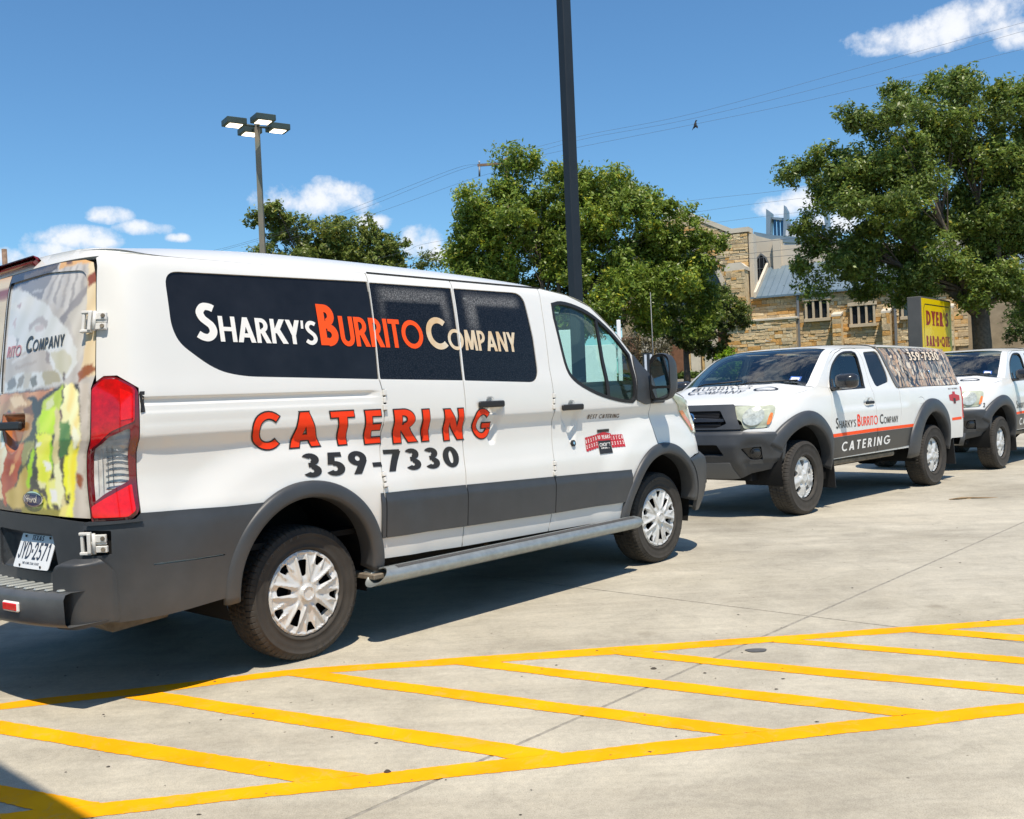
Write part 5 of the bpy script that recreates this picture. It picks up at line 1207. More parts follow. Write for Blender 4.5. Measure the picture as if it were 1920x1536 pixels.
    # ---- inner skin behind the gaps
    inner = [(-1.0, 2.02), (2.06, 2.02), (2.10, 1.2), (2.95, 1.2), (3.10, 1.22), (3.22, .95)]+arc_pts(*ARC_F, .50, 95, 190, 8, ff)+[(2.68, .45), (.55, .45)]+arc_pts(*ARC_R, .50, 0, 180, 12)+[(-.6, .45), (-1.0, .45)]
    shell(VAN, 'inner_skin', inner, [], liner, van, off=-.06, side=side, h=.12, depth=0)
    # ---- tail lamp (housing > lenses)
    lw = rnd([(-1.090, 1.165), (-1.033, 1.219), (-.948, 1.257), (-.940, 1.02), (-1.038, .968), (-1.094, .926)], .012, 3)
    lamp = shell(VAN, 'tail_light', LAMP, [lw], red_edge, van, off=lambda s, z: .010+.012*sst(pdist(np.stack([np.ravel(s), np.ravel(z)], -1), LAMP), 0, .03), side=side, h=.02, depth=.04)
    shell(VAN, 'red_lens', rnd([(-1.100, 1.17), (-1.102, 1.43), (-1.052, 1.472), (-1.0, 1.472), (-.925, 1.425), (-.930, 1.285), (-1.02, 1.245), (-1.07, 1.20)], .012), [], red_lens, lamp, off=.0245, side=side, h=.02, depth=.004)
    shell(VAN, 'red_lens', rnd([(-.985, 1.290), (-.985, 1.430), (-.935, 1.405), (-.937, 1.298)], .006), [], red_bright, lamp, off=.027, side=side, h=.05, depth=.003)
    shell(VAN, 'red_lens', rnd([(-1.098, .865), (-1.100, .912), (-1.035, .950), (-.932, 1.005), (-.928, .885), (-.96, .862)], .01), [], red_bright, lamp, off=.0245, side=side, h=.03, depth=.004)
    shell(VAN, 'clear_lens', lw, [], clear_lens, lamp, off=.004, side=side, h=.03, depth=0)
    g = G()
    for k in range(9):
        z = .985+k*.028; M = VAN.frame(-.985, z, .010, side); g.box((0, 0, 0), (.07, .003, .012), M=M.to_3x3().to_4x4()) if False else g.add([M @ Vector(p) for p in [(-.05, 0, 0), (.045, 0, 0), (.045, .004, .008), (-.05, .004, .008)]], [(0, 1, 2, 3), (3, 2, 1, 0)])
    for k in range(4):
        M = VAN.frame(-1.065+.02*k, 1.07, .010, side); g.add([M @ Vector(p) for p in [(0, -.10+.01*k, 0), (.004, -.10+.01*k, .008), (.004, .09+.01*k, .008), (0, .09+.01*k, 0)]], [(0, 1, 2, 3), (3, 2, 1, 0)])
    g.build('reflector_rib', chrome, lamp)
    shell(VAN, 'rubber_block', [(-.899, 1.325), (-.899, 1.417), (-.878, 1.417), (-.878, 1.325)], [], black, q, off=.006, side=side, h=.05, depth=.03)
    # ---- rear bumper side
    bs = [(-1.150, .832), (-1.06, .842), (-.93, .850), (-.905, .873), (-.5, .858), (-.40, .856)]+arc_pts(*ARC_R, .47, 118, 184, 12)+[(-.50, .425), (-.8, .40), (-1.0, .395), (-1.150, .41)]
    pocket = rnd([(-1.150, .812), (-1.030, .806), (-1.030, .700), (-1.150, .696)], .006)
    bump = shell(VAN, 'bumper_side', bs, [pocket, [(-.86, .641), (-.52, .637), (-.52, .630), (-.86, .633)]], plastic, van, off=lambda s, z: .010+.006*sst(z, .86, .80), side=side, h=.025, depth=.02)
    shell(VAN, 'pocket_floor', grow(pocket, .01), [], liner, bump, off=-.006, side=side, h=.06, depth=0)
    shell(VAN, 'lamp_shelf', [(-1.13, .848), (-.905, .848), (-.905, .838), (-1.13, .832)], [], plastic, bump, off=.028, side=side, h=.04, depth=.03)
    # corner horn that meets the step
    shell(VAN, 'bumper_horn', rnd([(-1.225, .412), (-1.225, .655), (-1.195, .690), (-1.07, .690), (-1.01, .62), (-1.0, .402)], .02), [], plastic, bump, off=lambda s, z: .0175+.095*sst(s, -1.02, -1.15)*sst(z, .70, .67), side=side, h=.015, depth=.09)
    # ---- rear door hinges
    for z0, s0 in ((1.738, -1.092), (.753, -1.092)):
        g = G(); M = VAN.frame(s0, z0, .008, side); sx = 1 if side < 0 else 1
        def bb(x, y, z, a, b, c): g.box((0, 0, 0), (a, b, c), M=Matrix.Translation((x, y, z)), bev=.003)
        bb(-.050, .044, .006, .055, .014, .020); bb(-.050, -.044, .006, .055, .014, .020); bb(-.066, 0, .004, .014, .088, .016); bb(-.030, 0, .010, .016, .088, .024)
        bb(.016, .022, .006, .060, .034, .018); bb(.024, -.026, .006, .052, .030, .018); bb(.0, 0, .002, .09, .014, .012)
        g.tube([(-.008, -.046, .014), (-.008, .046, .014)], .008, 8); g.tube([(.034, .022, .012), (.034, .022, .020)], .010, 8, m=1); g.tube([(.034, -.026, .012), (.034, -.026, .020)], .010, 8, m=1)
        o = g.build('door_hinge', [white, grime], van); o.matrix_local = M
    for s0, z0, hh in ((.524, 1.336, .12), (.493, .895, .09), (1.992, 1.283, .11), (1.985, .835, .10)):
        g = G(); 
        for k in (-1, 0, 1): g.box((0, 0, 0), (.026 if k else .018, hh*.27, .016), M=Matrix.Translation((.003*k, k*hh*.34, .004)), bev=.003)
        g.box((0, 0, 0), (.012, hh, .006), m=1, M=Matrix.Translation((0, 0, .001)))
        o = g.build('side_door_hinge', [white, liner], van); o.matrix_local = VAN.frame(s0, z0, .002, side)
    # ---- step tube
    g = G(); y = side*1.070; n = 20
    def ring(x, ry, rz, skew=0.0): return [(x+skew*math.sin(2*math.pi*k/n), y+ry*math.cos(2*math.pi*k/n), .378+rz*math.sin(2*math.pi*k/n)) for k in range(n)]
    R0 = [ring(.375, .066, .046, .055), ring(.5, .066, .046), ring(2.70, .066, .046), ring(2.80, .064, .045), ring(2.84, .050, .036), ring(2.85, .02, .015)]
    v = [p for r in R0 for p in r]; f = [(i*n+k, i*n+(k+1) % n, (i+1)*n+(k+1) % n, (i+1)*n+k) for i in range(5) for k in range(n)]+[tuple(5*n+k for k in range(n))]
    g.add(v, f, s=True)
    I = [ring(.375, .066, .046, .055), ring(.378, .058, .038, .05), ring(.62, .056, .036)]; v = [p for r in I for p in r]
    g.add(v, [(i*n+k, (i+1)*n+k, (i+1)*n+(k+1) % n, i*n+(k+1) % n) for i in range(2) for k in range(n)]+[tuple(2*n+k for k in range(n))], s=True)
    st = g.build('step_tube', galv, van)
    g = G(); a0, a1 = (100, 128) if side < 0 else (80, 52); v = []
    for i in range(25):
        x = .50+(2.76-.50)*i/24
        for t in np.linspace(a0, a1, 4): v.append((x, y+.0675*math.cos(math.radians(t)), .378+.0475*math.sin(math.radians(t))))
    F = [(i*4+k, i*4+k+1, (i+1)*4+k+1, (i+1)*4+k) for i in range(24) for k in range(3)]
    g.add(v, F if side > 0 else [f[::-1] for f in F], s=True); g.build('grip_strip', grip, st)
    g = G()
    for x in (.42, 1.55, 2.62): g.box((x, side*.93, .375), (.10, .26, .03), bev=.005)
    g.box((1.6, side*.965, .385), (2.36, .09, .03)); g.box((.43, side*.975, .38), (.07, .10, .05), m=1, bev=.01); g.build('step_bracket_shade_rail', [grime, galv], st, kind='stuff')  # long rail added between sill and tube to block the sliver of light
    # ---- mirror
    g = G(); ym = side*1.150; xm = 3.10
    prof = [(-.100, -.150), (-.104, .10), (-.090, .150), (-.05, .172), (.035, .172), (.075, .15), (.088, .09), (.090, -.09), (.070, -.150), (.03, -.172), (-.06, -.172)]
    prof = rnd([(a*.93, b) for a, b in prof], .03, 3); K = len(prof); v = []
    for (dx, sc) in ((0, 1.0), (.03, 1.03), (.08, .97), (.125, .80), (.15, .52)):
        v += [(xm+dx, ym-side*.0-side*a*sc*-1, 1.425+b*sc) for a, b in prof]
    f = [(i*K+k, i*K+(k+1) % K, (i+1)*K+(k+1) % K, (i+1)*K+k) for i in range(4) for k in range(K)]+[tuple(4*K+k for k in range(K))]
    if side > 0: f = [q[::-1] for q in f]
    g.add(v, f, s=True); mir = g.build('wing_mirror', plastic, van)
    fr = rnd([(a*.93, b) for a, b in [(-.100, -.150), (-.104, .10), (-.090, .150), (-.05, .172), (.035, .172), (.075, .15), (.088, .09), (.090, -.09), (.070, -.150), (.03, -.172), (-.06, -.172)]], .03, 3)
    mp = lambda u, v: np.stack([np.full(np.shape(u), xm+.004), ym+side*u, 1.425+v], -1)
    up = rnd([(-.080, -.065), (-.084, .10), (-.03, .150), (.03, .155), (.068, .12), (.072, -.065)], .02); lo = rnd([(-.082, -.085), (.070, -.085), (.058, -.135), (.02, -.158), (-.055, -.155)], .015)
    drape('mirror_rim', mp, [fr], [up, lo], black, mir, h=.05, depth=.004, flip=side > 0, smooth=False)
    mp2 = lambda u, v: np.stack([np.full(np.shape(u), xm+.012)+u*.10*1, ym+side*u, 1.425+v], -1)
    drape('mirror_glass', mp2, [grow(up, .004)], [], mirror_m, mir, h=.05, depth=0, flip=side > 0, smooth=False)
    drape('mirror_glass', mp2, [grow(lo, .004)], [], mirror_m, mir, h=.05, depth=0, flip=side > 0, smooth=False)
    g = G(); g.box((3.16, side*1.03, 1.33), (.09, .10, .05), bev=.015); g.tube([(3.15, side*1.00, 1.28), (3.15, side*1.12, 1.30)], .03, 10); g.box((3.21, side*1.01, 1.245), (.16, .10, .03), bev=.01)
    g.build('mirror_arm', plastic, mir)
    van_wheel(van, 0.0, side, 0, .42); van_wheel(van, 3.30, side, 0, .93)

# ---- roof, pillars, windscreen
TE = Curve([(-1.01, 2.112), (-.92, 2.088), (-.74, 2.062), (-.5, 2.058), (1.9, 2.060), (2.1, 2.050), (2.33, 2.023), (2.58, 1.95), (2.83, 1.782), (3.03, 1.604), (3.2, 1.435), (3.3, 1.355), (3.45, 1.325), (3.6, 1.30)])
HC = Curve([(-1.01, .0), (-.92, .032), (-.72, .078), (-.45, .106), (.15, .130), (.9, .122), (1.6, .098), (1.95, .072), (2.2, .048), (2.5, .038), (3.4, .05)])
BF = Curve([(-1.06, 0), (-.9, 0), (2.0, 0), (2.4, .10), (3.3, .30), (3.5, .30)])
def roofpt(body, te, hc, bf, X, a):
    z = float(te(X)); zz = min(z, 2.058 if body is VAN else z); ey = float(body._p(np.array([max(X, body.xr)]), np.array([zz]))[0][1])
    if X < body.xr:
        A = body.xr-float(body.Rr(z)); ey *= float(np.interp(min(1, (body.xr-X)/A), body.cr.u[:3001], body.cr.v[:3001]))
    k = 1-2*a
    return Vector((X+float(bf(X))*(1-k*k), -ey*k, z+float(hc(X))*(1-abs(k)**5)))
def tv(u): return u*u*(3-2*u)
def across(v): return .5-.5*math.copysign(abs(1-2*v)**.55, 1-2*v) if False else v
def cosv(v): return .5-.5*math.cos(math.pi*v)
patch('roof', lambda u, v: roofpt(VAN, TE, HC, BF, -.988+(u**1.5)*3.358, cosv(v)), 90, 44, white, van)
for sgn, (a, b) in ((0, (0, .045)), (1, (.955, 1))):
    patch('windscreen_pillar', lambda u, v: roofpt(VAN, TE, HC, BF, 2.37+u*1.0, a+v*(b-a)), 20, 4, white, van)
patch('windscreen', lambda u, v: roofpt(VAN, TE, HC, BF, 2.37+u*1.0, .047+v*.906)-Vector((0, 0, .006)), 16, 24, glass_ws, van)
def hoodpt(u, v):
    s = 3.39+u*1.0; z = 1.337-.155*u; e = VAN.P(np.array([s]), np.array([z]), 0, 1)[0]; k = 1-2*v
    return Vector((e[0]+.28*(1-k*k)*(1-u)**1.5, -e[1]*k, z+(.075*(1-u*u)+.012)*(1-k**4)))
patch('bonnet', hoodpt, 16, 24, white, van)
# roof seam strips
for side in (-1, 1):
    shell(VAN, 'roof_seam', [(.560, 2.056), (.560, 2.066), (2.06, 2.059), (2.06, 2.049)], [], liner, van, off=.003, side=side, h=.08, depth=0)
for side in (-1, 1): pass
RSm = 2*VAN.smin
hd_ = [(-.740, 2.062), (-.9, 2.075), (-1.06, 2.090), (-1.3, 2.105), (-1.7, 2.112), (RSm+1.7, 2.112), (RSm+1.3, 2.105), (RSm+1.06, 2.090), (RSm+.9, 2.075), (RSm+.740, 2.062), (RSm+1.05, 2.057), (RSm+1.11, 2.052), (-1.11, 2.052), (-1.05, 2.057)]
shell(VAN, 'rear_header', hd_, [], white, van, h=.03, depth=.02)
# ---- nose
fm = VAN.smax
full = lambda a: 2*fm-a
grille = rnd([(4.12, .83), (4.47, 1.00), (4.47, 1.165), (full(4.47), 1.165), (full(4.47), 1.00), (full(4.12), .83)], .02)
gp = shell(VAN, 'grille', grille, [], liner, van, off=.004, h=.06, depth=.02)
for k in range(3): shell(VAN, 'grille_bar', [(4.40, .90+.075*k), (4.40, .93+.075*k), (full(4.40), .93+.075*k), (full(4.40), .90+.075*k)], [], chrome, gp, off=.018, h=.06, depth=.02)
shell(VAN, 'front_bumper', arc_pts(*ARC_F, .47, 3, 48, 8)+[(3.74, .800), (4.05, .812), (full(4.05), .812), (full(3.95), .60), (full(4.0), .34), (3.78, .36)], [rnd([(4.25, .50), (4.25, .66), (full(4.25), .66), (full(4.25), .50)], .03)], plastic, van, off=lambda s, z: .012+.022*sst(z, .815, .76), h=.04, depth=.03)
shell(VAN, 'lower_intake', [(4.2, .47), (4.2, .69), (full(4.2), .69), (full(4.2), .47)], [], liner, van, off=-.01, h=.08, depth=0)

# ---- rear doors with the printed wrap
RS = 2*VAN.smin
seamc = [(-2.02, 2.046), (-1.95, 1.72), (-1.895, 1.446), (-1.88, .885)]
rdoor = [(-2.017, 2.046), (-1.5, 2.050), (-1.20, 2.040), (-1.140, 2.022), (-1.117, 1.95), (-1.108, 1.75), (-1.100, 1.50), (-1.122, 1.44), (-1.122, .862), (-1.376, .876), (-1.875, .885), (-1.890, 1.446), (-1.945, 1.72)]
rwin = rnd([(-1.998, 2.000), (-1.532, 2.006), (-1.180, 1.985), (-1.160, 1.75), (-1.165, 1.55), (-1.27, 1.440), (-1.868, 1.446), (-1.935, 1.72)], [.01, 0, .06, .02, .08, .06, .01, 0], 5)
rc = rnd([(-1.83, 1.345), (-1.58, 1.345), (-1.575, 1.27), (-1.64, 1.17), (-1.70, 1.145), (-1.76, 1.17), (-1.825, 1.27)], .02)
POLY = []
def PA(pts, c, c2=None): POLY.append(([(x/6.4, 500+y/6.4) for x, y in pts], c, c2 or c))
def PB(pts, c, c2=None): POLY.append(([(x/6.145, 730+y/6.145) for x, y in pts], c, c2 or c))
# upper half: window film
PA([(-200, -60), (1300, -60), (1300, 1600), (-200, 1600)], (.50, .47, .43), (.42, .39, .35))
PA([(0, 60), (560, 40), (700, 60), (560, 330), (520, 400), (250, 160), (0, 220)], (.24, .235, .235))
PA([(410, 262), (545, 262), (540, 290), (420, 290)], (.42, .42, .42))
for k in range(5): PA([(640+k*75, 60), (690+k*75, 50), (560+k*75+k*18, 420+k*70), (520+k*70+k*18, 400+k*70)], (.54, .52, .49), (.44, .42, .40)); PA([(700+k*75, 60), (725+k*75, 50), (600+k*75+k*18, 420+k*70), (575+k*70+k*18, 400+k*70)], (.33, .315, .30))
PA([(720, 690), (1060, 270), (1060, 380), (770, 750)], (.235, .22, .215), (.28, .265, .26))
PA([(830, 650), (1050, 420), (1020, 1100), (930, 1240), (880, 900)], (.55, .52, .46), (.47, .44, .38))
PA([(-200, 230), (0, 210), (130, 165), (250, 190), (400, 280), (480, 380), (600, 470), (670, 620), (750, 740), (830, 850), (860, 960), (910, 1060), (920, 1230), (740, 1450), (0, 1530), (-200, 1530)], (.62, .63, .62), (.56, .57, .54))
PA([(250, 400), (325, 385), (280, 465)], (.38, .31, .32)); PA([(210, 600), (250, 570), (225, 650), (205, 720), (190, 650)], (.52, .43, .42)); PA([(20, 430), (50, 430), (40, 510), (20, 510)], (.60, .52, .53))
PA([(390, 680), (480, 630), (540, 600), (590, 700), (570, 790), (540, 760), (500, 690), (430, 720), (360, 780)], (.40, .37, .35)); PA([(430, 740), (520, 700), (540, 780), (440, 800)], (.50, .44, .42))
PA([(0, 780), (190, 790), (215, 850), (200, 970), (100, 1010), (0, 1010)], (.68, .67, .66)); PA([(205, 800), (235, 850), (225, 930), (205, 950)], (.30, .29, .28))
PA([(60, 1100), (300, 1020), (520, 1000), (560, 1200), (600, 1290), (400, 1300), (200, 1280), (60, 1400), (10, 1350), (10, 1050)], (.50, .45, .39), (.44, .39, .33))
PA([(120, 1110), (330, 1050), (340, 1080), (140, 1160)], (.58, .55, .51)); PA([(150, 1200), (420, 1150), (430, 1180), (160, 1250)], (.40, .34, .28)); PA([(530, 1040), (580, 1100), (560, 1230), (530, 1200)], (.29, .25, .22)); PA([(580, 1080), (760, 1060), (860, 1200), (740, 1400), (620, 1260)], (.53, .51, .40), (.48, .46, .33))
PA([(60, 1380), (160, 1330), (180, 1440), (100, 1500), (60, 1500)], (.22, .20, .17)); PA([(200, 1350), (280, 1310), (260, 1460), (190, 1490)], (.27, .24, .19)); PA([(350, 1370), (420, 1330), (430, 1440), (370, 1480)], (.20, .19, .15)); PA([(480, 1300), (620, 1290), (720, 1430), (500, 1470)], (.38, .34, .22)); PA([(715, 1320), (750, 1340), (765, 1420), (740, 1440)], (.13, .10, .08)); PA([(280, 1290), (360, 1300), (340, 1480), (270, 1480)], (.48, .44, .36))
# wrap round the window
PA([(-200, -60), (700, -60), (700, 60), (0, 180), (-200, 200)], (.045, .042, .045)); PA([(300, 20), (690, -20), (700, 40), (300, 100)], (.13, .11, .09)); PA([(720, -60), (1200, -60), (1170, 60), (1050, 50), (960, 30), (720, 60)], (.62, .36, .14)); PA([(800, -60), (870, -60), (860, 20), (800, 30)], (.16, .09, .06))
PA([(1055, 60), (1160, 0), (1160, 1400), (1000, 1400), (1030, 1000), (1050, 400)], (.66, .55, .36), (.60, .48, .30)); PA([(1060, 200), (1155, 130), (1155, 270), (1060, 350)], (.24, .07, .035)); PA([(950, 1350), (1140, 1240), (1140, 1350), (960, 1480)], (.27, .10, .045))
# lower half
PB([(-200, 60), (600, 30), (700, 0), (880, 0), (1040, 0), (1060, 1500), (-200, 1500)], (.075, .07, .06))
PB([(930, 0), (1060, 0), (1060, 1500), (860, 1500), (980, 900), (990, 600)], (.55, .50, .44), (.48, .43, .37)); PB([(975, 990), (1040, 1010), (1040, 1170), (960, 1110)], (.28, .10, .05))
PB([(0, 60), (380, 60), (590, 40), (440, 160), (400, 110), (200, 130), (0, 250)], (.62, .32, .16), (.50, .22, .10))
PB([(30, 200), (150, 80), (280, 60), (380, 180), (420, 380), (380, 560), (310, 640), (250, 330), (130, 260), (60, 330), (0, 500), (-40, 300)], (.58, .36, .17), (.40, .20, .08)); PB([(120, 120), (260, 90), (340, 200), (200, 240)], (.74, .54, .32)); PB([(300, 240), (390, 220), (410, 330), (330, 320)], (.22, .10, .05))
PB([(100, 300), (200, 280), (240, 330), (60, 400)], (.50, .10, .04)); PB([(140, 340), (190, 315), (250, 350), (250, 400), (140, 400)], (.07, .015, .012)); PB([(0, 480), (60, 500), (100, 680), (150, 700), (140, 900), (60, 1060), (0, 1040)], (.86, .78, .60), (.74, .56, .34)); PB([(60, 560), (110, 690), (60, 720)], (.95, .92, .82))
PB([(150, 700), (330, 640), (320, 850), (250, 1120), (120, 1400), (80, 1350), (70, 1060)], (.50, .09, .045), (.36, .05, .03)); PB([(280, 640), (330, 660), (300, 820), (230, 900)], (.62, .20, .09)); PB([(190, 900), (240, 880), (230, 980), (180, 1020)], (.80, .48, .20)); PB([(-100, 1050), (60, 1080), (80, 1300), (-100, 1400)], (.82, .66, .42))
PB([(330, 650), (430, 620), (440, 700), (350, 900), (320, 900)], (.30, .28, .11)); PB([(430, 600), (370, 850), (350, 900), (400, 760)], (.52, .50, .22))
PB([(110, 1240), (260, 1150), (300, 1000), (380, 900), (400, 1180), (330, 1250), (330, 1400), (200, 1420), (120, 1340)], (.66, .50, .16), (.52, .38, .08))
PB([(500, 180), (700, 0), (720, 180), (640, 560), (560, 560), (450, 520), (440, 440), (480, 320)], (.52, .62, .10), (.42, .55, .05)); PB([(480, 290), (640, 250), (630, 540), (470, 540)], (.50, .76, .012), (.62, .82, .06)); PB([(530, 200), (600, 120), (620, 220), (520, 280)], (.62, .66, .38))
PB([(700, 180), (840, 300), (850, 760), (760, 820), (700, 640)], (.10, .22, .06), (.16, .28, .08)); PB([(700, 260), (740, 300), (740, 420), (700, 420)], (.10, .035, .06)); PB([(720, 620), (840, 600), (840, 790), (740, 810)], (.045, .16, .05))
PB([(640, 240), (700, 300), (710, 700), (780, 1100), (800, 1350), (740, 1400), (680, 1000), (640, 700)], (.62, .54, .26), (.70, .62, .34))
PB([(450, 540), (600, 560), (640, 800), (650, 1000), (560, 1130), (500, 1150), (480, 900), (470, 700)], (.84, .86, .12), (.74, .80, .05)); PB([(450, 640), (510, 660), (490, 700), (450, 700)], (.95, .95, .72)); PB([(540, 860), (620, 860), (640, 960), (560, 960)], (.97, .98, .75)); PB([(590, 600), (640, 700), (660, 1000), (620, 850)], (.30, .62, .01))
PB([(440, 700), (460, 760), (400, 1160), (370, 1160), (400, 850)], (.38, .66, .01)); PB([(450, 760), (470, 900), (480, 1140), (420, 1180), (430, 1000)], (.055, .06, .05)); PB([(480, 1080), (560, 1100), (540, 1160), (490, 1150)], (.80, .78, .42))
PB([(670, 900), (740, 860), (790, 1200), (700, 1400), (690, 1200)], (.88, .84, .50)); PB([(560, 1100), (680, 1040), (700, 1340), (620, 1340), (640, 1480), (560, 1300)], (.88, .92, .28), (.78, .84, .10)); PB([(610, 1160), (690, 1170), (700, 1320), (620, 1320)], (.96, .95, .80)); PB([(440, 1180), (500, 1200), (560, 1330), (540, 1420), (420, 1400), (400, 1330)], (.72, .72, .10)); PB([(300, 1380), (860, 1400), (860, 1500), (300, 1500)], (.30, .27, .05)); PB([(720, 1380), (860, 1300), (860, 1480), (700, 1480)], (.80, .70, .22))
PB([(720, 0), (860, 0), (920, 100), (980, 560), (990, 720), (900, 650), (850, 560), (800, 360), (700, 270), (740, 160)], (.93, .84, .48), (.82, .68, .26)); PB([(730, 180), (830, 380), (800, 430), (720, 420)], (.88, .78, .40)); PB([(860, 440), (980, 600), (940, 740), (870, 640)], (.96, .90, .62))
PB([(850, 620), (940, 740), (990, 700), (980, 900), (930, 1200), (860, 1500), (780, 1450), (880, 1200), (830, 1230), (850, 900)], (.90, .86, .16), (.86, .72, .06)); PB([(800, 800), (860, 800), (850, 1050), (820, 1290), (790, 1100)], (.86, .90, .04)); PB([(780, 810), (800, 820), (790, 1000), (760, 900)], (.08, .07, .04))
def wrap(u, v, glassy=False):
    t = sst(v, 1.45, 1.95); xa = np.interp(u, [-2.04, -1.532, -1.232, -1.182, -1.11], [16, 90, 150, 162, 179]); xb = np.interp(u, [-1.89, -1.85, -1.376, -1.26, -1.19, -1.16, -1.11], [-2, 5, 90, 125, 150, 165, 178])
    x = xa*t+xb*(1-t); y = 513+(2.006-v)*402
    x2 = x+1.1*np.sin(y*.23+x*.1)+.6*np.sin(y*.71+x*.5)+.4*np.sin(x*1.7-y*.6); y2 = y+1.2*np.sin(x*.31+y*.1)+.6*np.sin(x*1.1-y*.3); Q = np.stack([x2, y2], -1)
    C = np.zeros((len(x), 3))+np.array([.40, .36, .30])
    for poly, c, c2 in POLY:
        m = inpoly(Q, poly)
        if m.any():
            f = .5+.5*np.sin(x[m]*.21+y[m]*.05+2*np.sin(y[m]*.031)); C[m] = np.array([c])*(1-f[:, None])+np.array([c2])*f[:, None]
    return np.clip(C*1.18, .004, .97)
_wrap1 = wrap
def wrap(u, v, glassy=False):
    return sum(_wrap1(u+a, v+b) for a, b in ((-.004, -.003), (.004, .003), (-.003, .004), (.003, -.004), (0, 0)))/5
wrap_m = attr_mat('printed_wrap', rough=.22, coat=.5); wrap_g = attr_mat('printed_window_film', rough=.15, coat=.6)
rd = shell(VAN, 'rear_door', rdoor, [grow(rwin, .003), rc], wrap_m, van, h=.0075, depth=.02, label='right rear door covered in a food photograph', cols=wrap)
shell(VAN, 'rear_window', grow(rwin, .006), [], wrap_g, rd, off=-.008, h=.0075, depth=0, cols=lambda u, v: wrap(u, v, True))
shell(VAN, 'handle_cup', rc, [], wrap_m, rd, off=dish(rc, .03, .04), h=.015, depth=0, cols=lambda u, v: np.zeros((len(u), 3))+np.array([.45, .15, .05]))
g = G(); g.box((0, 0, 0), (.25, .040, .022), M=Matrix(), bev=.008); o = g.build('door_handle', black, rd); o.matrix_local = VAN.frame(-1.70, 1.283, .014)
ldoor = [(-2.026, 2.046), (-1.955, 1.72), (-1.901, 1.446), (-1.886, .885), (RS+1.376, .876), (RS+1.122, .862), (RS+1.108, 1.75), (RS+1.117, 1.95), (RS+1.14, 2.022), (RS+1.5, 2.05)]
ld = shell(VAN, 'rear_door', ldoor, [], wrap_m, van, h=.02, depth=.02, label='left rear door, mostly out of the picture', cols=lambda u, v: wrap(np.clip(-3.0-u, -1.9, -1.11), v))
# lettering on the rear glass: the end of the company name
gl, W = words('Company', .078, w=.17, cap=.70, cw=.20, gap=.08)
letters('lettering', VAN.surf(-.005), gl, lambda x, y: (-1.665+x*.355/W, 1.632+y+.04*x), mat('grey_letter', (.05, .06, .07), rough=.4), rd, label='grey company name on the rear window')
gl, W = words('rito', .078, w=.17, cap=.70, gap=.08)
letters('lettering', VAN.surf(-.005), gl, lambda x, y: (-1.880+x*.165/W, 1.622+y), mat('faded_red_letter', (.50, .22, .25), rough=.4), rd, label='faded red letters on the rear window')
# grey lower half of the rear doors
lowp = [(-1.150, .845), (-1.376, .868), (-1.878, .878), (-1.878, .565), (-1.30, .56), (-1.150, .56)]
rec = rnd([(-1.845, .800), (-1.345, .790), (-1.300, .615), (-1.845, .615)], .02)
lt = shell(VAN, 'door_trim', lowp, [rec], plastic, rd, off=.006, h=.03, depth=.02)
shell(VAN, 'plate_recess', rec, [], plastic, lt if False else rd, off=dish(rec, .045, .035), h=.02, depth=0)
shell(VAN, 'door_trim', [(RS-a, b) for a, b in lowp], [], plastic, ld, off=.006, h=.05, depth=.02)
# number plate
plate_m = mat('plate_white', (.74, .76, .78), rough=.35)
def pl_surf(off): return lambda u, v: VAN.P(-1.655+u, .628+v, .030-.055*(v/.155)+off, -1)
pl = drape('number_plate', pl_surf(.0), [rnd([(0, 0), (.305, 0), (.305, .155), (0, .155)], .012)], [], plate_m, rd, h=.04, depth=.003)
plate_ink = mat('plate_ink', (.02, .025, .05), rough=.4)
for txt, sz, x0, y0, w, fitw in (('JYD*2571', .075, .022, .040, .15, .262), ('TEXAS', .022, .105, .124, .2, .105), ('The Lone Star State', .010, .080, .018, .16, .145)):
    gl, W = words(txt, sz, w=w, gap=.12); k = fitw/W
    letters('plate_text', pl_surf(.0012), gl, lambda x, y, k=k, x0=x0, y0=y0: (x0+x*k, y0+y), plate_ink, pl, h=99)
g = G()
for (x, y) in ((.045, .139), (.26, .139), (.065, .012), (.245, .012)):
    p = Vector(pl_surf(.001)(np.array([x]), np.array([y]))[0]); g.tube([p, p+Vector((-.004, 0, 0))], .006, 8)
g.build('plate_screw', black, pl)
# blue oval maker's badge
def ov_surf(off): return lambda u, v: VAN.P(-1.478+u, .946+v, off+.010-.9*(u*u+4*v*v)*.35, -1)
ell = lambda a, b, n=28: [(a*math.cos(2*math.pi*k/n), b*math.sin(2*math.pi*k/n)) for k in range(n)]
bd = drape('oval_badge', ov_surf(.0), [ell(.082, .036)], [], chrome, rd, h=.02, depth=.010)
drape('badge_face', ov_surf(.0012), [ell(.074, .030)], [], mat('badge_blue', (.012, .03, .12), rough=.15, coat=1), bd, h=.02, depth=0)
scr = []
def scribe(pts, w): 
    P = smooth_line(pts, 5)
    for a, b in zip(P[:-1], P[1:]):
        d = Vector((b[0]-a[0], b[1]-a[1])); 
        if d.length < 1e-6: continue
        d.normalize(); nx, ny = -d.y*w/2, d.x*w/2; e = d*w*.3; scr.append([(a[0]-e.x+nx, a[1]-e.y+ny), (a[0]-e.x-nx, a[1]-e.y-ny), (b[0]+e.x-nx, b[1]+e.y-ny), (b[0]+e.x+nx, b[1]+e.y+ny)])
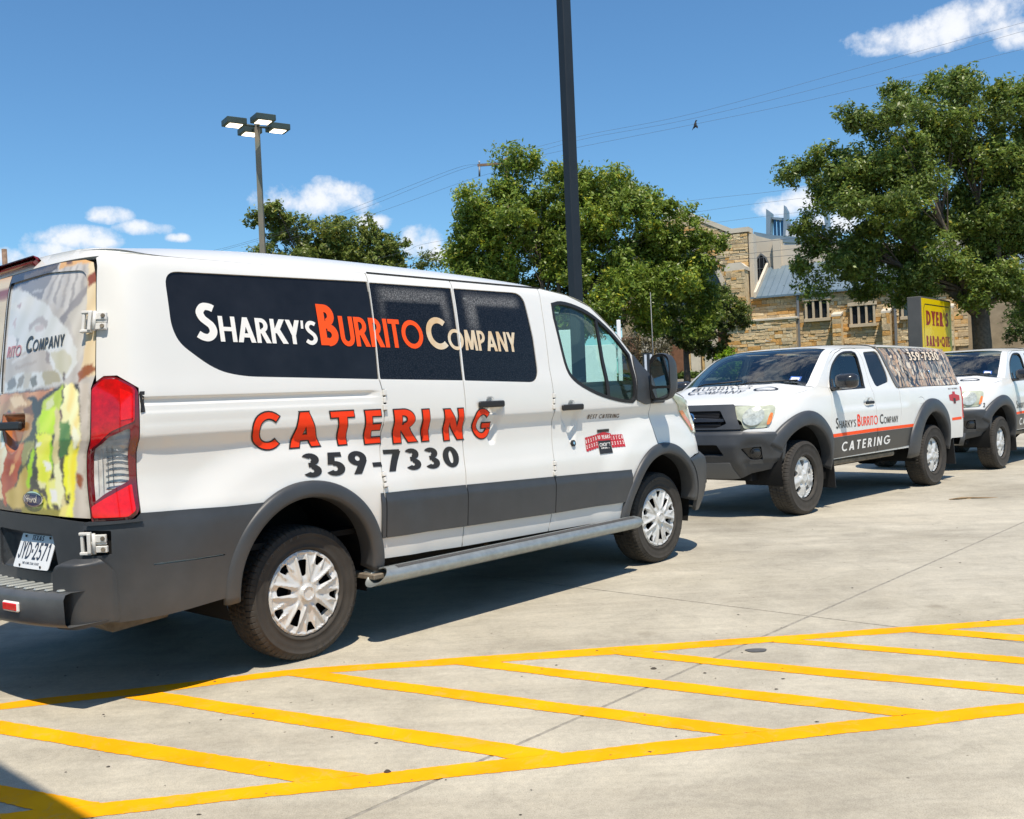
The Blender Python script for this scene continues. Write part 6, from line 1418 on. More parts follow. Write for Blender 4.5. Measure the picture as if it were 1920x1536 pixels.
for s_ in ([(-.018, .018), (-.040, .018), (-.052, .008), (-.050, .002)], [(-.030, .018), (-.034, -.002), (-.044, -.018), (-.054, -.014)], [(-.048, .001), (-.026, .003)], [(-.014, .004), (-.024, -.006), (-.016, -.014), (-.006, -.006), (-.014, .004)], [(.002, .003), (-.001, -.014)], [(.002, -.004), (.012, .004)], [(.032, -.002), (.022, .004), (.015, -.008), (.022, -.014), (.032, -.004), (.042, .018), (.034, -.014)]): scribe(s_, .0055)
letters('badge_script', ov_surf(.0024), [scr], lambda x, y: (x, y), chrome, bd, h=99)
# brake light over the doors, step bumper, reflectors
def bx_(y): return -1.075+.05*(abs(y)/.9)**3
shell(VAN, 'high_brake_light', rnd([(-1.73, 2.066), (-1.715, 2.100), (RSm+1.715, 2.100), (RSm+1.73, 2.066)], .006), [], red_edge, van, off=.022, h=.03, depth=.025)
def stx(y): return -1.345+.115*(abs(y)/.93)**3.5
g = G(); v = []; n = 28
for i in range(n+1):
    y = -.93+1.86*i/n; x = stx(y); v += [(x+.015, y, .408), (x, y, .425), (x-.004, y, .53), (x+.006, y, .552), (x+.03, y, .557), (-1.11, y, .557)]
g.add(v, [(i*6+k, (i+1)*6+k, (i+1)*6+k+1, i*6+k+1) for i in range(n) for k in range(5)], s=True)
g.add([v[i*6] for i in range(n+1)]+[(-1.0, -.93+1.86*i/n, .41) for i in range(n+1)], [(i, n+1+i, n+2+i, i+1) for i in range(n)])
sb = g.build('step_bumper', mat('step_plastic', (.085, .09, .095), rough=.35, var=.15, vscale=8), van)
g = G()
for i in range(25):
    y = -.86+1.72*i/24; x = stx(y)+.03; L = -1.14-x; g.box(((x-1.14)/2, y, .561), (L, .030, .012), bev=.005)
g.build('step_ribs', mat('step_ribs', (.30, .32, .31), rough=.28, spec=.7), sb, kind='stuff')
for s_ in (-1, 1):
    g = G(); y = s_*.60; x = stx(y); g.box((x-.003, y, .487), (.016, .130, .046), rz=s_*-.12, bev=.006); g.box((x-.008, y, .487), (.012, .116, .034), rz=s_*-.12, m=1, bev=.004)
    g.build('rear_reflector', [print_white, red_bright], sb)
g = G(); g.box((-1.03, 0, .48), (.14, 1.80, .13)); g.build('bumper_core', liner, van)
# ---- underside and cab
g = G(); g.box((1.55, 0, .44), (4.7, 1.5, .12)); g.box((1.4, .55, .36), (3.0, .10, .10)); g.box((1.4, -.55, .36), (3.0, .10, .10)); g.tube([(0, -.8, .347), (0, .8, .347)], .055, 10); g.box((0, 0, .35), (.24, .3, .22), bev=.05)
g.tube([(-.9, .3, .33), (-.2, .3, .36), (2.5, .2, .36)], .04, 8); g.box((3.3, 0, .40), (.5, 1.3, .12)); g.box((3.8, 0, .33), (.5, 1.5, .10))
g.build('chassis', liner, van)
g = G(); g.prism([(-.98, -.62, .40), (-.52, -.62, .40), (-.60, -.62, .30), (-.88, -.62, .28)], (0, .5, 0)); g.build('spare_carrier', grime, van)
g = G(); g.box((-.62, .28, .36), (.42, .34, .15), bev=.05); g.build('silencer', grime, van)
g = G(); g.box((1.15, 0, .62), (4.1, 1.80, .03)); g.box((2.9, 0, .75), (.9, 1.6, .25)); g.build('cab_floor', liner, van)
for y in (-.45, .45):
    g = G(); g.box((1.98, y, .90), (.52, .50, .16), bev=.05); g.box((1.70, y, 1.26), (.14, .48, .66), bev=.05, M=Matrix.Rotation(-.16, 4, 'Y')); g.box((1.61, y, 1.69), (.10, .27, .20), bev=.04); g.tube([(1.63, y-.06, 1.55), (1.62, y-.06, 1.64)], .008, 6); g.tube([(1.63, y+.06, 1.55), (1.62, y+.06, 1.64)], .008, 6); g.box((1.93, y, .73), (.4, .4, .18))
    g.build('front_seat', seat_m, van)
g = G(); g.box((3.22, 0, 1.08), (.46, 1.66, .34), bev=.09); g.box((3.02, .42, 1.22), (.22, .42, .16), bev=.06); g.box((3.0, 0, .95), (.2, .5, .3), bev=.05); g.build('dashboard', dash_m, van)
g = G()
ringp = [(2.86+.055*math.cos(t)*-1, .43+.19*math.sin(t), 1.24+.18*math.cos(t)) for t in np.linspace(0, 2*math.pi, 25)]
g.tube(ringp, .014, 8, cap=False); g.tube([(2.86, .43, 1.24), (3.0, .43, 1.15)], .03, 8); g.box((2.87, .43, 1.24), (.04, .32, .05), bev=.015); g.build('steering_wheel', black, van)
g = G(); g.box((2.52, -.40, 1.93), (.20, .40, .018), bev=.006); g.box((2.52, .40, 1.93), (.20, .40, .018), bev=.006); g.build('sun_visor', dash_m, van)
g = G(); g.box((2.05, 0, 1.99), (.75, 1.62, .01)); g.build('headlining', dash_m, van)
g = G(); g.box((1.30, 0, 1.2), (.02, 1.84, 1.5)); g.build('bulkhead', mat('bulkhead_grey', (.20, .22, .22), rough=.7), van)

# ---------------------------------------------------------------- van lettering
S0 = VAN.surf(.0015); SW = VAN.surf(-.0045)
def name_place(s0, s1, W, sag=0.0): return lambda x, y: (s0+x*(s1-s0)/W, 1.653-.0175*(s0+x*(s1-s0)/W+.57)+y)
for txt, s0, s1, cap_h, small, m, lab in (("Sharky's", -.566, .132, .186, .68, print_white, 'white first word of the company name'), ('Burrito', .150, .892, .222, .74, print_orange, 'orange middle word of the company name'), ('Company', .922, 1.703, .192, .66, print_cream, 'aged cream last word of the company name')):
    gl, W = words(txt, cap_h, w=.175, cap=small, cw=.20, gap=.05)
    # split where the words cross a door gap
    letters('lettering', SW, gl, name_place(s0, s1, W), m, van, h=.03, label=lab)
boxes = [('C', -.330, -.165, 1.107, 1.303), ('A', -.108, .088, 1.104, 1.296), ('T', .148, .315, 1.100, 1.291), ('E', .380, .508, 1.093, 1.288), ('R', .586, .772, 1.084, 1.284), ('I', .802, .868, 1.083, 1.277), ('N', .978, 1.148, 1.076, 1.272), ('G', 1.222, 1.390, 1.070, 1.262)]
def boxed(L, w, wf=None):
    out = []
    for ch, a, b, z0, z1 in L:
        asp = (b-a)/(z1-z0); S, adv = glyph(ch, w if ch != 'I' else (b-a)/(z1-z0)*.86); kx = (b-a)/adv
        out.append([[(a+.004+x*kx*(1-.014/(b-a))+(.014+.010*(a+.3)/1.5)*(1-y)-.004, z0+.007+y*(z1-z0-.014)) for x, y in p] for p in S])
    return out
gl = boxed(boxes, .185)
letters('lettering', VAN.surf(.0026), gl, lambda x, y: (x, y), ink, van, h=.022, expand=.0075, label='black outline of the red capitals')
letters('lettering', VAN.surf(.0052), gl, lambda x, y: (x, y), print_red, van, h=.022, label='red capitals below the windows')
gl, W = words('359-7330', .123, w=.215, gap=.13)
letters('lettering', VAN.surf(.003), gl, lambda x, y: (-.045+x*(1.150/W)+.012*(1-y/.123), .953-.036*x/W*1.0+y*(1+.0*x)), ink, van, h=.03, label='dark telephone number')
gl, W = words('BEST CATERING', .030, w=.17, gap=.24)
letters('lettering', VAN.surf(.0035), gl, lambda x, y: (2.388+x*(.378/W), 1.149-.010*x/W+y), mat('brown_ink', (.10, .06, .03), rough=.4), van, h=99, label='small brown words above the award badge')
# award badge
aw = empty('award_badge'); aw.parent = van
bs = lambda off: VAN.surf(off)
fan = []
for k in range(5):
    a = 2.352+k*.029; fan.append([(a, .938-.004*(k-4)*-1), (a+.026, .936-.004*(k-4)*-1), (a+.030, 1.022+.006*k*.5), (a+.004, 1.018+.006*k*.5)])
for k in range(5):
    a = 2.648+k*.029; fan.append([(a, .930), (a+.026, .927), (a+.024, 1.020-.001*k), (a-.002, 1.024-.001*k)])
for f in fan: letters('award_panel', bs(.003), [[f]], lambda x, y: (x, y), dark_red, aw, h=.05)
gt = []
for k, f in enumerate(fan):
    S, adv = glyph('BESTBESTCH'[k], .22); gt.append([[(f[0][0]+.006+x*.018, f[0][1]+.055+y*.026) for x, y in p] for p in S]); S, adv = glyph('2', .22); gt.append([[(f[0][0]+.007+x*.018, f[0][1]+.018+y*.024) for x, y in p] for p in S])
letters('award_text', bs(.0038), gt, lambda x, y: (x, y), print_white, aw, h=99)
for f in ([(2.497, .893), (2.640, .893), (2.642, .985), (2.499, .985)], [(2.500, 1.045), (2.640, 1.045), (2.640, 1.066), (2.500, 1.066)]): letters('award_panel', bs(.0048), [[f]], lambda x, y: (x, y), ink, aw, h=.05)
letters('award_panel', bs(.0048), [[[(2.486, .987), (2.656, .982), (2.660, 1.030), (2.574, 1.046), (2.482, 1.034)]]], lambda x, y: (x, y), dark_red, aw, h=.05)
for txt, x0, y0, sz, fw in (('10 YEARS', 2.495, .998, .026, .150), ('CHOICE', 2.508, .945, .024, .122), ('AWARDS', 2.520, .927, .011, .096)):
    gl, W = words(txt, sz, w=.18, gap=.12); letters('award_text', bs(.006), gl, lambda x, y, x0=x0, y0=y0, k=fw/W: (x0+x*k, y0+y), print_white, aw, h=99)
# ================================================================ THE PICKUPS
def make_truck(loc, rz, label, group):
    T = empty('pickup_truck', loc, rz, label, 'pickup truck', group); B = TRUCK
    cR, cF = (.19, .49), (3.29, .48)
    TT = Curve([(-.82, 1.705), (1.2, 1.725), (1.75, 1.725), (2.1, 1.712), (2.35, 1.670), (2.52, 1.585), (2.75, 1.435), (2.95, 1.300), (3.05, 1.285)])
    TH_ = Curve([(-.82, .02), (-.5, .045), (1.0, .055), (2.2, .045), (3.0, .05)])
    TB = Curve([(-.82, -.06), (-.5, 0), (1.9, 0), (2.25, .10), (2.95, .26), (3.05, .27)])
    fw = smooth_line([(2.672, 1.250), (2.60, 1.385), (2.44, 1.520), (2.24, 1.625), (2.05, 1.672), (1.84, 1.680)], 3)+[(1.775, 1.662), (1.765, 1.60), (1.80, 1.40), (1.845, 1.262)]
    rw = rnd([(1.585, 1.675), (1.215, 1.690), (1.165, 1.42), (1.175, 1.320), (1.56, 1.262), (1.600, 1.42)], [.05, .05, .02, .05, .05, .02], 4)
    dF = [(2.700, 1.285), (2.62, 1.420), (2.47, 1.550), (2.27, 1.655), (2.03, 1.708), (1.80, 1.716), (1.70, 1.712), (1.665, 1.60), (1.70, 1.25), (1.700, .90), (1.735, .52), (2.826, .52), (2.790, .87), (2.708, 1.178)]
    dR = [(1.692, 1.716), (1.15, 1.722), (1.060, 1.60), (1.022, 1.42), (1.010, 1.24), (1.045, 1.03), (1.075, .85), (1.16, .52), (1.728, .52), (1.692, .90), (1.692, 1.25), (1.657, 1.60)]
    for side in (-1, 1):
        kw = dict(side=side)
        cup_f = rnd([(1.975, 1.120), (1.900, 1.150), (1.780, 1.150), (1.720, 1.120), (1.725, 1.060), (1.80, 1.035), (1.90, 1.035), (1.975, 1.060)], .02, 3)
        d = shell(B, 'front_door', dF, [fw, cup_f], white, T, h=.05, **kw)
        shell(B, 'handle_cup', cup_f, [], white, d, off=dish(cup_f, .025, .03), h=.03, depth=0, **kw)
        g = G(); g.box((0, 0, 0), (.20, .035, .02), M=Matrix(), bev=.008); o = g.build('door_handle', black, d); o.matrix_local = B.frame(1.845, 1.092, .012, side)
        drape('window_glass', B.surf(-.012, side), [grow(fw, .006)], [], glass_dark, d, h=.08, depth=0, flip=side > 0)
        shell(B, 'window_seal', grow(fw, .006), [grow(fw, -.016)], black, d, off=.002, h=.06, depth=.015, **kw)
        d2 = shell(B, 'rear_door', dR, [rw], white, T, h=.05, **kw)
        drape('window_glass', B.surf(-.010, side), [grow(rw, .006)], [], vinyl, d2, h=.08, depth=0, flip=side > 0)
        # wing, bedside
        shell(B, 'door_pillar', [(2.706, 1.287), (2.624, 1.425), (2.474, 1.555), (2.273, 1.660), (2.032, 1.713), (1.80, 1.721), (1.15, 1.727)]+[(x, float(TT(x))-.001) for x in (1.15, 1.75, 2.1, 2.27, 2.40, 2.52, 2.63, 2.75, 2.85, 2.95)], [], white, T, h=.04, **kw)
        wing = [(2.712, 1.285), (2.95, 1.299), (3.05, 1.290), (3.31, 1.260), (3.64, 1.225), (3.80, 1.186), (3.90, 1.140), (3.90, 1.09), (3.80, 1.08), (3.80, .91), (3.99, .905), (4.06, .88), (3.72, .862)]+arc_pts(*cF, .445, 62, 176, 20)+[(2.845, .50), (2.834, .52), (2.798, .87), (2.716, 1.178)]
        shell(B, 'front_wing', wing, [], white, T, h=.05, **kw)
        cap = [(.582+.045*math.cos(t)*1.9-.11, 1.072+.046*math.sin(t)) for t in np.linspace(0, 2*math.pi, 20, endpoint=False)]
        bed = [(1.000, 1.232), (-.80, 1.232), (-.98, 1.225), (-1.00, .60), (-.80, .55), (-.42, .56)]+arc_pts(*cR, .445, 183, -3, 24)+[(.55, .52), (1.150, .52), (1.065, .85), (1.036, 1.03)]
        bd = shell(B, 'bed_side', bed, [cap] if side > 0 else [], white, T, h=.05, **kw)
        if side > 0: shell(B, 'fuel_flap', grow(cap, -.004), [], white, bd, off=-.002, h=.05, depth=.01, **kw)
        # flares
        pf = [(.600, .004), (.594, .022), (.575, .036), (.52, .046), (.455, .048), (.438, .042), (.430, .02), (.430, -.08)]
        arch_trim(B, 'wheel_arch_flare', cF[0], cF[1], pf, 28, 186, plastic, T, side, n=34, flo=lambda a: -.12*float(sst(a, 140, 180))-.02)
        arch_trim(B, 'wheel_arch_flare', cR[0], cR[1], pf, -8, 186, plastic, T, side, n=34, flo=lambda a: .06*float(sst(a, 45, 5))-.10*float(sst(a, 130, 175)))
        well(cR[0], cR[1], .45, side, T, .88, .45); well(cF[0], cF[1], .45, side, T, .88, .45)
        inner = [(-.8, 1.2), (2.7, 1.2), (3.5, 1.15), (3.6, .95)]+arc_pts(*cF, .47, 60, 190, 8)+[(2.7, .55), (.6, .55)]+arc_pts(*cR, .47, 0, 180, 10)+[(-.8, .6)]
        shell(B, 'inner_skin', inner, [], liner, T, off=-.03, h=.15, depth=0, **kw)
        # stripe and dark sill panel
        shell(B, 'orange_stripe', [(.665, .764), (.650, .800), (1.767, .800), (2.845, .788), (2.845, .752), (1.767, .762)], [], print_orange, T, off=.002, h=.06, depth=0, **kw)
        shell(B, 'dark_panel', [(.70, .552), (.655, .760), (1.767, .758), (2.842, .748), (2.826, .528), (1.10, .540)], [], mat('satin_black_film', (.032, .031, .030), rough=.34, coat=.15) if 'satin_black_film' not in MATS else MATS['satin_black_film'], T, off=.002, h=.06, depth=0, **kw)
        shell(B, 'orange_stripe', [(-.42, .785), (-.42, .820), (-.76, .822), (-.76, .787)], [], print_orange, T, off=.002, h=.06, depth=0, **kw)
        for s0 in (1.696, 2.713):
            shell(B, 'door_gap', [(s0-.003, .54), (s0+.003, .54), (s0+.003-(.01 if s0 > 2 else 0), .80), (s0-.003-(.01 if s0 > 2 else 0), .80)], [], liner, T, off=.0032, h=.08, depth=0, **kw) if s0 < 2 else None
        # mirrors
        g = G(); K = 14; v = []
        for dx, sc in ((0, .96), (.02, 1.0), (.07, .95), (.11, .72), (.135, .4)):
            for k in range(K):
                t = 2*math.pi*k/K; c, s_ = math.cos(t), math.sin(t); v.append((2.60+dx-.0, side*(1.045+.125*sc*math.copysign(abs(c)**.6, c)), 1.345+.082*sc*math.copysign(abs(s_)**.6, s_)))
        f = [(i*K+k, i*K+(k+1) % K, (i+1)*K+(k+1) % K, (i+1)*K+k) for i in range(4) for k in range(K)]+[tuple(4*K+k for k in range(K)), tuple(range(K))[::-1]]
        if side < 0: f = [q[::-1] for q in f]
        g.add(v, f, s=True); g.box((2.63, side*.90, 1.272), (.10, .14, .035), bev=.01); mr = g.build('wing_mirror', black if False else mat('gloss_black_plastic', (.02, .021, .023), rough=.22, coat=.3) if 'gloss_black_plastic' not in MATS else MATS['gloss_black_plastic'], T)
        g = G(); g.prism([(2.66, side*.895, 1.25), (2.55, side*.875, 1.255), (2.60, side*.850, 1.375)], (0, side*.02, 0)); g.build('mirror_base', MATS['gloss_black_plastic'], mr)
        # headlight
        hl = rnd([(3.742, 1.045), (3.742, 1.108), (3.785, 1.136), (4.167, 1.132), (4.235, 1.112), (4.125, 1.010), (4.066, .984), (4.028, .909), (3.813, .915), (3.773, .946)], [.02, .02, .03, .03, .02, .03, .02, .02, .03, .02], 4)
        L = shell(B, 'headlight', hl, [], haze_lens, T, off=lambda s, z: .006+.018*sst(pdist(np.stack([np.ravel(s), np.ravel(z)], -1), hl), 0, .06), h=.022, depth=.02, **kw)
        shell(B, 'reflector_bowl', [(3.955+.105*math.cos(t), 1.022+.088*math.sin(t)) for t in np.linspace(0, 2*math.pi, 28, endpoint=False)], [], mat('bowl', (.56, .58, .50), rough=.12, metal=.35, coat=.8, var=.35, vscale=22) if 'bowl' not in MATS else MATS['bowl'], L, off=.0255, h=.03, depth=0, **kw)
        shell(B, 'turn_lens', rnd([(3.765, .985), (3.765, 1.05), (3.80, 1.055), (3.815, .94), (3.79, .94)], .008), [], amber, L, off=.022, h=.03, depth=.004, **kw)
        tl = rnd([(-.80, .80), (-.80, 1.215), (-.99, 1.215), (-.99, .80)], .02); shell(B, 'tail_light', tl, [], red_lens, T, off=.008, h=.06, depth=.02, **kw)
        # mud flaps
        for x in (-.47, 2.76):
            g = G(); g.prism([(x, side*.68, .56), (x, side*.92, .56), (x-.02, side*.93, .22), (x-.02, side*.70, .22)], (-.012, 0, 0)); g.build('mud_flap', black, T)
        truck_wheel(T, .11, side, 0, .3); truck_wheel(T, 3.325, side, .0, 1.1)
    # cab roof, windscreen
    rp = lambda X, a: roofpt(B, TT, TH_, TB, X, a)
    patch('roof', lambda u, v: rp(1.10+u*1.17, cosv(v)), 16, 26, white, T)
    for (a, b) in ((0, .05), (.95, 1)): patch('windscreen_pillar', lambda u, v: rp(2.27+u*.70, a+v*(b-a)), 14, 3, white, T)
    patch('windscreen', lambda u, v: rp(2.275+u*.69, .052+v*.896)-Vector((0, 0, .005)), 14, 22, glass_ws, T)
    False and patch('windscreen_band', lambda u, v: rp(2.275+u*.05, .052+v*.896)-Vector((0, 0, .002)), 3, 22, black, T)
    def ws_surf(off): 
        def f(u, v):
            u, v = np.broadcast_arrays(np.asarray(u, float), np.asarray(v, float))
            return np.array([tuple(rp(2.96-y_, .5+x_/1.45)+Vector((off*.6, 0, off))) for x_, y_ in zip(np.ravel(u), np.ravel(v))]).reshape(u.shape+(3,))
        return f
    stk = drape('registration_sticker', ws_surf(.000), [[(.500, .07), (.590, .07), (.590, .135), (.500, .135)]], [], mat('sticker_blue', (.03, .10, .35), rough=.5) if 'sticker_blue' not in MATS else MATS['sticker_blue'], T, h=.2, depth=0, smooth=False)
    drape('registration_sticker', ws_surf(.003), [[(.512, .078), (.578, .078), (.578, .115), (.512, .115)]], [], print_white, T, h=.2, depth=0, smooth=False)
    for y0 in (.08, -.42):
        g = G(); P = [rp(3.0, .5+y0/1.45)+Vector((.02, 0, .0)), rp(2.95, .5+(y0+.1)/1.45)+Vector((.012, 0, .022)), rp(2.90, .5+(y0+.5)/1.45)+Vector((.012, 0, .016))]; g.tube(P, .009, 5); g.build('wiper', black, T)
    # bonnet
    def hp(u, v):
        ex = Curve([(0, 3.0), (.35, 3.31), (.72, 3.64), (.88, 3.80), (1, 3.90)])(u); ez = Curve([(0, 1.292), (.35, 1.262), (.72, 1.226), (.86, 1.185), (1, 1.130)])(u)
        e = B.P(np.array([ex]), np.array([ez]), 0, 1)[0]; k = 1-2*v
        sh = .27*(1-float(u))**2+.10*float(u)
        return Vector((e[0]+sh*(1-k*k)*(1 if u < .95 else 1), -e[1]*k, e[2]+(.055*(1-k**4))*(1-float(u)**3*.75)+.012*math.exp(-((abs(k)-.62)/.10)**2)*(1-float(u)**4)))
    patch('bonnet', hp, 22, 34, white, T)
    def hs(off):
        def f(u, v):
            u, v = np.broadcast_arrays(np.asarray(u, float), np.asarray(v, float))
            return np.array([tuple(hp(min(1, max(0, b)), min(1, max(0, .5+a/1.72)))+Vector((0, 0, off))) for a, b in zip(np.ravel(u), np.ravel(v))]).reshape(u.shape+(3,))
        return f
    for txt, u0, w_, sz in (("Sharky's", .12, .74, .16), ('Burrito', .34, .74, .18), ('Company', .58, .74, .16)):
        gl, W = words(txt, sz, w=.11, cap=.75, cw=.13, gap=.14); k = w_/W
        letters('bonnet_lettering', hs(.009), gl, lambda x, y, u0=u0, k=k, sz=sz: (-.42+x*k, u0+.16-y*1.15), ink, T, h=.06)
    drape('bonnet_emblem', hs(.009), [[(.52+.13*math.cos(t), .55+.13*math.sin(t)) for t in np.linspace(0, 2*math.pi, 26, endpoint=False)]], [[(.52+.105*math.cos(t), .55+.10*math.sin(t)) for t in np.linspace(0, 2*math.pi, 26, endpoint=False)]], ink, T, h=.06, depth=0, smooth=False)
    # grille, bumper
    fm = B.smax; fu = lambda a: 2*fm-a
    gs = rnd([(4.175, 1.135), (fu(4.175), 1.135), (fu(4.10), .985), (fu(4.05), .900), (4.05, .900), (4.10, .985)], .015, 2)
    gh = rnd([(4.30, 1.075), (fu(4.30), 1.075), (fu(4.20), .955), (fu(4.30), .915), (4.30, .915), (4.20, .955)], .015, 2)
    gr = shell(B, 'grille_surround', gs, [gh], plastic, T, off=.035, h=.04, depth=.06)
    shell(B, 'grille_back', grow(gh, .02), [], liner, gr, off=-.015, h=.1, depth=0)
    g = G()
    for z0, z1, n in ((1.005, 1.062, 34), (.928, .972, 34)):
        pass
    shell(B, 'grille_bar', [(4.235, .975), (fu(4.235), .975), (fu(4.245), 1.0), (fm+.12, 1.012), (fm-.12, 1.012), (4.245, 1.0)], [], MATS['gloss_black_plastic'], gr, off=.030, h=.05, depth=.03)
    for k in range(4):
        z = 1.018+k*.014; shell(B, 'grille_slat', [(4.31, z), (fu(4.31), z), (fu(4.31), z+.006), (4.31, z+.006)], [], black, gr, off=.012, h=.08, depth=.012)
    for k in range(3):
        z = .928+k*.014; shell(B, 'grille_slat', [(4.27, z), (fu(4.27), z), (fu(4.27), z+.006), (4.27, z+.006)], [], black, gr, off=.012, h=.08, depth=.012)
    drape('oval_emblem', B.surf(.04, 1), [[(fm+.085*math.cos(t), 1.0+.058*math.sin(t)) for t in np.linspace(0, 2*math.pi, 26, endpoint=False)]], [[(fm+.068*math.cos(t), 1.0+.044*math.sin(t)) for t in np.linspace(0, 2*math.pi, 26, endpoint=False)]], chrome, gr, h=.05, depth=.015, flip=True)
    intake = rnd([(4.28, .765), (fu(4.28), .765), (fu(4.22), .665), (4.22, .665)], .02); fog = rnd([(3.865, .735), (4.06, .722), (3.99, .605), (3.865, .600)], .015); fog2 = [(fu(a), b) for a, b in fog]
    bp = [(3.60, .862), (3.72, .868), (4.03, .880), (4.07, .896), (fu(4.07), .896), (fu(4.03), .880), (fu(3.72), .868), (fu(3.60), .862), (fu(3.62), .74), (fu(3.66), .58), (fu(3.72), .52), (fu(4.0), .470), (fu(4.2), .435), (4.2, .435), (4.0, .470), (3.72, .52), (3.66, .58), (3.62, .74)]
    def boff(s, z):
        ss_ = np.where(np.asarray(s) > fm, 2*fm-np.asarray(s), s)
        f = .018+.030*sst(z, .885, .84)+.018*sst(ss_, 4.0, 4.12)*sst(z, .82, .74)-.022*sst(np.hypot((ss_-3.93)*.8, z-.665), .16, .08)
        return f-.03*sst(z, .60, .56)*sst(ss_, 4.1, 4.0)
    bu = shell(B, 'front_bumper', bp, [intake, fog, fog2], plastic, T, off=boff, h=.035, depth=.05)
    shell(B, 'lower_intake', grow(intake, .02), [], liner, bu, off=-.01, h=.1, depth=0)
    for ff_, sd in ((fog, 1), (fog2, 1)):
        shell(B, 'fog_light_pocket', grow(ff_, .01), [], MATS['gloss_black_plastic'], bu, off=-.012, h=.06, depth=0)
        cx = sum(a for a, b in ff_)/len(ff_); 
    for cx in (3.915, fu(3.915)):
        g = G(); g.lathe([(.0, .018), (.035, .016), (.05, .004), (.056, 0), (.062, .006), (.062, -.02)], 20, M=Matrix.Rotation(math.radians(90), 4, 'X')); o = g.build('fog_light', [MATS['gloss_black_plastic']], bu)
        P = Vector(B.P(np.array([cx]), np.array([.662]), .004, -1)[0]); n = B.nrm(cx, .662, -1); o.matrix_local = Matrix.Translation(P) @ n.to_track_quat('Z', 'Y').to_matrix().to_4x4()
    shell(B, 'skid_plate', [(4.18, .60), (fu(4.18), .60), (fu(4.12), .45), (4.12, .45)], [], mat('grey_skid', (.13, .135, .14), rough=.5) if 'grey_skid' not in MATS else MATS['grey_skid'], bu, off=.072, h=.08, depth=.02)
    shell(B, 'hood_edge', [(3.80, 1.132), (fu(3.80), 1.132), (fu(3.80), 1.10), (3.80, 1.10)], [], liner, T, off=-.02, h=.06, depth=0)
    # camper top in a reed-pattern wrap
    camo = camo_mat() if 'camo' not in MATS else MATS['camo']
    for side in (-1, 1):
        cs = [(1.055, 1.245), (-.80, 1.245), (-.95, 1.245), (-1.02, 1.50), (-.98, 1.705), (-.80, 1.712), (1.20, 1.722), (1.14, 1.52)]
        sw = rnd([(.60, 1.705), (-.60, 1.700), (-.70, 1.34), (.62, 1.325), (.70, 1.50)], .03)
        c = shell(B, 'camper_side', cs, [], camo, T, off=.006, side=side, h=.06, depth=.02)
        shell(B, 'camper_window', sw, [], camo, c, off=.011, side=side, h=.08, depth=.006)
        g = G(); g.tube([(0, 0, 0), (0, 0, .012)], .022, 12); o = g.build('lock', chrome, c); o.matrix_local = B.frame(.02, 1.42, .012, side)
        shell(B, 'camper_frame', [(1.235, 1.735), (1.20, 1.722), (1.14, 1.52), (1.055, 1.245), (.985, 1.245), (1.075, 1.50), (1.15, 1.735)], [], mat('grey_rubber', (.12, .125, .13), rough=.6) if 'grey_rubber' not in MATS else MATS['grey_rubber'], T, off=.014, side=side, h=.06, depth=.03)
    patch('camper_roof', lambda u, v: rp(-.80+u*1.98, cosv(v))+Vector((0, 0, .012)), 20, 26, white, T)
    shell(B, 'tailgate', [(-1.0, .62), (-1.0, 1.225), (2*B.smin+1.0, 1.225), (2*B.smin+1.0, .62)], [], white, T, h=.08)
    shell(B, 'camper_back', [(-1.0, 1.245), (-1.0, 1.70), (2*B.smin+1.0, 1.70), (2*B.smin+1.0, 1.245)], [], vinyl, T, h=.08)
    shell(B, 'rear_bumper', [(-.92, .60), (-.92, .45), (2*B.smin+.92, .45), (2*B.smin+.92, .60)], [], plastic, T, off=.08, h=.08, depth=.08)
    # underside and cab
    g = G(); g.box((1.4, 0, .50), (4.6, 1.35, .14)); g.box((1.4, .42, .44), (4.6, .09, .14)); g.box((1.4, -.42, .44), (4.6, .09, .14)); g.tube([(0, -.7, .38), (0, .7, .38)], .05, 8); g.box((0, 0, .38), (.28, .3, .26), bev=.06); g.tube([(3.236, -.7, .38), (3.236, .7, .38)], .04, 8); g.box((3.6, 0, .48), (.5, 1.2, .2)); g.box((1.9, 0, .62), (2.0, 1.66, .04)); g.build('chassis', liner, T)
    g = G(); g.box((1.95, .80, .47), (1.75, .07, .06), bev=.015); g.box((1.95, -.80, .47), (1.75, .07, .06), bev=.015); g.build('sill', grime, T)
    for y in (-.36, .36):
        g = G(); g.box((2.02, y, .86), (.5, .5, .2), bev=.05); g.box((1.78, y, 1.14), (.16, .48, .60), bev=.05, M=Matrix.Rotation(-.2, 4, 'Y')); g.box((1.70, y, 1.48), (.10, .26, .17), bev=.04); g.build('front_seat', seat_m, T)
    g = G(); g.box((2.90, 0, 1.08), (.40, 1.5, .34), bev=.07); g.box((2.72, .36, 1.20), (.2, .4, .12), bev=.04); g.build('dashboard', dash_m, T)
    g = G(); g.tube([(2.56+.05*math.cos(t)*-1, .36+.18*math.sin(t), 1.18+.17*math.cos(t)) for t in np.linspace(0, 2*math.pi, 25)], .014, 8, cap=False); g.box((2.58, .36, 1.18), (.04, .30, .05), bev=.015); g.build('steering_wheel', black, T)
    g = G(); g.box((2.16, 0, 1.655), (.02, 1.0, .10)) if False else g.box((2.38, -.02, 1.60), (.03, .22, .06), bev=.01); g.build('inside_mirror', black, T)
    g = G(); g.box((1.08, 0, .98), (.02, 1.6, .5)); g.build('cab_back', dash_m, T)
    # lettering on the visible (left) side; text runs from front to rear
    SF = B.surf(.0025, 1)
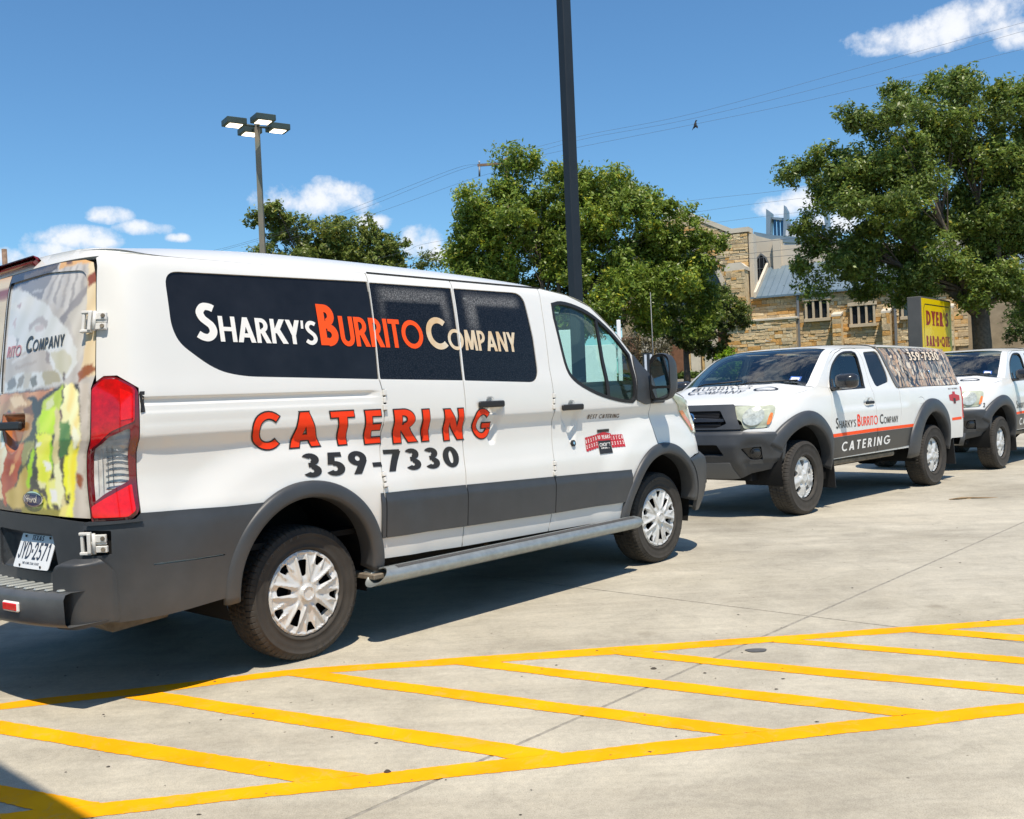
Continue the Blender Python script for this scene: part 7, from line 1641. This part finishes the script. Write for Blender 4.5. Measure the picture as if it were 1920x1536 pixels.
    for txt, s0, s1, cap, sm, m in (("Sharky's", 2.690, 2.215, .112, .70, ink), ('Burrito', 2.180, 1.680, .132, .76, print_red), ('Company', 1.630, 1.150, .108, .68, ink)):
        gl, W = words(txt, cap, w=.14, cap=sm, cw=.17, gap=.10)
        letters('door_lettering', SF, gl, lambda x, y, s0=s0, s1=s1, W=W: (s0-(s0-s1)*x/W, .842+y), m, T, h=.06)
    gl, W = words('CATERING', .100, w=.18, gap=.28)
    letters('door_lettering', B.surf(.0045, 1), gl, lambda x, y: (2.585-1.20*x/W-y*.18, .590+y+.012*x/W), print_white, T, h=.06)
    gl, W = words('359-7330', .105, w=.20, gap=.08)
    nf = mat('cream_letter', (.72, .60, .45), rough=.4) if 'cream_letter' not in MATS else MATS['cream_letter']
    letters('camper_number', B.surf(.013, 1), gl, lambda x, y: (.470-.92*x/W, 1.565+y), ink, T, h=.06, expand=.010)
    letters('camper_number', B.surf(.015, 1), gl, lambda x, y: (.470-.92*x/W, 1.565+y), nf, T, h=.06)
    bS = lambda o: B.surf(o, 1)
    pan = [[[(-.38, 1.045), (-.38, 1.115), (-.50, 1.125), (-.50, 1.030)]], [[(-.59, 1.030), (-.59, 1.122), (-.72, 1.10), (-.72, 1.04)]]]
    letters('award_panel', bS(.003), pan, lambda x, y: (x, y), dark_red, T, h=.1); letters('award_panel', bS(.004), [[[(-.505, 1.0), (-.505, 1.155), (-.585, 1.155), (-.585, 1.0)]]], lambda x, y: (x, y), dark_red, T, h=.1); letters('award_panel', bS(.005), [[[(-.512, 1.005), (-.512, 1.07), (-.578, 1.07), (-.578, 1.005)]]], lambda x, y: (x, y), ink, T, h=.1)
    gl, W = words('BEST CATERING', .018, w=.18, gap=.2); letters('small_words', bS(.003), gl, lambda x, y: (-.40-.30*x/W, 1.185+y), MATS['brown_ink'], T, h=99)
    return T
def camo_mat():
    m = bpy.data.materials.new('camo'); m.use_nodes = True; n = m.node_tree.nodes; l = m.node_tree.links; p = n['Principled BSDF']
    t = n.new('ShaderNodeTexCoord'); mp = n.new('ShaderNodeMapping'); mp.inputs['Scale'].default_value = (1, .3, .34); mp.inputs['Rotation'].default_value = (0, .28, 0); l.new(t.outputs['Object'], mp.inputs['Vector'])
    z = n.new('ShaderNodeTexNoise'); z.inputs['Scale'].default_value = 5; z.inputs['Detail'].default_value = 3; l.new(t.outputs['Object'], z.inputs['Vector'])
    w = n.new('ShaderNodeVectorMath'); w.operation = 'MULTIPLY_ADD'; l.new(z.outputs['Color'], w.inputs[0]); w.inputs[1].default_value = (.22, .22, .22); l.new(mp.outputs[0], w.inputs[2])
    v = n.new('ShaderNodeTexVoronoi'); v.inputs['Scale'].default_value = 24; v.inputs['Randomness'].default_value = 1; l.new(w.outputs[0], v.inputs['Vector'])
    r = n.new('ShaderNodeValToRGB'); r.color_ramp.interpolation = 'CONSTANT'; e = r.color_ramp.elements
    for _ in range(5): e.new(.5)
    for q, (pos, c) in zip(e, [(0, (.035, .030, .024)), (.16, (.42, .30, .19)), (.36, (.66, .56, .42)), (.52, (.10, .07, .05)), (.64, (.36, .31, .24)), (.76, (.52, .34, .20)), (.90, (.16, .14, .11))]): q.position = pos; q.color = (*c, 1)
    s = n.new('ShaderNodeSeparateColor'); l.new(v.outputs['Color'], s.inputs[0]); l.new(s.outputs[0], r.inputs[0])
    v2 = n.new('ShaderNodeTexVoronoi'); v2.feature = 'DISTANCE_TO_EDGE'; v2.inputs['Scale'].default_value = 24; l.new(w.outputs[0], v2.inputs['Vector'])
    mr = n.new('ShaderNodeMapRange'); mr.inputs[1].default_value = 0; mr.inputs[2].default_value = .12; mr.inputs[3].default_value = .3; mr.inputs[4].default_value = 1.0; l.new(v2.outputs['Distance'], mr.inputs[0])
    x = n.new('ShaderNodeMix'); x.data_type = 'RGBA'; x.blend_type = 'MULTIPLY'; x.inputs['Factor'].default_value = 1; l.new(r.outputs[0], x.inputs['A']); l.new(mr.outputs[0], x.inputs['B']); l.new(x.outputs['Result'], p.inputs['Base Color'])
    p.inputs['Roughness'].default_value = .35; p.inputs['Coat Weight'].default_value = .4; MATS['camo'] = m
    return m
t1 = make_truck((4.6941, 12.9026, 0), 3.9189, 'white catering pickup with reed-pattern camper top, nose to nose with the van', 'catering pickups')
t2 = copy_tree(t1); t2.location = (8.6627, 17.0201, 0); t2.rotation_euler = (0, 0, 3.9463)
t2['label'] = 'second white pickup at the right edge, with a small 2 on its wing'
gl, W = words('2', .06, w=.2); letters('wing_number', TRUCK.surf(.003, 1), gl, lambda x, y: (3.74-x, .90+y), ink, t2, h=99)
